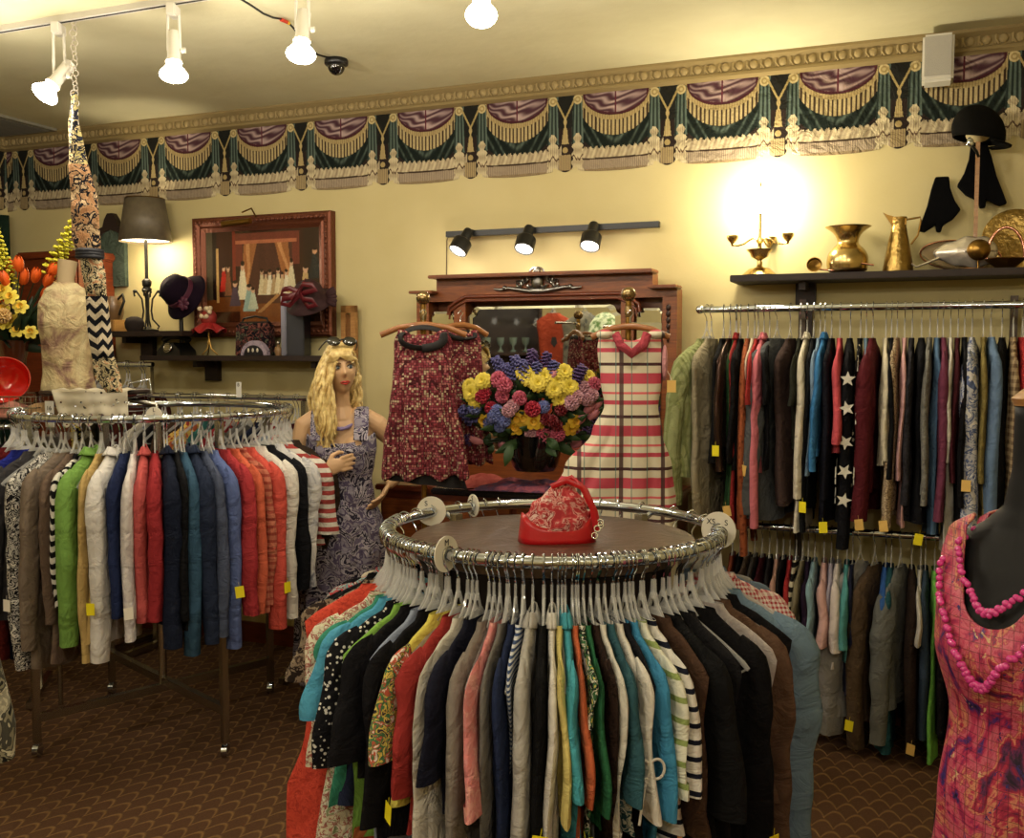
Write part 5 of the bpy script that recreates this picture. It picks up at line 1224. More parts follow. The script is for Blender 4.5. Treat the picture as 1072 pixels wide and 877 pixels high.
m = MB(); 
for k in range(3): a = k * 2.1 + .3; m.tube([(.05 * math.cos(a), .05 * math.sin(a), .004), (.012 * math.cos(a), .012 * math.sin(a), .04), (0, 0, .10)], .004, 6)
m.tube([(0, 0, .09), (0, 0, .13)], .005, 6); m.build('tripod', BRASSD, e)
e = thing('red_bonnet', 'red ribbon bonnet with cream flowers on the small stand', 'hat', W(u, .16, ZL + .125), -TH)
m = MB()
m.grid(lambda a, b: ((.03 + .07 * b ** 1.2 * (1 + .18 * math.sin(a * 2 * PI * 6))) * math.cos(a * 2 * PI), (.03 + .06 * b ** 1.2) * math.sin(a * 2 * PI), .07 - .055 * b + .014 * math.sin(a * 2 * PI * 6 + 1) * b), 72, 8)
RED = mat('red_satin', '#8e1a1c', .45); o = m.build('brim', RED, e, ang=80); mod(o, 'SOLIDIFY', thickness=.003)
MB().ball((0, 0, .09), (.048, .045, .05), 18, 10).build('crown', mat('red_brocade', '#9a2a22', .6, var=.8, bscale=30), e)
m = MB()
for k in range(9): m.ball((R.uniform(-.03, .045), R.uniform(-.05, -.02), .12 + R.uniform(-.03, .025)), .014, 8, 6)
m.build('flower_trim', mat('cream_petals', '#cdb998', .8), e)
u = at_u(265, .12); e = thing('tapestry_handbag', 'black handbag embroidered with flowers on the long shelf', 'bag', W(u, .10, ZL), -TH)
m = MB(); hw = .12; m.prism([(-hw, 0), (hw, 0), (hw * .92, .17), (hw * .8, .185), (-hw * .8, .185), (-hw * .92, .17)], -.035, .035); o = m.build('bag_body', cloth(('print', ('#16121a', '#1a141c', '#17121a', '#8a4a3c', '#15121a', '#15121a', '#6a6a50', '#15121a'), 24)), e, smooth=False); mod(o, 'BEVEL', width=.012, segments=3)
MB().tube([(-.09, 0, .18), (-.08, 0, .21), (0, 0, .222), (.08, 0, .21), (.09, 0, .18)], .006, 8).build('handle', BLACK, e)
MB().box((0, -.002, .186), (.20, .03, .014), bev=.004).build('clasp_frame', BLACK, e)
u = at_u(266, .2); e = thing('evening_bag', 'half-round lilac and black beaded evening bag before the tapestry handbag', 'bag', W(u, .19, ZL), -TH)
MB().prism([(.088 * math.cos(t), .002 + .082 * math.sin(t)) for t in np.linspace(0, PI, 20)], -.016, .016).build('bag_rim', cloth(('soft', ('#8c7890', '#b4a0b0', '#6a5a70'), 40)), e, smooth=False)
MB().prism([(.064 * math.cos(t), .002 + .056 * math.sin(t)) for t in np.linspace(0, PI, 20)], -.022, .0).build('bag_front', mat('black_beads', '#15121a', .4, bump=.8, bscale=120), e, smooth=False)
for x in (-.03, .0, .03): MB().ball((x, -.024, .03), (.007, .005, .012), 8, 6).build('bead_drop', mat('cream_bead', '#cfc6b0', .4), e)
u = at_u(307, .15); e = thing('boot_box', 'tall dark box with silver side carrying the burgundy hat', 'box', W(u, .13, ZL), -TH + .25)
zz = uz(300, 308, .15)[1] - ZL
MB().box((.02, 0, zz / 2), (.10, .12, zz), bev=.004).build('box_body', mat('dark_lacquer_box', '#15141c', .4), e, smooth=False)
MB().box((-.046, -.0, zz / 2), (.030, .124, zz + .004), bev=.006).build('silver_side', mat('brushed_silver', '#8a8a98', .3, .9), e)
e = thing('burgundy_hat', 'burgundy feathered hat with ribbon bow atop the tall box', 'hat', W(at_u(324, .2), .19, ZL + zz - .0), -TH)
BU = mat('burgundy_velvet', '#2a070c', .8, bump=.3)
o = MB().lathe([(0, .10), (.05, .095), (.08, .06), (.086, .02), (.10, .0), (.14, -.02)], 36, (0, .0, -.03), Matrix.Rotation(math.radians(35), 3, 'X'), close=True).build('crown', BU, e); mod(o, 'SOLIDIFY', thickness=.005)
RB = mat('burgundy_ribbon', '#551019', .4); m = MB()
for s, up in ((-1, .0), (1, .02), (-1, -.05), (1, -.06)):
    m.tube([(0, -.10, .0), (s * .04, -.13, .02 + up), (s * .09, -.12, .015 + up), (s * .11, -.11, -.01 + up), (s * .06, -.11, -.02 + up), (0, -.10, -.01)], [(.004, .014)] * 6, 8)
m.tube([(-.05, -.12, -.06), (.06, -.13, .07)], .003, 6); m.build('bow', RB, e)
m = MB()
for k in range(10): a = R.uniform(-.6, 1.2); m.ball((.09 + .06 * math.cos(a), -.02, -.03 + .06 * math.sin(a)), (.035, .006, .014), 8, 6, Matrix.Rotation(-a, 3, 'Y'))
m.build('feather', BU, e)
# black telephone on a block
u = at_u(182, .18); e = thing('telephone', 'old black dial telephone at the end of the long shelf', 'telephone', W(u, .16, ZL), -TH)
MB().prism([(-.085, 0), (.085, 0), (.08, .03), (.045, .06), (.035, .075), (-.035, .075), (-.045, .06), (-.08, .03)], -.07, .07).build('phone_body', BLACK, e)
MB().torus((0, -.075, .045), .026, .006, 24, 8, Matrix.Rotation(PI / 2 - .3, 3, 'X')).lathe([(0, .0), (.02, 0), (.02, .006), (0, .006)], 20, (0, -.075, .045), Matrix.Rotation(PI / 2 - .3, 3, 'X')).build('dial', CHROMED, e)
MB().tube([(-.09, 0, .085), (-.075, 0, .098), (-.04, 0, .105), (.04, 0, .105), (.075, 0, .098), (.09, 0, .085)], [.02, .018, .011, .011, .018, .02], 10).build('handset', BLACK, e)
u = at_u(290, .2); e = thing('perfume_bottle', 'small ornate glass bottle between the evening bag and the tall box', 'bottle', W(u, .19, ZL), -TH)
MB().lathe([(0, 0), (.016, 0), (.022, .02), (.02, .04), (.008, .05), (.008, .06), (0, .06)], 16).build('bottle_body', mat('amber_glass', '#8a6a4a', .1, alpha=.8), e); MB().ball((0, 0, .07), .012, 10, 8).build('stopper', CHROMED, e)
# wooden door strip / loom frame standing behind the mannequin
u0_, zt = uz(358, 320, .06); u1_, _ = uz(373, 320, .06); e = thing('wooden_screen', 'narrow upright honey-coloured wooden frame behind the blonde mannequin', 'wooden frame', W(u0_, 0, 0), -TH)
Lw = u1_ - u0_
MB().box((.015, -.06, zt / 2), (.03, .03, zt)).box((Lw - .015, -.06, zt / 2), (.03, .03, zt)).box((Lw / 2, -.06, zt - .02), (Lw, .03, .04)).box((Lw / 2, -.06, .08), (Lw, .03, .08)).build('frame', WOODL, e, smooth=False)
MB().box((Lw / 2, -.055, zt / 2), (Lw - .05, .012, zt - .1)).build('panel', wood('honey_panel', '#6a4420', '#8a5c30'), e, smooth=False)
# dark green curtain by the corner on the far side wall + dark cupboard top
m = MB(); m.grid(lambda a, b: (a * 1.1, -.05 - .025 * math.sin(a * 60) - .008 * math.sin(a * 23), b * (uz(18, 226, .02)[1])), 110, 12)
o = m.build('curtain', cloth(('soft', ('#142a1e', '#1e3828'), 10)), loc=W(UL, 1.13, 0), rz=-TH + PI / 2); mod(o, 'SOLIDIFY', thickness=.004); tag(o, 'dark green pleated curtain at the corner of the shop', 'curtain')
u0_, zt = uz(20, 267, .3); u1_, _ = uz(82, 267, .3); Lc = u1_ - u0_; e = thing('cupboard', 'tall dark red wooden cupboard behind the tulips', 'cupboard', W(u0_, .02, 0), -TH)
MB().box((Lc / 2, -.14, zt / 2), (Lc, .28, zt - .04)).build('body', WOODR, e, smooth=False); MB().box((Lc / 2, -.14, zt - .01), (Lc + .04, .30, .05), bev=.01).build('cornice', WOODR, e)
for k in range(2):
    d_ = MB().box((Lc * (.25 + .5 * k), -.29, zt * .5), (Lc / 2 - .02, .02, zt - .2), bev=.004).build('door', WOODR, e); MB().ball((Lc * (.46 + .08 * k), -.31, zt * .5), .014, 10, 8).build('knob', BRASSD, d_)

# ================================================================ figures
def head_pts(u, v):
    "u around, v from crown to chin; face looks along -y"
    a = 2 * PI * u; b = PI * v; x = .071 * math.sin(b) * math.sin(a); y = -.088 * math.sin(b) * math.cos(a); z = .116 * math.cos(b)
    f = max(0, -y / .088); lo = max(0, -z / .116)
    x *= 1 - .42 * lo ** 1.6 * (.4 + .6 * f); y *= 1 - .12 * lo
    if y > 0: y *= 1 + .10 * (1 - lo)
    g = lambda px, pz, sx, sz: math.exp(-((x - px) / sx) ** 2 - ((z - pz) / sz) ** 2)
    if f > .25:
        y -= .024 * g(0, -.020, .011, .014) + .012 * g(0, .002, .008, .026) + .007 * g(0, -.058, .022, .011) + .010 * g(0, -.098, .022, .018)
        y += .010 * (g(.029, .010, .016, .010) + g(-.029, .010, .016, .010)); y -= .005 * (g(.03, .030, .022, .008) + g(-.03, .030, .022, .008)) + .006 * (g(.042, -.022, .02, .02) + g(-.042, -.022, .02, .02))
    return Vector((x, y, z))
def add_hand(m, wrist, d, palm, curl, side, thumb=1):
    "d: direction of the fingers, palm: palm normal, side: towards the little finger"
    d, palm, side = Vector(d).normalized(), Vector(palm).normalized(), Vector(side).normalized()
    m.tube([wrist, wrist + d * .03, wrist + d * .06, wrist + d * .085], [(.020, .014), (.034, .013), (.038, .012), (.034, .010)], 12) if False else None
    c = wrist + d * .045; M = Matrix((side, palm, d)).transposed(); m.ball(c, (.037, .014, .052), 14, 10, M)
    for k, (off, ln) in enumerate(((-.028, .068), (-.010, .078), (.009, .073), (.027, .058))):
        p = wrist + d * .08 + side * off; q = [p]; an = .15
        for s in (.42, .32, .26): an += curl; q.append(q[-1] + (d * math.cos(an) + palm * math.sin(an) + side * off * 1.5) * ln * s)
        m.tube(q, [.0092, .0088, .0080, .0066], 8)
    p = wrist + d * .025 - side * .03; m.tube([p + side * .012, p + (-side * .022 + d * .018 + palm * .008), p + (-side * .028 + d * .048 + palm * .02), p + (-side * .02 + d * .068 + palm * .026)], [.013, .011, .0095, .007], 8)
def figure_woman():
    hp = at(356, 386, 4.62); Z = hp.z + 0.0; loc = Vector((hp.x - .0, hp.y, 0)); yaw = .10
    e = thing('mannequin', 'blonde female mannequin in a lilac flowered dress with sunglasses on her head', 'mannequin', loc, yaw)
    hz = hp.z; m = MB(); sz = hz - .232       # shoulder height
    # torso, neck, limbs as tapering tubes merged into one skin
    T = lambda pts, r: m.tube(pts, r, 16)
    T([(0, .01, hz - .07), (0, .02, hz - .12), (-.002, .03, hz - .17), (0, .035, hz - .225)], [.044, .040, .046, .074])
    T([(-.0, .035, sz + .03), (0, .03, sz - .04), (0, .02, sz - .16), (0, .02, sz - .26), (0, .03, sz - .38), (0, .035, sz - .52), (0, .035, sz - .60)], [(.05, .07), (.082, .155), (.092, .145), (.080, .118), (.088, .128), (.105, .165), (.1, .15)])
    for s in (-1, 1): m.ball((s * .068, -.045, sz - .13), (.055, .05, .055), 14, 10)
    T([(.05, .03, sz + .012), (.12, .03, sz - .005), (.165, .034, sz - .03), (.225, .05, sz - .09), (.325, .08, sz - .185), (.33, .075, sz - .20), (.29, .04, sz - .245), (.235, .0, sz - .295), (.215, -.01, sz - .31)], [.045, .05, .050, .042, .036, .036, .032, .024, .022])
    T([(-.05, .03, sz + .012), (-.12, .03, sz - .005), (-.165, .028, sz - .03), (-.195, .02, sz - .13), (-.215, -.01, sz - .26), (-.21, -.03, sz - .285), (-.15, -.12, sz - .26), (-.085, -.18, sz - .225), (-.065, -.195, sz - .215)], [.045, .05, .050, .042, .037, .037, .032, .024, .021])
    add_hand(m, Vector((-.062, -.196, sz - .212)), (.9, -.05, .28), (.1, .95, -.1), .28, (.1, 0, -1))
    add_hand(m, Vector((.218, -.008, sz - .305)), (-.35, -.45, -.6), (-.85, .2, .1), .25, (.2, -.6, .5))
    for s in (-1, 1):
        T([(s * .085, .035, sz - .56), (s * .09, .03, sz - .72), (s * .085, .02, sz - .98), (s * .08, .03, sz - 1.10), (s * .078, .045, .12), (s * .078, .04, .055)], [.095, .085, .052, .054, .034, .034])
        T([(s * .078, .07, .045), (s * .08, .0, .045), (s * .085, -.07, .030), (s * .088, -.12, .022)], [(.030, .035), (.034, .036), (.036, .024), (.026, .014)])
    Mh = Matrix.Rotation(.28, 3, 'Z') @ Matrix.Rotation(-.08, 3, 'Y'); hc = Vector((0, 0, hz))
    vs = []; n1, n2 = 72, 54; 
    for j in range(n2 + 1):
        for i in range(n1): vs.append(hc + Mh @ head_pts(i / n1, max(.004, min(.996, j / n2))))
    fs = [(j * n1 + i, j * n1 + (i + 1) % n1, (j + 1) * n1 + (i + 1) % n1, (j + 1) * n1 + i) for j in range(n2) for i in range(n1)] + [tuple(range(n1)), tuple(n2 * n1 + i for i in range(n1))[::-1]]
    m.add(vs, fs)
    SK = mat('mannequin_skin', '#cda67e', .45)
    b = m.build('body', SK, e, ang=180); mod(b, 'REMESH', mode='VOXEL', voxel_size=.0045, use_smooth_shade=True); mod(b, 'SMOOTH', iterations=2, factor=.4)
    H = lambda x, y, z: hc + Mh @ Vector((x, y, z))
    for s in (-1, 1):
        o = MB().ball(H(s * .029, -.0775, .008), (.0145, .008, .0085), 14, 8, Mh).build('eye', mat('eye_white', '#d8d2c4', .2), b)
        MB().ball(H(s * .029 + .003, -.0850, .008), (.0065, .003, .0072), 12, 8, Mh).build('iris', mat('iris_blue', '#2c3c44', .2), o)
        MB().tube([H(s * .014, -.083, .010), H(s * .022, -.087, .0165), H(s * .034, -.085, .0175), H(s * .045, -.075, .012)], [.0015, .0026, .0028, .001], 6).build('eyelash', mat('dark_liner', '#1a1210', .6), o)
        MB().tube([H(s * .012, -.0885, .026), H(s * .028, -.0885, .033), H(s * .047, -.074, .027)], [.0022, .0028, .001], 6).build('eyebrow', mat('brown_brow', '#5a3c20', .8), b)
    MB().tube([H(-.023, -.086, -.060), H(-.010, -.0945, -.0555), H(0, -.095, -.0575), H(.010, -.0945, -.0555), H(.023, -.086, -.060)], [.0015, .0042, .0036, .0042, .0015], 8).tube([H(-.021, -.086, -.062), H(0, -.0945, -.068), H(.021, -.086, -.062)], [.0015, .0052, .0015], 8).build('lips', mat('red_lips', '#b02a20', .35), b)
    # hair: cap and wavy locks
    h = MB(); r = random.Random(4)
    def cap(u, v):
        a = 2 * PI * u; q = head_pts(u, .02 + v * (.60 if math.cos(a) < .1 else .60 - .26 * max(0, math.cos(a)) ** .5)); n_ = 1.11 + .03 * math.sin(a * 26 + v * 5); return H(q.x * n_, q.y * n_ + .002, q.z * 1.05 + .004)
    h.grid(cap, 96, 24)
    for k in range(150):
        side = -1 if r.random() < .68 else 1; t0 = r.uniform(.0, 1)
        a = (r.uniform(.35, 2.6)) * side; st = head_pts((a / (2 * PI)) % 1, r.uniform(.12, .42)); st = Vector((st.x * 1.14, st.y * 1.12, st.z * 1.06))
        front = side < 0 and r.random() < .75; L_ = r.uniform(.30, .43) if side < 0 else r.uniform(.16, .30)
        pts = [H(*st)]; ph = r.uniform(0, 6.3); n = 12
        ex = Vector((side * r.uniform(.070, .145), (-.075 if front else .04) + r.uniform(-.03, .03), 0))
        if side > 0: ex = Vector((r.uniform(.055, .09), r.uniform(.02, .09), 0))
        for i in range(1, n):
            q = i / (n - 1); w2 = min(1, q * 2.2); base = Vector((st.x * 1.05, st.y, st.z)).lerp(Vector((ex.x, ex.y, st.z)), w2 * .9)
            base.z = st.z - q * L_; base.x += .016 * math.sin(q * 12 + ph) * q; base.y += .014 * math.cos(q * 13 + ph) * q; pts.append(H(*base))
        h.tube(pts, [.007] + [r.uniform(.008, .0115)] * (n - 4) + [.008, .006, .003], 6)
    for k in range(16):        # swept fringe
        x0 = -.045 + k * .006; h.tube([H(x0 + .02, -.045, .112), H(x0 - .0, -.083, .088), H(x0 - .018, -.098, .060), H(x0 - .035 if x0 < 0 else x0 + .02, -.088, .036)], [.006, .007, .007, .003], 6)
    hm = NT('blonde_hair'); c1 = hm.ramp(hm.noise(hm.coord(), 45, 3).outputs[0], [(.3, lin('#b08c48')), (.7, lin('#ecd692'))], 'LINEAR'); hm.l(c1, hm.b.inputs['Base Color']); hm.b.inputs['Roughness'].default_value = .35; hm.b.inputs['Sheen Weight'].default_value = .2
    h.build('hair', hm.m, e, ang=80)
    # sunglasses pushed up on the hair (things of their own)
    g = thing('sunglasses', 'black round sunglasses pushed up on the blonde hair', 'sunglasses', loc + Matrix.Rotation(yaw, 3, 'Z') @ H(0, -.072, .118), yaw + .28)
    for s in (-1, 1): MB().ball((s * .036, -.012, .008), (.032, .008, .024), 20, 10, Matrix.Rotation(-.5, 3, 'X')).build('lens', mat('dark_lens', '#08080a', .05, coat=1), g)
    MB().tube([(-.01, -.015, .012), (0, -.018, .016), (.01, -.015, .012)], .004, 8).build('bridge', BLACK, g)
    for s in (-1, 1): MB().tube([(s * .068, -.010, .010), (s * .08, .03, -.01), (s * .085, .08, -.03)], .0035, 6).build('temple', BLACK, g)
    # dress
    FL = cloth(('print', ('#8d8698', '#5b4f70', '#a49cab', '#2e2a40', '#b3abb8', '#6d6282'), 14)); d = MB()
    prof = [(sz - .085, .160, .118), (sz - .13, .164, .146), (sz - .2, .154, .132), (sz - .28, .140, .112), (sz - .36, .152, .122), (sz - .5, .195, .15), (sz - .62, .205, .16), (sz - .9, .21, .17), (sz - 1.22, .225, .18)]
    def dr(u, v):
        a = 2 * PI * u; z = prof[0][0] + (prof[-1][0] - prof[0][0]) * v; rx = interp(-z, [(-p[0], p[1]) for p in prof]); ry = interp(-z, [(-p[0], p[2]) for p in prof])
        w2 = min(1, max(0, (v - .25) * 2.5)); n_ = 1 + .05 * w2 * math.sin(a * 9 + v * 3) + .03 * w2 * math.sin(a * 17 - v * 6)
        sg = -math.cos(a); zz = z + (.0 if v > .02 else .03 * max(0, abs(math.sin(a)) ** 2) - .02 * max(0, -sg))
        return (rx * n_ * math.sin(a), .022 - ry * n_ * math.cos(a) , zz)
    d.grid(dr, 96, 60); o = d.build('dress', FL, e, ang=80); mod(o, 'SOLIDIFY', thickness=.004)
    for s in (-1, 1):
        st = MB(); st.tube([(s * .095, -.100, sz - .09), (s * .098, -.080, sz - .03), (s * .098, -.03, sz + .035), (s * .095, .03, sz + .052), (s * .09, .10, sz - .0), (s * .09, .115, sz - .09)], [(.005, .033)] * 6, 8); st.build('strap', FL, o)
    nk = thing('necklace', 'chunky lilac rope necklace around the blonde mannequin neck', 'necklace', loc, yaw); kb = MB()
    pts = [Vector((.062 * math.sin(a), .02 - .085 * math.cos(a) * (1.15 if math.cos(a) > 0 else .6), hz - .205 - .055 * (1 + math.cos(a)) / 2 * 1.2 + (.01 if math.cos(a) < 0 else 0))) for a in np.linspace(0, 2 * PI, 37)]
    kb.tube(pts, [.0085 + .0015 * math.sin(k * 2) for k in range(37)], 8); kb.build('beads', mat('lilac_beads', '#8a7cae', .6, bump=.6, bscale=150), nk)
figure_woman()

def figure_torso():
    "black dress form at the edge of the picture wearing the painted pink dress"
    YM = 1.78; c = at(1086, 560, YM); yaw = -1.0; loc = Vector((c.x, c.y, 0)); SZ = c.z
    e = thing('dress_form', 'black dress form in a pink and coral splashed dress at the picture edge', 'dress form', loc, yaw)
    b = MB(); prof = [(SZ + .235, .0, .0), (SZ + .23, .042, .045), (SZ + .12, .043, .046), (SZ + .05, .056, .056), (SZ + .015, .095, .065), (SZ - .02, .150, .080), (SZ - .06, .165, .10), (SZ - .13, .158, .12), (SZ - .20, .150, .125), (SZ - .32, .118, .095), (SZ - .45, .150, .115), (SZ - .56, .17, .125), (SZ - .70, .165, .12)]
    def f(u, v):
        a = 2 * PI * u; k = v * (len(prof) - 1); i = min(len(prof) - 2, int(k)); q = k - i; P, Q = prof[i], prof[i + 1]
        z, rx, ry = [P[j] + (Q[j] - P[j]) * q for j in range(3)]
        bust = .035 * math.exp(-((z - SZ + .17) / .06) ** 2) * max(0, math.cos(a)) * (.4 + .6 * abs(math.sin(2 * a)))
        return (rx * math.sin(a), -(ry + bust) * math.cos(a) - .02 * max(0, (SZ - .05 - z)) * 0, z)
    b.grid(f, 64, 72); BF = mat('black_form', '#060607', .6, spec=.25); b.build('torso', BF, e, ang=180)
    MB().lathe([(0, SZ + .23), (.045, SZ + .232), (.05, SZ + .245), (.03, SZ + .262), (.012, SZ + .27), (.016, SZ + .285), (.02, SZ + .30), (.012, SZ + .32), (0, SZ + .325)], 24).build('neck_cap', WOODL, e)
    MB().tube([(0, 0, .05), (0, 0, SZ - .68)], .016, 12).build('stand_pole', CHROMED, e); MB().lathe([(0, 0), (.16, 0), (.165, .012), (.03, .03), (.02, .06), (0, .06)], 32).build('base', BLACK, e)
    t = NT('splashed_silk'); co_ = t.coord(); mp = t.n('Mapping'); mp.inputs['Scale'].default_value = (1, 1, .75); mp.inputs['Rotation'].default_value = (0, .5, 0); t.l(co_, mp.inputs[0])
    nz = t.noise(mp.outputs[0], 7.5, 6, .62, 1.8)
    cols = ['#100c1c', '#241c58', '#4a2a70', '#86204c', '#a82850', '#bc4660', '#c06070', '#a82c4c', '#c88a66', '#b0304a', '#8a1a3c', '#5a2450', '#1c1028']
    col = t.ramp(nz.outputs[0], [(.32 + .36 * i / (len(cols) - 1), lin(h_)) for i, h_ in enumerate(cols)], 'LINEAR')
    n2 = t.noise(mp.outputs[0], 22, 4, .7, 1.0); col = t.mix(t.math('GREATER_THAN', n2.outputs[0], .64), col, lin('#c8a87c')); col = t.mix(t.math('LESS_THAN', n2.outputs[0], .36), col, lin('#2c2468'))
    sx = t.n('SeparateXYZ'); t.l(co_, sx.inputs[0]); ln = t.math('LESS_THAN', t.math('FRACT', t.math('DIVIDE', sx.outputs[2], .016)), .10); ln2 = t.math('LESS_THAN', t.math('FRACT', t.math('DIVIDE', t.math('ADD', sx.outputs[0], t.math('MULTIPLY', sx.outputs[1], .6)), .02)), .09)
    col = t.mix(t.math('MULTIPLY', t.math('MAXIMUM', ln, ln2), .55), col, lin('#3a1820'))
    t.l(col, t.b.inputs['Base Color']); t.b.inputs['Roughness'].default_value = .5; t.bump(t.noise(co_, 9, 3).outputs[0], .5, .02)
    d = MB(); hem = .28
    def g(u, v):
        a = 2 * PI * u; ca, sa = math.cos(a), math.sin(a)
        # neckline: deep in front, shoulder straps at the sides
        topz = SZ - .125 + .0 if ca > 0 else SZ - .02
        sh = math.exp(-((abs(sa) - .70) / .30) ** 2); topz = (SZ - .15) * (1 - sh) + (SZ + .035) * sh if ca > 0 else (SZ - .01) * (1 - sh) + (SZ + .035) * sh
        if abs(sa) > .88: topz = min(topz, SZ - .03 - (abs(sa) - .88) * .9)
        z = topz + (hem - topz) * (v ** 1.15)
        PZ = [(-(SZ + .04), (.118, .085)), (-(SZ + .0), (.166, .092)), (-(SZ - .06), (.176, .112)), (-(SZ - .13), (.176, .142)), (-(SZ - .2), (.170, .158)), (-(SZ - .34), (.140, .122)), (-(SZ - .5), (.160, .138)), (-(SZ - .75), (.178, .16)), (-.28, (.22, .20))]
        rx = interp(-z, [(p, q[0]) for p, q in PZ]); ry = interp(-z, [(p, q[1]) for p, q in PZ]); w2 = max(0, min(1, (SZ - .3 - z) * 2.2))
        n_ = 1 + .045 * w2 * math.sin(a * 8 + 2 * z) + .02 * w2 * math.sin(a * 19 + 5 * z) + .012 * math.sin(a * 5 + z * 18)
        return (rx * n_ * sa, -ry * n_ * ca, z)
    d.grid(g, 120, 90); o = d.build('dress', t.m, e, ang=80); mod(o, 'SOLIDIFY', thickness=.004)
    # the beads hang over the bust
    BE = mat('magenta_pearl', '#c83a86', .18, coat=.6)
    Mz = Matrix.Rotation(yaw, 3, 'Z')
    def strand(name, label, low, wx, r_, k2):
        n = thing('bead_necklace', label, 'necklace', loc, yaw); cnt = int(44 * k2)
        m0 = MB().ball((0, 0, 0), r_, 12, 8).mesh('bead', BE)
        for i in range(cnt):
            a = 2 * PI * i / cnt; c = (1 + math.cos(a)) / 2; z = SZ + .050 - low * c ** 1.25; x = (.060 + wx * math.sin(PI * min(1, c * 1.1)) * .55) * math.sin(a) * (1.15 - .3 * c)
            TB = [(-(SZ + .06), (.058, .058)), (-(SZ + .02), (.10, .070)), (-(SZ - .03), (.165, .105)), (-(SZ - .08), (.178, .130)), (-(SZ - .13), (.180, .148)), (-(SZ - .2), (.175, .166)), (-(SZ - .30), (.155, .145))]
            rx = interp(-z, [(p, q[0]) for p, q in TB]); ry = interp(-z, [(p, q[1]) for p, q in TB]); y = -(ry + r_) * math.sqrt(max(.02, 1 - (x / rx) ** 2))
            if math.cos(a) < -.55: y = abs(y) * .9
            elif math.cos(a) < -.1: q = (math.cos(a) + .55) / .45; y = .05 + (y - .05) * q
            o2 = link('bead', m0, n); o2.location = (x, y, z + .004 * math.sin(i * 2.3))
        pts = None
    strand('necklace', 'long magenta pearl necklace reaching the bust of the black dress form', .30, .13, .0066, 2.9)
    strand('necklace', 'shorter magenta pearl necklace lying inside the longer one on the dress form', .17, .07, .0060, 2.2)
figure_torso()

# headless cream dress form on the display platform
def small_form():
    bz = 1.548; c = at(72, 405, 4.56); e = thing('dress_form', 'headless cream dress form in a hand-painted silk top beside the tulips', 'dress form', (c.x, c.y, bz), .35)
    top = at(72, 296, 4.56).z - bz; H = top
    PZ = [(0, (.118, .085)), (.10, (.105, .078)), (.22, (.108, .082)), (.34, (.124, .096)), (.42, (.118, .088)), (.50, (.09, .066)), (.54, (.048, .045)), (.60, (.040, .040))]
    sc = H / .54; m = MB()
    m.grid(lambda u, v: (interp(v * .54, [(p, q[0]) for p, q in PZ]) * math.sin(2 * PI * u) * (1 + .02 * math.sin(u * 40 + v * 9)), -interp(v * .54, [(p, q[1]) for p, q in PZ]) * math.cos(2 * PI * u) * (1 + .02 * math.sin(u * 50)), v * .54 * sc), 64, 40)
    m.build('silk_top', cloth(('soft', ('#5e3c30', '#8e6a56', '#b49c68', '#c2b07c', '#a4845e', '#7a5040'), 5)), e, ang=180)
    MB().tube([(0, 0, H - .02), (.0, 0, H + .02), (.012, 0, H + .10)], [(.042, .04), (.038, .036), (.046, .042)], 24).build('neck', mat('cream_linen', '#a08c6a', .8), e)
    MB().lathe([(0, 0), (.11, 0), (.116, .004), (0, .005)], 24, sy=.72).build('bottom', mat('cream_linen', '#a08c6a', .8), e)
small_form()
c = at(100, 408, 4.56)
e = thing('display_platform', 'round dark platform over the castered rack carrying the cream dress form', 'display stand', (c.x, c.y, 0))
MB().lathe([(0, 1.53), (.23, 1.53), (.235, 1.539), (.23, 1.548), (0, 1.548)], 40).build('platform_top', WOODD, e, ang=40); MB().tube([(LX - c.x, LD - c.y, LH - .04), (LX - c.x, LD - c.y, 1.48), (0, 0, 1.53)], .012, 10).build('support', CHROMED, e)
def lace():
    m = MB(); a = at(54, 410, 4.30); b = at(138, 406, 4.36)
    def fn(u, v):
        x = u * (b.x - a.x); edge = .026 * abs(math.sin(u * PI * 6)); 
        if v < .35: q = v / .35; return (x + .0, .12 * (1 - q), .004 + .004 * math.sin(u * 30) * (1 - q))
        q = (v - .35) / .65; return (x * (.96 - .10 * q) + .035 * q, -.010 * math.sin(u * 22) * q - .004, -(.135 + edge) * q * (1 - .1 * u))
    m.grid(fn, 80, 30)
    t = NT('ivory_lace'); co_ = t.coord(); v = t.n('TexVoronoi'); v.inputs['Scale'].default_value = 55; t.l(co_, v.inputs['Vector']); w2 = t.n('TexWave'); w2.wave_type = 'RINGS'; w2.inputs['Scale'].default_value = 5; w2.inputs['Distortion'].default_value = 7; w2.inputs['Detail'].default_value = 3; t.l(co_, w2.inputs['Vector'])
    t.l(t.mix(w2.outputs['Fac'], lin('#a99f88'), lin('#d0c8b2')), t.b.inputs['Base Color']); t.b.inputs['Roughness'].default_value = .9
    al = t.math('MAXIMUM', t.math('GREATER_THAN', v.outputs['Distance'], .28), t.math('GREATER_THAN', w2.outputs['Fac'], .5)); t.l(al, t.b.inputs['Alpha']); t.bump(w2.outputs['Fac'], .25, .003)
    o = m.build('lace_cloth', t.m, loc=(a.x, a.y, 1.553), rz=math.atan2(b.y - a.y, b.x - a.x)); mod(o, 'SOLIDIFY', thickness=.002); tag(o, 'ivory lace cloth draped over the front of the round platform', 'lace cloth')
lace()

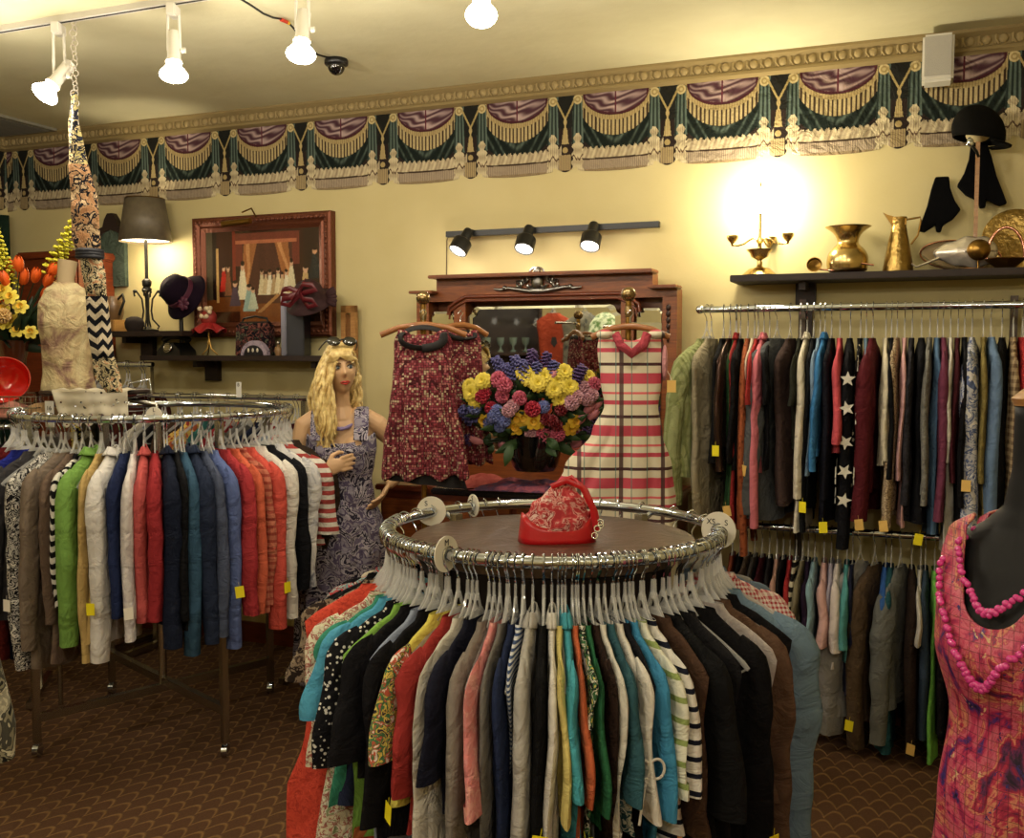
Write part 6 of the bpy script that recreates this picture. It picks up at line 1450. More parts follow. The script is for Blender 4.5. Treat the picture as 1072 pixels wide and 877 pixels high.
# scarf hanging from the track
def scarf():
    P = [(79, 97, 2), (77, 128, 5), (80, 150, 8), (82, 172, 10), (88, 205, 13), (89, 225, 15), (90, 250, 15), (94, 266, 11), (98, 285, 12), (101, 310, 11), (104, 345, 12), (108, 375, 12), (113, 395, 13), (120, 411, 9)]
    Yf = 4.23
    pts = [at(x, y, Yf) for x, y, _ in P]; k = Yf / F; e = thing('silk_scarf', 'long patterned silk scarf in orange, cream and black hanging from the track', 'scarf', (0, 0, 0))
    S1, S2 = cloth(('print', ('#16161c', '#b8a068', '#20222e', '#a89850', '#6a6458'), 17)), cloth(('print', ('#9a6838', '#a87c4c', '#1c1a20', '#b8986a'), 22))
    S3, S4 = cloth(('zig', '#14161e', '#c8b898', .05)), cloth(('print', ('#b0a070', '#1a1a1c', '#c8b484', '#b87a48'), 34))
    segs = [(0, 4, [S1]), (3, 8, [S2]), (7, 10, [S4]), (9, 12, [S3]), (11, 14, [S4])]
    for a, b, ms in segs:
        q = [pts[i] for i in range(a, b)]; m = MB(); ps, rs = [], []
        for i in range(len(q) - 1):
            for t in (0, .25, .5, .75): ps.append(q[i].lerp(q[i + 1], t)); w0, w1 = P[a + i][2], P[a + i + 1][2]; rs.append(((w0 + (w1 - w0) * t) * k, .014 + .004 * math.sin(len(ps))))
        ps.append(q[-1]); rs.append((P[b - 1][2] * k, .013))
        n = 20; vs = []
        for i, (p, (wx, wy)) in enumerate(zip(ps, rs)):
            for j in range(n): an = 2 * PI * j / n; vs.append(p + Vector((wx * math.cos(an), wy * math.sin(an) + .005 * math.sin(3 * an + i * .5), .0)))
        m.add(vs, [(i * n + j, i * n + (j + 1) % n, (i + 1) * n + (j + 1) % n, (i + 1) * n + j) for i in range(len(ps) - 1) for j in range(n)] + [tuple(range(n)), tuple((len(ps) - 1) * n + j for j in range(n))])
        m.build('scarf_fold', ms[0], e, ang=80)
    m = MB()
    for dz in (-.012, 0, .012): m.torus(pts[7] + Vector((0, 0, dz)), .048, .010, 28, 8)
    m.build('knot', mat('navy_knot', '#12141e', .6), e)
    ch = thing('chain', 'short chain of bright metal links holding the hanging scarf', 'chain', (0, 0, 0)); m = MB(); top = Vector((pts[0].x, pts[0].y, CEIL - .03)); n = int((top - pts[2]).length / .02)
    for i in range(n): m.torus(top.lerp(pts[2], i / n) + Vector((.004 * math.sin(i * 2.1), 0, 0)), .009 + .003 * (i % 3), .0022, 12, 6, Matrix.Rotation(PI / 2, 3, 'X') @ Matrix.Rotation((i % 2) * 1.3, 3, 'Y'))
    m.build('links', SILV, ch)
scarf()

# ================================================================ dresses shown on stands in front of the dresser
def plaid_material():
    t = NT('striped_plaid'); co_ = t.coord(); sx = t.n('SeparateXYZ'); t.l(co_, sx.inputs[0]); X, Y, Z = sx.outputs
    fz = t.math('FRACT', t.math('DIVIDE', t.math('ADD', Z, 5.0), .20)); CR, RD, MR = lin('#cdc3aa'), lin('#b23a4c'), lin('#3a1418')
    c = t.ramp(fz, [(0, RD), (.20, CR), (.34, MR), (.40, CR), (.47, CR), (.60, RD), (.68, CR), (.80, lin('#cf5a60')), (.84, CR)])
    g = t.math('LESS_THAN', t.math('FRACT', t.math('DIVIDE', t.math('ADD', X, 4.98), .06)), .07); c = t.mix(t.math('MULTIPLY', g, .7), c, lin('#3c6a68'))
    g2 = t.math('LESS_THAN', t.math('FRACT', t.math('DIVIDE', t.math('ADD', X, 5.005), .16)), .10); c = t.mix(t.math('MULTIPLY', g2, .9), c, MR)
    t.l(c, t.b.inputs['Base Color']); t.b.inputs['Roughness'].default_value = .7; t.bump(t.noise(co_, 9, 3).outputs[0], .4, .02); return t.m
def shown_dress(name, label, cat, loc, rz, prof, m, thick=.045, folds=10, neck=None, part='body', lean=0):
    "prof: (z, centre x, half width) from the shoulder down"
    o = MB(); zs = [p[0] for p in prof]
    def fn(u, v):
        a = 2 * PI * u; z = zs[0] + (zs[-1] - zs[0]) * v; cx = interp(-z, [(-p[0], p[1]) for p in prof]); hw = interp(-z, [(-p[0], p[2]) for p in prof])
        w2 = max(0, min(1, (v - .25) * 1.6)); ca = math.cos(a); x = cx + hw * math.copysign(abs(ca) ** .8, ca)
        y = thick * (.35 + .65 * min(1, v * 4)) * math.copysign(abs(math.sin(a)) ** .8, math.sin(a)) * (1 + .5 * w2) + .016 * w2 * math.sin(ca * folds + 1) + .008 * w2 * math.sin(ca * folds * 2.1)
        return (x, y, z + .012 * math.sin(ca * folds + 1.5) * w2 * v + (neck * .9 * math.exp(-(ca / .38) ** 2) * -1 if (neck and v < .02) else 0))
    o.grid(fn, 80, 60); b = o.build(name, m, loc=loc, rz=rz, ang=80); mod(b, 'SOLIDIFY', thickness=.003); return tag(b, label, cat)
def dress_stand(px, py, Y, label, arm=0):
    p = at(px, py, Y); e = thing('display_stand', label, 'display stand', (p.x, p.y, 0))
    MB().tube([(0, 0, .02), (0, 0, p.z - .02)], .012, 12).build('pole', BRASSD, e); MB().lathe([(0, 0), (.15, 0), (.155, .01), (.03, .03), (0, .03)], 32).build('base', BRASSD, e)
    MB().lathe([(.012, p.z - .09), (.016, p.z - .06), (.010, p.z - .04), (.009, p.z - .028), (0, p.z - .026)], 20).ball((0, 0, p.z), .029, 20, 12).build('finial', mat('bronze_ball', '#8a7450', .25, .9), e)
    if arm: MB().box((arm / 2, 0, p.z - .125), (abs(arm) + .02, .014, .03), bev=.003).build('side_arm', CHROME, e)
    MB().tube([(-.10, 0, p.z - .125), (.10, 0, p.z - .125)], .007, 8).build('crossbar', CHROMED, e); return p
def wood_hanger(loc, rz, hw, label, drop=.03):
    e = thing('wooden_hanger', label, 'hanger', loc, rz)
    m = MB(); m.tube([(-hw, 0, -drop - .012), (-hw * .55, -.004, -drop * .35), (-.02, 0, 0), (.02, 0, 0), (hw * .55, -.004, -drop * .35), (hw, 0, -drop - .012)], [(.008, .013), (.009, .012), (.008, .013), (.008, .013), (.009, .012), (.008, .013)], 10).build('hanger_bar', wood('hanger_wood', '#7c4a24', '#9c6636'), e)
    MB().tube([(0, 0, 0), (0, 0, .035), (.012, 0, .05), (0, 0, .062), (-.012, 0, .05)], .002, 6).build('hook', CHROME, e)
Y1 = 4.12; p = dress_stand(443, 312, Y1 + .03, 'brass stand with round finial carrying the red print tunic')
k = Y1 / F; q = at(443, 345, Y1 - .03); RT = cloth(('weave', ('#7e2430', '#9c4450', '#8c2c3c', '#b8a07c', '#6e1c28', '#a8605a'), 100, '#4c1820'))
wood_hanger((q.x, q.y + .01, q.z + .02), -.02, .175, 'wooden hanger holding the front red print tunic')
tu = shown_dress('tunic', 'red and cream woven-print sleeveless tunic with black neck, on the stand', 'tunic', (q.x, q.y - .01, q.z), -.02,
                 [(0, 0, .100), (-.05, 0, .118), (-.12, .0, .118), (-.20, 0, .125), (-.32, .0, .140), (-.46, .002, .168), (-.60, .006, .182)], RT, .04, 11, neck=.075)
nk = MB(); pts = [(.088 * math.sin(a), -.036 if math.cos(a) > -.2 else .01, .004 - .072 * (1 + math.cos(a)) / 2 * 1.1 + (.006 if math.cos(a) < 0 else 0)) for a in np.linspace(0, 2 * PI, 33)]; nk.tube(pts, [(.008, .017)] * 33, 8); nk.build('neck_band', mat('black_knit_trim', '#120e10', .8), tu)
sl_ = MB(); sl_.grid(lambda u, v: (.150 * (1 + .12 * v) * math.cos(2 * PI * u) + .01, .03 * math.sin(2 * PI * u) + .012 * math.sin(u * 50), -.57 - .06 * v - .02 * math.cos(2 * PI * u)), 48, 6); sl_.build('slip_hem', mat('black_knit_trim', '#120e10', .8), tu)
q2 = at(482, 345, Y1 + .22); wood_hanger((q2.x, q2.y + .01, q2.z + .02), .5, .13, 'dark wooden hanger holding the rear red print tunic')
t2 = shown_dress('tunic', 'second red woven-print tunic hanging behind the front one near the mirror', 'tunic', (q2.x, q2.y, q2.z), .5, [(0, 0, .085), (-.06, 0, .10), (-.2, 0, .105), (-.4, 0, .13), (-.58, 0, .15)], RT, .03, 9, neck=.03)
MB().tube([(.06 * math.sin(a), -.03 if math.cos(a) > -.2 else .01, -.01 - .03 * (1 + math.cos(a)) / 2) for a in np.linspace(0, 2 * PI, 25)], [(.012, .007)] * 25, 8).build('neck_band', mat('black_knit_trim', '#120e10', .8), t2)
MB().tube([(q2.x - .16, q2.y + .0, q2.z + .075), (p.x + .0, p.y + .0, q2.z + .075)], .007, 8).build('hanging_arm', CHROMED, next(o for o in bpy.data.objects if (o.get('label') or '').startswith('brass stand with round finial carrying the red'))).location = (-p.x, -p.y, 0)
Y2 = 3.92; p = dress_stand(658, 308, Y2 + .03, 'brass stand with round finial carrying the striped dress', .12)
q = at(660, 347, Y2 - .03); k = Y2 / F
wood_hanger((q.x, q.y + .01, q.z + .02), -.05, .15, 'wooden hanger holding the striped dress')
X_ = lambda px: (px - 660) * k
def zz_(py): return -(py - 347) * k
sd = shown_dress('dress', 'red, cream and maroon striped sleeveless dress spread out on its stand', 'dress', (q.x, q.y - .01, q.z), -.05,
                 [(0, 0, .120), (zz_(365), 0, .128), (zz_(395), X_(661), .120), (zz_(424), X_(661), .104), (zz_(450), X_(657), .135), (zz_(490), X_(648), .210), (zz_(530), X_(637), .270), (zz_(580), X_(634), .29), (zz_(640), X_(634), .30)], plaid_material(), .06, 13, neck=.04)
MB().tube([(-.06, -.04, -.01), (-.045, -.06, -.05), (0, -.066, -.085), (.045, -.06, -.05), (.06, -.04, -.01)], [(.012, .02)] * 5, 8).build('ruffled_collar', cloth('#b83a4c'), sd)
for s in (-1, 1):
    MB().ball((s * .098, -.0, -.012), (.034, .045, .02), 12, 8).build('shoulder_strap', sd.data.materials[0], sd)
MB().ball((.13, -.01, -.12), (.012, .035, .07), 12, 8).build('armhole_lining', cloth('#d38c90'), sd)
tg_ = link('price_tag', TAGM['o'], sd); tg_.location = (.155, -.03, -.21); tg_.rotation_euler = (0, 0, PI / 2); tg_['label'] = 'buff paper price tag'; MB().tube([(.13, 0, -.13), (.150, -.02, -.17), (.155, -.03, -.19)], .001, 5).build('tag_string', TAGW, sd)

# ================================================================ flowers
def petals(n, L_, w2, tilt, curl, z0=0, thick=.0016, off=0):
    m = MB()
    for k in range(n):
        a = 2 * PI * k / n + off; c, s = math.cos(a), math.sin(a)
        def fn(u, v):
            wd = w2 * math.sin(PI * min(.999, max(.06, v * .93))) ** .6; r_ = L_ * v * math.cos(tilt - curl * v); z = z0 + L_ * v * math.sin(tilt - curl * v) + .15 * abs(u - .5) * wd; y = (u - .5) * 2 * wd
            return (r_ * c - y * s, r_ * s + y * c, z)
        m.grid(fn, 4, 6)
    return m
GREEN = mat('leaf_green', '#2c4a22', .55, var=.6, bscale=20); GREEND = mat('dark_leaf_green', '#16301a', .55, var=.6, bscale=20)
def mum_mesh(hexc, hexd):
    m = MB()
    for (n, L_, w2, t, c, o) in ((12, .036, .010, .15, .5, 0), (11, .033, .010, .55, .5, .3), (9, .028, .009, .95, .6, .1), (6, .020, .008, 1.3, .6, .2)):
        q = petals(n, L_, w2, t, c, 0, off=o); m.add(q.v, q.f)
    return m.mesh('blossom', mat('petal_' + hexc[1:], hexc, .6))
def ball_bloom(hexc, r_=.03, seed=1):
    m = MB(); rr = random.Random(seed)
    for k in range(60):
        z = 1 - 2 * (k + .5) / 60 * .8; a = k * 2.4; q = math.sqrt(max(0, 1 - z * z)); d = Vector((q * math.cos(a), q * math.sin(a), z)); M = d.to_track_quat('Z', 'Y').to_matrix()
        m.ball(d * r_ * .72, (r_ * .30, r_ * .13, r_ * .34), 6, 4, M @ Matrix.Rotation(rr.uniform(0, 3), 3, 'Z'))
    return m.mesh('blossom', mat('petal_' + hexc[1:], hexc, .6))
def tulip_mesh(hexc, hexd):
    m = MB()
    for k in range(6):
        a = k * PI / 3; c, s = math.cos(a), math.sin(a); rr = .015 if k % 2 else .018
        def fn(u, v):
            wd = .017 * math.sin(PI * (.12 + .86 * v)) ** .7; r_ = rr * math.sin(PI * (.15 + .68 * v)) ** .8; an = a + (u - .5) * 2 * wd / .02; return (r_ * math.cos(an), r_ * math.sin(an), .056 * v)
        m.grid(fn, 6, 8)
    return m.mesh('blossom', mat('petal_' + hexc[1:], hexc, .5))
def spike_mesh(hexc, L_=.11, n=46, r_=.022):
    m = MB(); rr = random.Random(2)
    for k in range(n):
        z = L_ * k / n; q = r_ * (1 - .5 * k / n); a = k * 2.4; 
        for j in range(4): b = j * PI / 2; m.ball((q * math.cos(a) + .005 * math.cos(b), q * math.sin(a) + .005 * math.sin(b), z + .002 * j), (.006, .006, .004), 5, 4)
    return m.mesh('blossom', mat('petal_' + hexc[1:], hexc, .6))
def cup_mesh(hexc, hexd):
    m = petals(6, .034, .013, .25, .3); q = MB().lathe([(.007, 0), (.010, .010), (.014, .018), (.012, .017), (.007, .006)], 14, close=True); m.m = 1; m.add(q.v, q.f)
    return m.mesh('blossom', [mat('petal_' + hexc[1:], hexc, .6), mat('cup_' + hexd[1:], hexd, .6)])
def leafm(m, a, b, w2, up=.02):
    a, b = Vector(a), Vector(b); d = b - a; s = d.cross(Vector((0, 1, .2))).normalized()
    m.grid(lambda u, v: a + d * v + s * (u - .5) * 2 * w2 * math.sin(PI * (.08 + .9 * v)) + Vector((0, -up * math.sin(PI * v) + .006 * abs(u - .5), 0)), 4, 8)
YB = 4.33
def bouquet():
    base = at(560, 492, YB); e = thing('flower_arrangement', 'large silk bouquet of yellow, pink, red and blue flowers in a black vase', 'flowers', base, 0)
    bz = base
    MB().lathe([(0, 0), (.085, 0), (.10, .02), (.112, .07), (.118, .12), (.122, .155), (.115, .155), (.10, .08), (0, .03)], 36).build('vase', mat('black_ceramic', '#060607', .12, coat=.6), e)
    Me = {'Y': mum_mesh('#cdb83c', ''), 'P': ball_bloom('#b8566e', .032), 'R': ball_bloom('#a02238', .030, 3), 'D': ball_bloom('#6a1420', .028, 4), 'L': ball_bloom('#b88a96', .030, 5), 'H': spike_mesh('#4c4a80', .07, 34), 'B': ball_bloom('#6a74ac', .026, 6), 'T': tulip_mesh('#cf8490', ''), 'U': spike_mesh('#4a3468', .07, 34), 'G': cup_mesh('#dcb430', '#c8961e')}
    spec = {'Y': [(325, 110), (395, 105), (300, 85), (365, 135), (60, 180), (110, 125), (75, 215), (440, 165), (510, 150), (455, 125), (470, 215), (595, 105), (485, 85), (50, 150)],
            'G': [(270, 300), (345, 310), (262, 335), (370, 320), (515, 340), (120, 310), (535, 310), (300, 295)],
            'P': [(185, 120), (210, 145), (200, 195), (280, 205), (400, 385), (455, 370), (380, 360), (620, 140)], 'R': [(120, 180), (340, 255), (150, 250), (105, 200)], 'D': [(430, 310), (470, 255), (400, 300), (450, 330)],
            'L': [(230, 262), (335, 360), (540, 200), (575, 160), (610, 190), (520, 225), (590, 210), (250, 240)], 'H': [(50, 290), (300, 90), (230, 90), (360, 90), (430, 85), (190, 60), (270, 60)],
            'B': [(160, 290), (190, 335), (390, 245), (140, 320), (210, 310), (175, 265), (75, 250)], 'U': [(35, 390), (600, 400), (20, 300), (580, 380), (610, 340), (400, 40), (340, 30), (545, 100)],
            'T': [(635, 235), (620, 278), (560, 300), (80, 400), (435, 95), (555, 95), (205, 420), (545, 410), (600, 250)]}
    fo = MB(); st = MB(); rr = random.Random(9)
    NM = {'Y': 'yellow_mum', 'G': 'yellow_lily', 'P': 'pink_carnation', 'R': 'red_carnation', 'D': 'dark_red_rose', 'L': 'dusty_pink_carnation', 'H': 'blue_hyacinth', 'B': 'blue_hydrangea', 'U': 'purple_stock', 'T': 'pink_tulip'}
    for kd, L_ in spec.items():
        for x, y in L_:
            px, py = 480 + x / 4.383, 370 + y / 4.383; rx, ry = (px - 560) / 82, (py - 415) / 50; dep = math.sqrt(max(.0, 1 - min(1, rx * rx + ry * ry))) * .16
            P = at(px, py, YB - dep + rr.uniform(-.015, .015)) - bz; o = link(NM[kd], Me[kd], e)
            d = Vector((rx * .8, -.75 - dep * 3, -ry * .7 + .25)).normalized()
            if kd in 'HUT': d = Vector((rx * 1.2, -.25, .9 if py < 450 else .3)).normalized(); P = P - d * .03
            o.location = P; o.rotation_euler = d.to_track_quat('Z', 'Y').to_euler(); sc = rr.uniform(.95, 1.2) * (1.12 if kd == 'Y' else 1); o.scale = (sc, sc, sc)
            st.tube([(0, 0, .12), P * .5 + Vector((0, 0, .07)), P - d * .01], .0025, 5)
            for _ in range(2):
                t = Vector((rr.uniform(-1, 1), rr.uniform(-.3, .8), rr.uniform(-.8, .6))) * .07; leafm(fo, P * .8 + Vector((0, .03, .01)), P * .95 + t, .014)
    for k in range(16): a = rr.uniform(0, 6.3); leafm(fo, (.06 * math.cos(a), .06 * math.sin(a), .14), (.20 * math.cos(a), .16 * math.sin(a), rr.uniform(.05, .25)), .022)
    leafm(fo, (-.10, -.10, .13), (-.13, -.13, .03), .02); leafm(fo, (.05, -.12, .15), (.10, -.14, .10), .02)
    fo.build('foliage', GREEN, e, ang=80); st.build('stems', GREEND, e)
bouquet()
def tulips():
    base = at(14, 398, 4.80); e = thing('flower_arrangement', 'arrangement of orange tulips, yellow daffodils and forsythia beside the cream dress form', 'flowers', base, 0)
    MB().lathe([(0, 0), (.06, 0), (.068, .01), (.058, .05), (.06, .10), (.075, .16), (.08, .19), (.072, .19), (.055, .10), (0, .03)], 28).build('vase', mat('brown_glass', '#4a2412', .12, coat=.5), e)
    Me = {'T': tulip_mesh('#dc5c1a', ''), 'Y': cup_mesh('#dcc84a', '#d8a82c'), 'F': spike_mesh('#c8c030', .26, 60, .026), 'P': ball_bloom('#c8a468', .03, 7)}
    spec = {'T': [(105, 530), (60, 545), (30, 610), (195, 590), (285, 560), (262, 615), (250, 700), (20, 715), (130, 600), (-30, 560), (-60, 620)], 'Y': [(20, 760), (115, 750), (60, 695), (20, 655), (65, 830), (-20, 700), (95, 880), (140, 860), (-50, 780), (10, 840), (170, 890)],
            'F': [(30, 560), (60, 620), (270, 560), (-30, 520), (300, 520)], 'P': [(330, 640), (20, 800), (45, 730)]}
    fo = MB(); rr = random.Random(11); NM = {'T': 'orange_tulip', 'Y': 'yellow_daffodil', 'F': 'forsythia_spray', 'P': 'cream_rose'}
    for kd, L_ in spec.items():
        for x, y in L_:
            px, py = x / 5.315, 180 + y / 5.315; P = at(px, py, 4.80 - .10 + rr.uniform(-.05, .05)) - base; o = link(NM[kd], Me[kd], e); d = Vector(((px - 14) / 60, -.35, .8)).normalized()
            if kd in 'YP': d = Vector(((px - 14) / 60, -.85, .3)).normalized()
            if kd in 'TF': P = P - d * .02
            o.location = P; o.rotation_euler = d.to_track_quat('Z', 'Y').to_euler(); sc = rr.uniform(1.0, 1.3); o.scale = (sc * 1.15,) * 3 if kd == 'T' else (sc, sc, sc)
            fo.tube([(0, 0, .18), P * .6 + Vector((0, 0, .08)), P], .003, 5)
    for k in range(34): a = rr.uniform(0, 6.3); z = rr.uniform(.12, .42); leafm(fo, (.03 * math.cos(a), .03 * math.sin(a), .17), (.20 * math.cos(a), .14 * math.sin(a) - .05, z), .022)
    fo.build('foliage', GREEND, e, ang=80)
tulips()
# red glass bowl and wire basket at the picture edge
bz0 = at(20, 437, 4.62).z
pb = at(6, 437, 4.66)
e = thing('wire_basket', 'chrome wire display basket holding folded cloths beside the lace', 'basket', (pb.x - .12, pb.y, bz0))
m = MB()
for z in (0, .05, .10): m.tube([(-.38, -.14, z), (.33, -.14, z), (.33, .30, z), (-.38, .30, z), (-.38, -.14, z)], .003, 6)
for k in range(30): x = -.38 + k * .0245; m.tube([(x, -.14, .10), (x, -.14, 0), (x, .30, 0), (x, .30, .10)], .0014, 4)
m.build('wire_mesh', CHROMED, e)
for x in (-.3, .3): MB().tube([(x, .08, 0), (x, .08, .02 - bz0)], .012, 8).build('leg', CHROMED, e)
p = at(12, 425, 4.62); cloth_heap('folded_cloth', 'peach pink folded cloth lying in the wire basket', 'cloth', (p.x, p.y, bz0 + .004), 0, .20, .2, .11, ('soft', ('#b86a5c', '#c88a70'), 5), 21)
p = at(44, 425, 4.62); cloth_heap('folded_cloth', 'buff coloured folded cloth in the wire basket beside the lace', 'cloth', (p.x, p.y, bz0 + .004), 0, .14, .2, .11, ('soft', ('#b88a50', '#c8a468'), 5), 25)
p = at(6, 402, 4.70); o = MB().lathe([(0, -.01), (.05, .0), (.09, .03), (.112, .075), (.118, .115), (.113, .115), (.105, .078), (.085, .04), (0, .01)], 40, (0, 0, -.03), Matrix.Rotation(1.05, 3, 'X') @ Matrix.Rotation(.3, 3, 'Y')).build('glass_bowl', mat('red_glass', '#b8160c', .06, coat=1), loc=p); tag(o, 'shiny red glass bowl tilted toward the room under the tulips', 'bowl')
p = at(40, 400, 4.86); o = MB().lathe([(0, 0), (.03, 0), (.034, .01), (.03, .05), (.012, .08), (.012, .10), (.018, .11), (0, .112)], 20).build('brown_bottle', mat('brown_glaze', '#3a1a10', .2), loc=(p.x, p.y, bz0 + .0)); tag(o, 'small brown bottle between the red bowl and the dress form', 'bottle')
# chrome loop holder beside the lace
p = at(143, 412, 4.5); e = thing('wire_holder', 'bent chrome wire sign holder standing beside the lace cloth', 'sign holder', (p.x, p.y, 1.45))
MB().tube([(-.06, 0, .04), (-.03, 0, .13), (.06, 0, .145), (.07, 0, .08), (-.05, 0, .06), (-.06, 0, .04), (-.06, 0, -.01)], .005, 8).build('wire', CHROME, e)

# ================================================================ racks against the back wall behind the castered one
def straight(px0, px1, py, w_, name, label, items, where, hl, hg):
    u0_, z = uz(px0, py, w_); u1_, _ = uz(px1, py, w_); e = thing(name, label, 'clothes rack', W(u0_, w_, 0), -TH); L_ = u1_ - u0_
    MB().tube([(0, 0, z), (L_, 0, z)], .0145, 12).build('rail', CHROME, e)
    for x in (.02, L_ - .02):
        MB().box((x, 0, z / 2), (.028, .028, z - .03)).build('upright', CHROMED, e, smooth=False); MB().box((x, 0, .03), (.03, .5, .03)).build('foot', CHROMED, e, smooth=False)
    n = len(items)
    for i, (desc, short, fab) in enumerate(items):
        u = u0_ + L_ * (i + .6) / (n + .3); nb = 'beside the ' + items[i - 1][1] if i else 'beside the ' + items[1][1]
        garment('shirt', f'{desc} on the {where}, {nb}', 'shirt', W(u, w_, z), -(PI / 2 + TH) + R.uniform(-.1, .1), fab, L=R.uniform(.55, .8), th=.02, hlabel=hl, hgroup=hg)
        put_hanger(W(u + .02, w_, z), -(PI / 2 + TH) + R.uniform(-.15, .15), hl, hg)
    return z
straight(128, 322, 413, .38, 'straight_clothes_rack', 'straight chrome rack behind the castered round rack under the long shelf',
  [('dark maroon shirt', 'maroon shirt', '#3c1018'), ('white collar shirt', 'collar shirt', '#b8b0a0'), ('black fleece', 'fleece', '#141216'), ('brown herringbone shirt', 'herringbone shirt', '#4a3424'), ('orange and yellow top', 'orange-yellow top', ('print', ('#c85a20', '#d8b030', '#a03020'), 20)), ('teal jersey', 'teal jersey', '#1a5a58'), ('crimson jersey', 'crimson jersey', '#8a1420'), ('grey flannel', 'flannel', '#5a5856'), ('ink blue shirt', 'ink shirt', '#141c34'), ('scarlet knit', 'scarlet knit', '#8e1418'), ('burgundy sateen shirt', 'sateen shirt', '#4a0e16')],
  'straight rack', 'clear plastic hanger on the straight rack under the long shelf', 'hangers on the straight rack')
straight(92, 160, 381, .33, 'short_clothes_rack', 'short high chrome rack under the lamp shelf',
  [('black and yellow printed shirt', 'yellow print shirt', ('print', ('#141214', '#c8b020', '#141214'), 24)), ('olive brown shirt', 'olive shirt', '#3c3420'), ('dark grey shirt', 'grey shirt', '#2c2a2c'), ('red brown shirt', 'red-brown shirt', '#4a1a12')],
  'short high rack', 'clear plastic hanger on the short high rack', 'hangers on the short high rack')
def edge_rack():
    a, b = at(-150, 446, 4.75), at(42, 446, 4.95); d = b - a; e = thing('straight_clothes_rack', 'chrome rack at the picture edge behind the scribble-print tunic', 'clothes rack', (a.x, a.y, 0), math.atan2(d.y, d.x)); L_ = d.length
    z = b.z; MB().tube([(0, 0, z), (L_, 0, z)], .0145, 12).build('rail', CHROME, e)
    for x in (.02, L_ - .04): MB().box((x, 0, z / 2), (.028, .028, z - .03)).build('upright', CHROMED, e, smooth=False); MB().box((x, 0, .03), (.03, .5, .03)).build('foot', CHROMED, e, smooth=False)
    it = [('dark red wool top', 'wool top', '#5a0e16'), ('royal navy top', 'navy top', '#141c50'), ('tan twill shirt', 'twill shirt', '#7c6a50'), ('moss green top', 'moss top', '#2a3420'), ('black satin top', 'satin top', '#101012'), ('grey worsted shirt', 'worsted shirt', '#4c4a48'), ('brick red shirt', 'brick shirt', '#6a1a16'), ('dark blue wool coat', 'wool coat', '#10142a')]
    for i, (ds, sh, fb) in enumerate(it):
        q = a.lerp(b, .35 + .6 * i / len(it)); q.z = z; nb = 'beside the ' + (it[i - 1][1] if i else it[1][1])
        garment('shirt', f'{ds} on the edge rack, {nb}', 'shirt', q, -PI / 2 + math.atan2(d.y, d.x) + R.uniform(-.1, .1), fb, L=.72 + .4 * (i > 5), th=.026, hlabel='clear plastic hanger on the rack at the picture edge', hgroup='hangers on the edge rack')
        q2 = q + d.normalized() * .035; put_hanger(q2, -PI / 2 + R.uniform(-.1, .1), 'clear plastic hanger on the rack at the picture edge', 'hangers on the edge rack')
edge_rack()

# garments cut by the picture edges, each on a slim stand of its own
def post_stand(px, py, Y, label):
    p = at(px, py, Y); e = thing('garment_stand', label, 'clothes rack', (p.x, p.y, 0)); MB().tube([(0, 0, .02), (0, 0, p.z + .05)], .013, 10).build('pole', CHROMED, e); MB().lathe([(0, 0), (.15, 0), (.155, .012), (.03, .03), (0, .03)], 28).build('base', CHROMED, e)
    MB().tube([(0, 0, p.z + .04), (0, -.12, p.z + .02), (0, -.16, p.z)], .007, 8).build('arm', CHROME, e); return p
p = post_stand(-66, 440, 2.55, 'slim chrome garment stand just outside the picture edge with the animal-print dress')
garment('dress', 'olive and cream animal-print dress cut by the picture edge beside the castered rack', 'dress', (p.x, p.y - .14, p.z), .25, ('print', ('#9a947c', '#c0b898', '#4c4a40', '#8a8468', '#1c1c1a', '#b4ac8c'), 13), sl='none', L=.86, th=.05, flare=.02, sw=.20, hlabel='clear plastic hanger under the animal-print dress', hgroup=None)
p = post_stand(1196, 700, 1.32, 'slim chrome garment stand just outside the picture edge with the blue-scrolled blouse')
garment('blouse', 'white blouse with blue-black scrolls cut by the picture edge before the dress form', 'blouse', (p.x, p.y - .14, p.z + .09), .1, ('print', ('#a8a894', '#8a8c80', '#16203c', '#b4b4a0', '#2a3a5c'), 16), sl='none', L=.6, th=.05, sw=.165, flare=.01, hlabel='clear plastic hanger under the blue-scrolled blouse', hgroup=None)


# ================================================================ the side of the shop that shows in the mirror
MW = DW - .022
def mirrored(px, py, Yv):
    P = at(px, py, Yv); d = (P - O0).dot(NV) - MW; return P - NV * 2 * d
RZM = math.atan2(.695, -.719)
p = mirrored(522, 400, 10.4)
e = thing('shelf_cabinet', 'tall dark wooden shelf cabinet with glassware, seen in the dresser mirror', 'cabinet', (p.x, p.y, 0), RZM)
b = MB(); Wc, Hc, Dc_ = .86, 2.30, .38
for x in (-Wc / 2, Wc / 2): b.box((x, 0, Hc / 2), (.03, Dc_, Hc))
for z in (.05, .5, .95, 1.35, 1.7, 2.28): b.box((0, 0, z), (Wc, Dc_, .03))
b.box((0, Dc_ / 2, Hc / 2), (Wc, .015, Hc)); b.build('carcass', wood('dark_cabinet', '#24120a', '#3a1e10'), e, smooth=False)
GL = mat('pale_glass', '#9cb0a4', .08, alpha=.6)
g0 = None
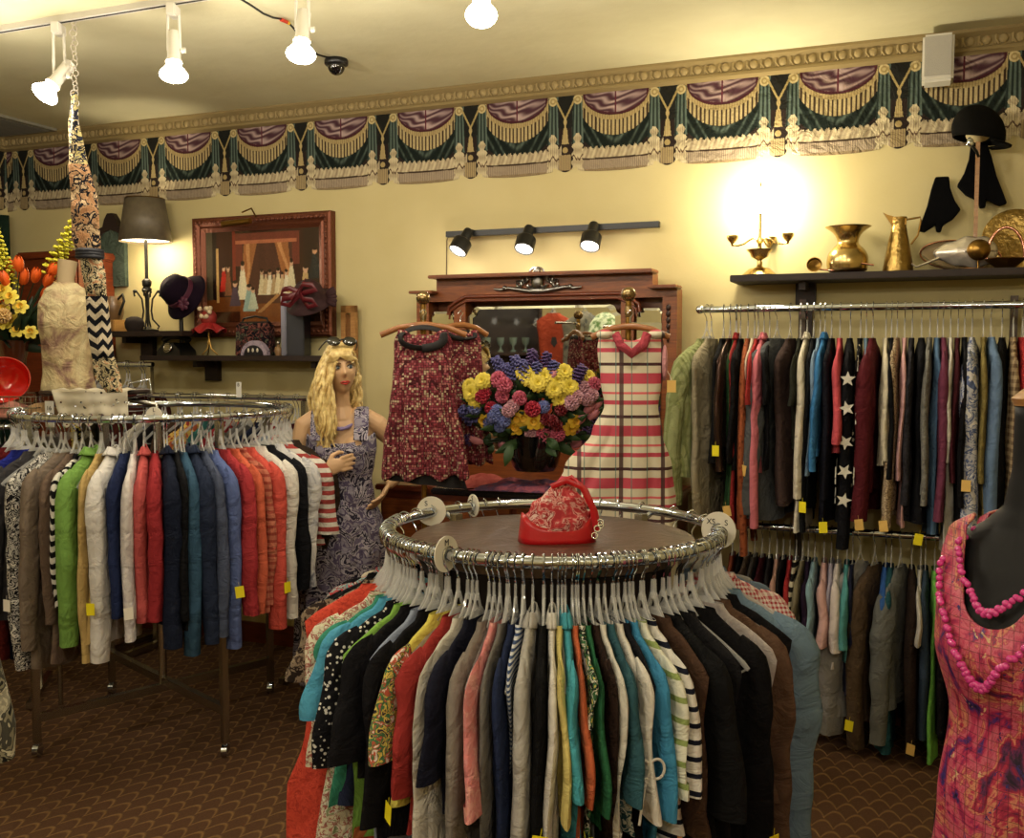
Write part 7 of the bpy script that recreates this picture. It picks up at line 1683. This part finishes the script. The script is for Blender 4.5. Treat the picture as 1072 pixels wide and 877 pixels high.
for i, (x, z) in enumerate([(-.28, 1.715), (-.15, 1.715), (-.02, 1.715), (.12, 1.715), (.26, 1.715), (-.25, 1.365), (-.05, 1.365), (.15, 1.365), (.28, 1.365), (-.2, .965), (.1, .965)]):
    M2 = Matrix.Rotation(RZM, 3, 'Z'); q = Vector((p.x, p.y, 0)) + M2 @ Vector((x, -.04, z))
    o = MB().lathe([(0, 0), (.03, 0), (.034, .01), (.01, .03), (.01, .06), (.035, .09), (.042, .15), (.038, .15), (.03, .095), (0, .07)], 16).mesh('goblet', GL) if i == 0 else g0
    g0 = o; k_ = link('goblet', o); k_.location = q; tag(k_, 'pale glass goblet on the dark shelf cabinet seen in the mirror', 'goblet', 'goblets in the mirrored cabinet')
p = mirrored(579, 372, 9.6); st = thing('garment_stand', 'chrome stand holding the orange shirt seen in the mirror', 'clothes rack', (p.x, p.y, 0), RZM); MB().tube([(0, .03, .02), (0, .03, 2.22)], .013, 8).build('pole', CHROMED, st); MB().lathe([(0, 0), (.15, 0), (.03, .03), (0, .03)], 24, (0, .03, 0)).build('base', CHROMED, st)
MB().tube([(-.45, 0, 2.22), (.6, 0, 2.22)], .012, 8).build('arm', CHROMED, st)
garment('tunic', 'orange tunic with a small dark emblem, seen in the dresser mirror', 'tunic', (p.x, p.y, 2.22), RZM, '#d84a14', sl='none', L=1.2, th=.03, sw=.16, hlabel='clear plastic hanger seen in the mirror with the orange tunic')
o = bpy.data.objects[[x.name for x in bpy.data.objects if (x.get('label') or '').startswith('orange tunic')][0]]; MB().prism([(-.03, -.42), (0, -.46), (.03, -.42), (.02, -.36), (-.02, -.36)], -.043, -.030).build('emblem', BLACK, o, smooth=False)
p2 = mirrored(612, 375, 9.5)
garment('dress', 'grey and blue flowered long dress, seen in the dresser mirror', 'dress', (p2.x, p2.y, 2.22), RZM, ('soft', ('#4a4e5c', '#8a8678', '#a49a88', '#2c3a5c'), 9), sl='none', L=1.3, th=.05, sw=.22, flare=.06, hlabel='clear plastic hanger seen in the mirror with the flowered dress')
p = mirrored(634, 342, 9.2); e = thing('floor_lamp', 'floor lamp with green leafy glass shade, seen in the dresser mirror', 'lamp', (p.x, p.y, 0)); MB().tube([(0, 0, .02), (0, 0, p.z)], .012, 10).lathe([(0, 0), (.14, 0), (.15, .015), (.03, .03), (0, .03)], 28).build('stand', BRASSD, e)
o = MB().lathe([(.03, .13), (.09, .10), (.14, .03), (.16, -.05), (.15, -.10)], 28, (0, 0, p.z), close=True).build('lamp_shade', (lambda t: (t.l(t.ramp(t.noise(t.coord(), 26, 3).outputs[0], [(.4, lin('#5c7a3c')), (.55, lin('#d8dcb0'))], 'LINEAR'), t.b.inputs['Base Color']), t.l(t.ramp(t.noise(t.coord(), 26, 3).outputs[0], [(.4, lin('#5c7a3c')), (.55, lin('#d8dcb0'))], 'LINEAR'), t.b.inputs['Emission Color']), setattr(t.b.inputs['Emission Strength'], 'default_value', .8), t.m)[3])(NT('lit_glass_shade')), e); mod(o, 'SOLIDIFY', thickness=.004)
lamp('bulb_light', (0, 0, p.z), 6, parent=e)
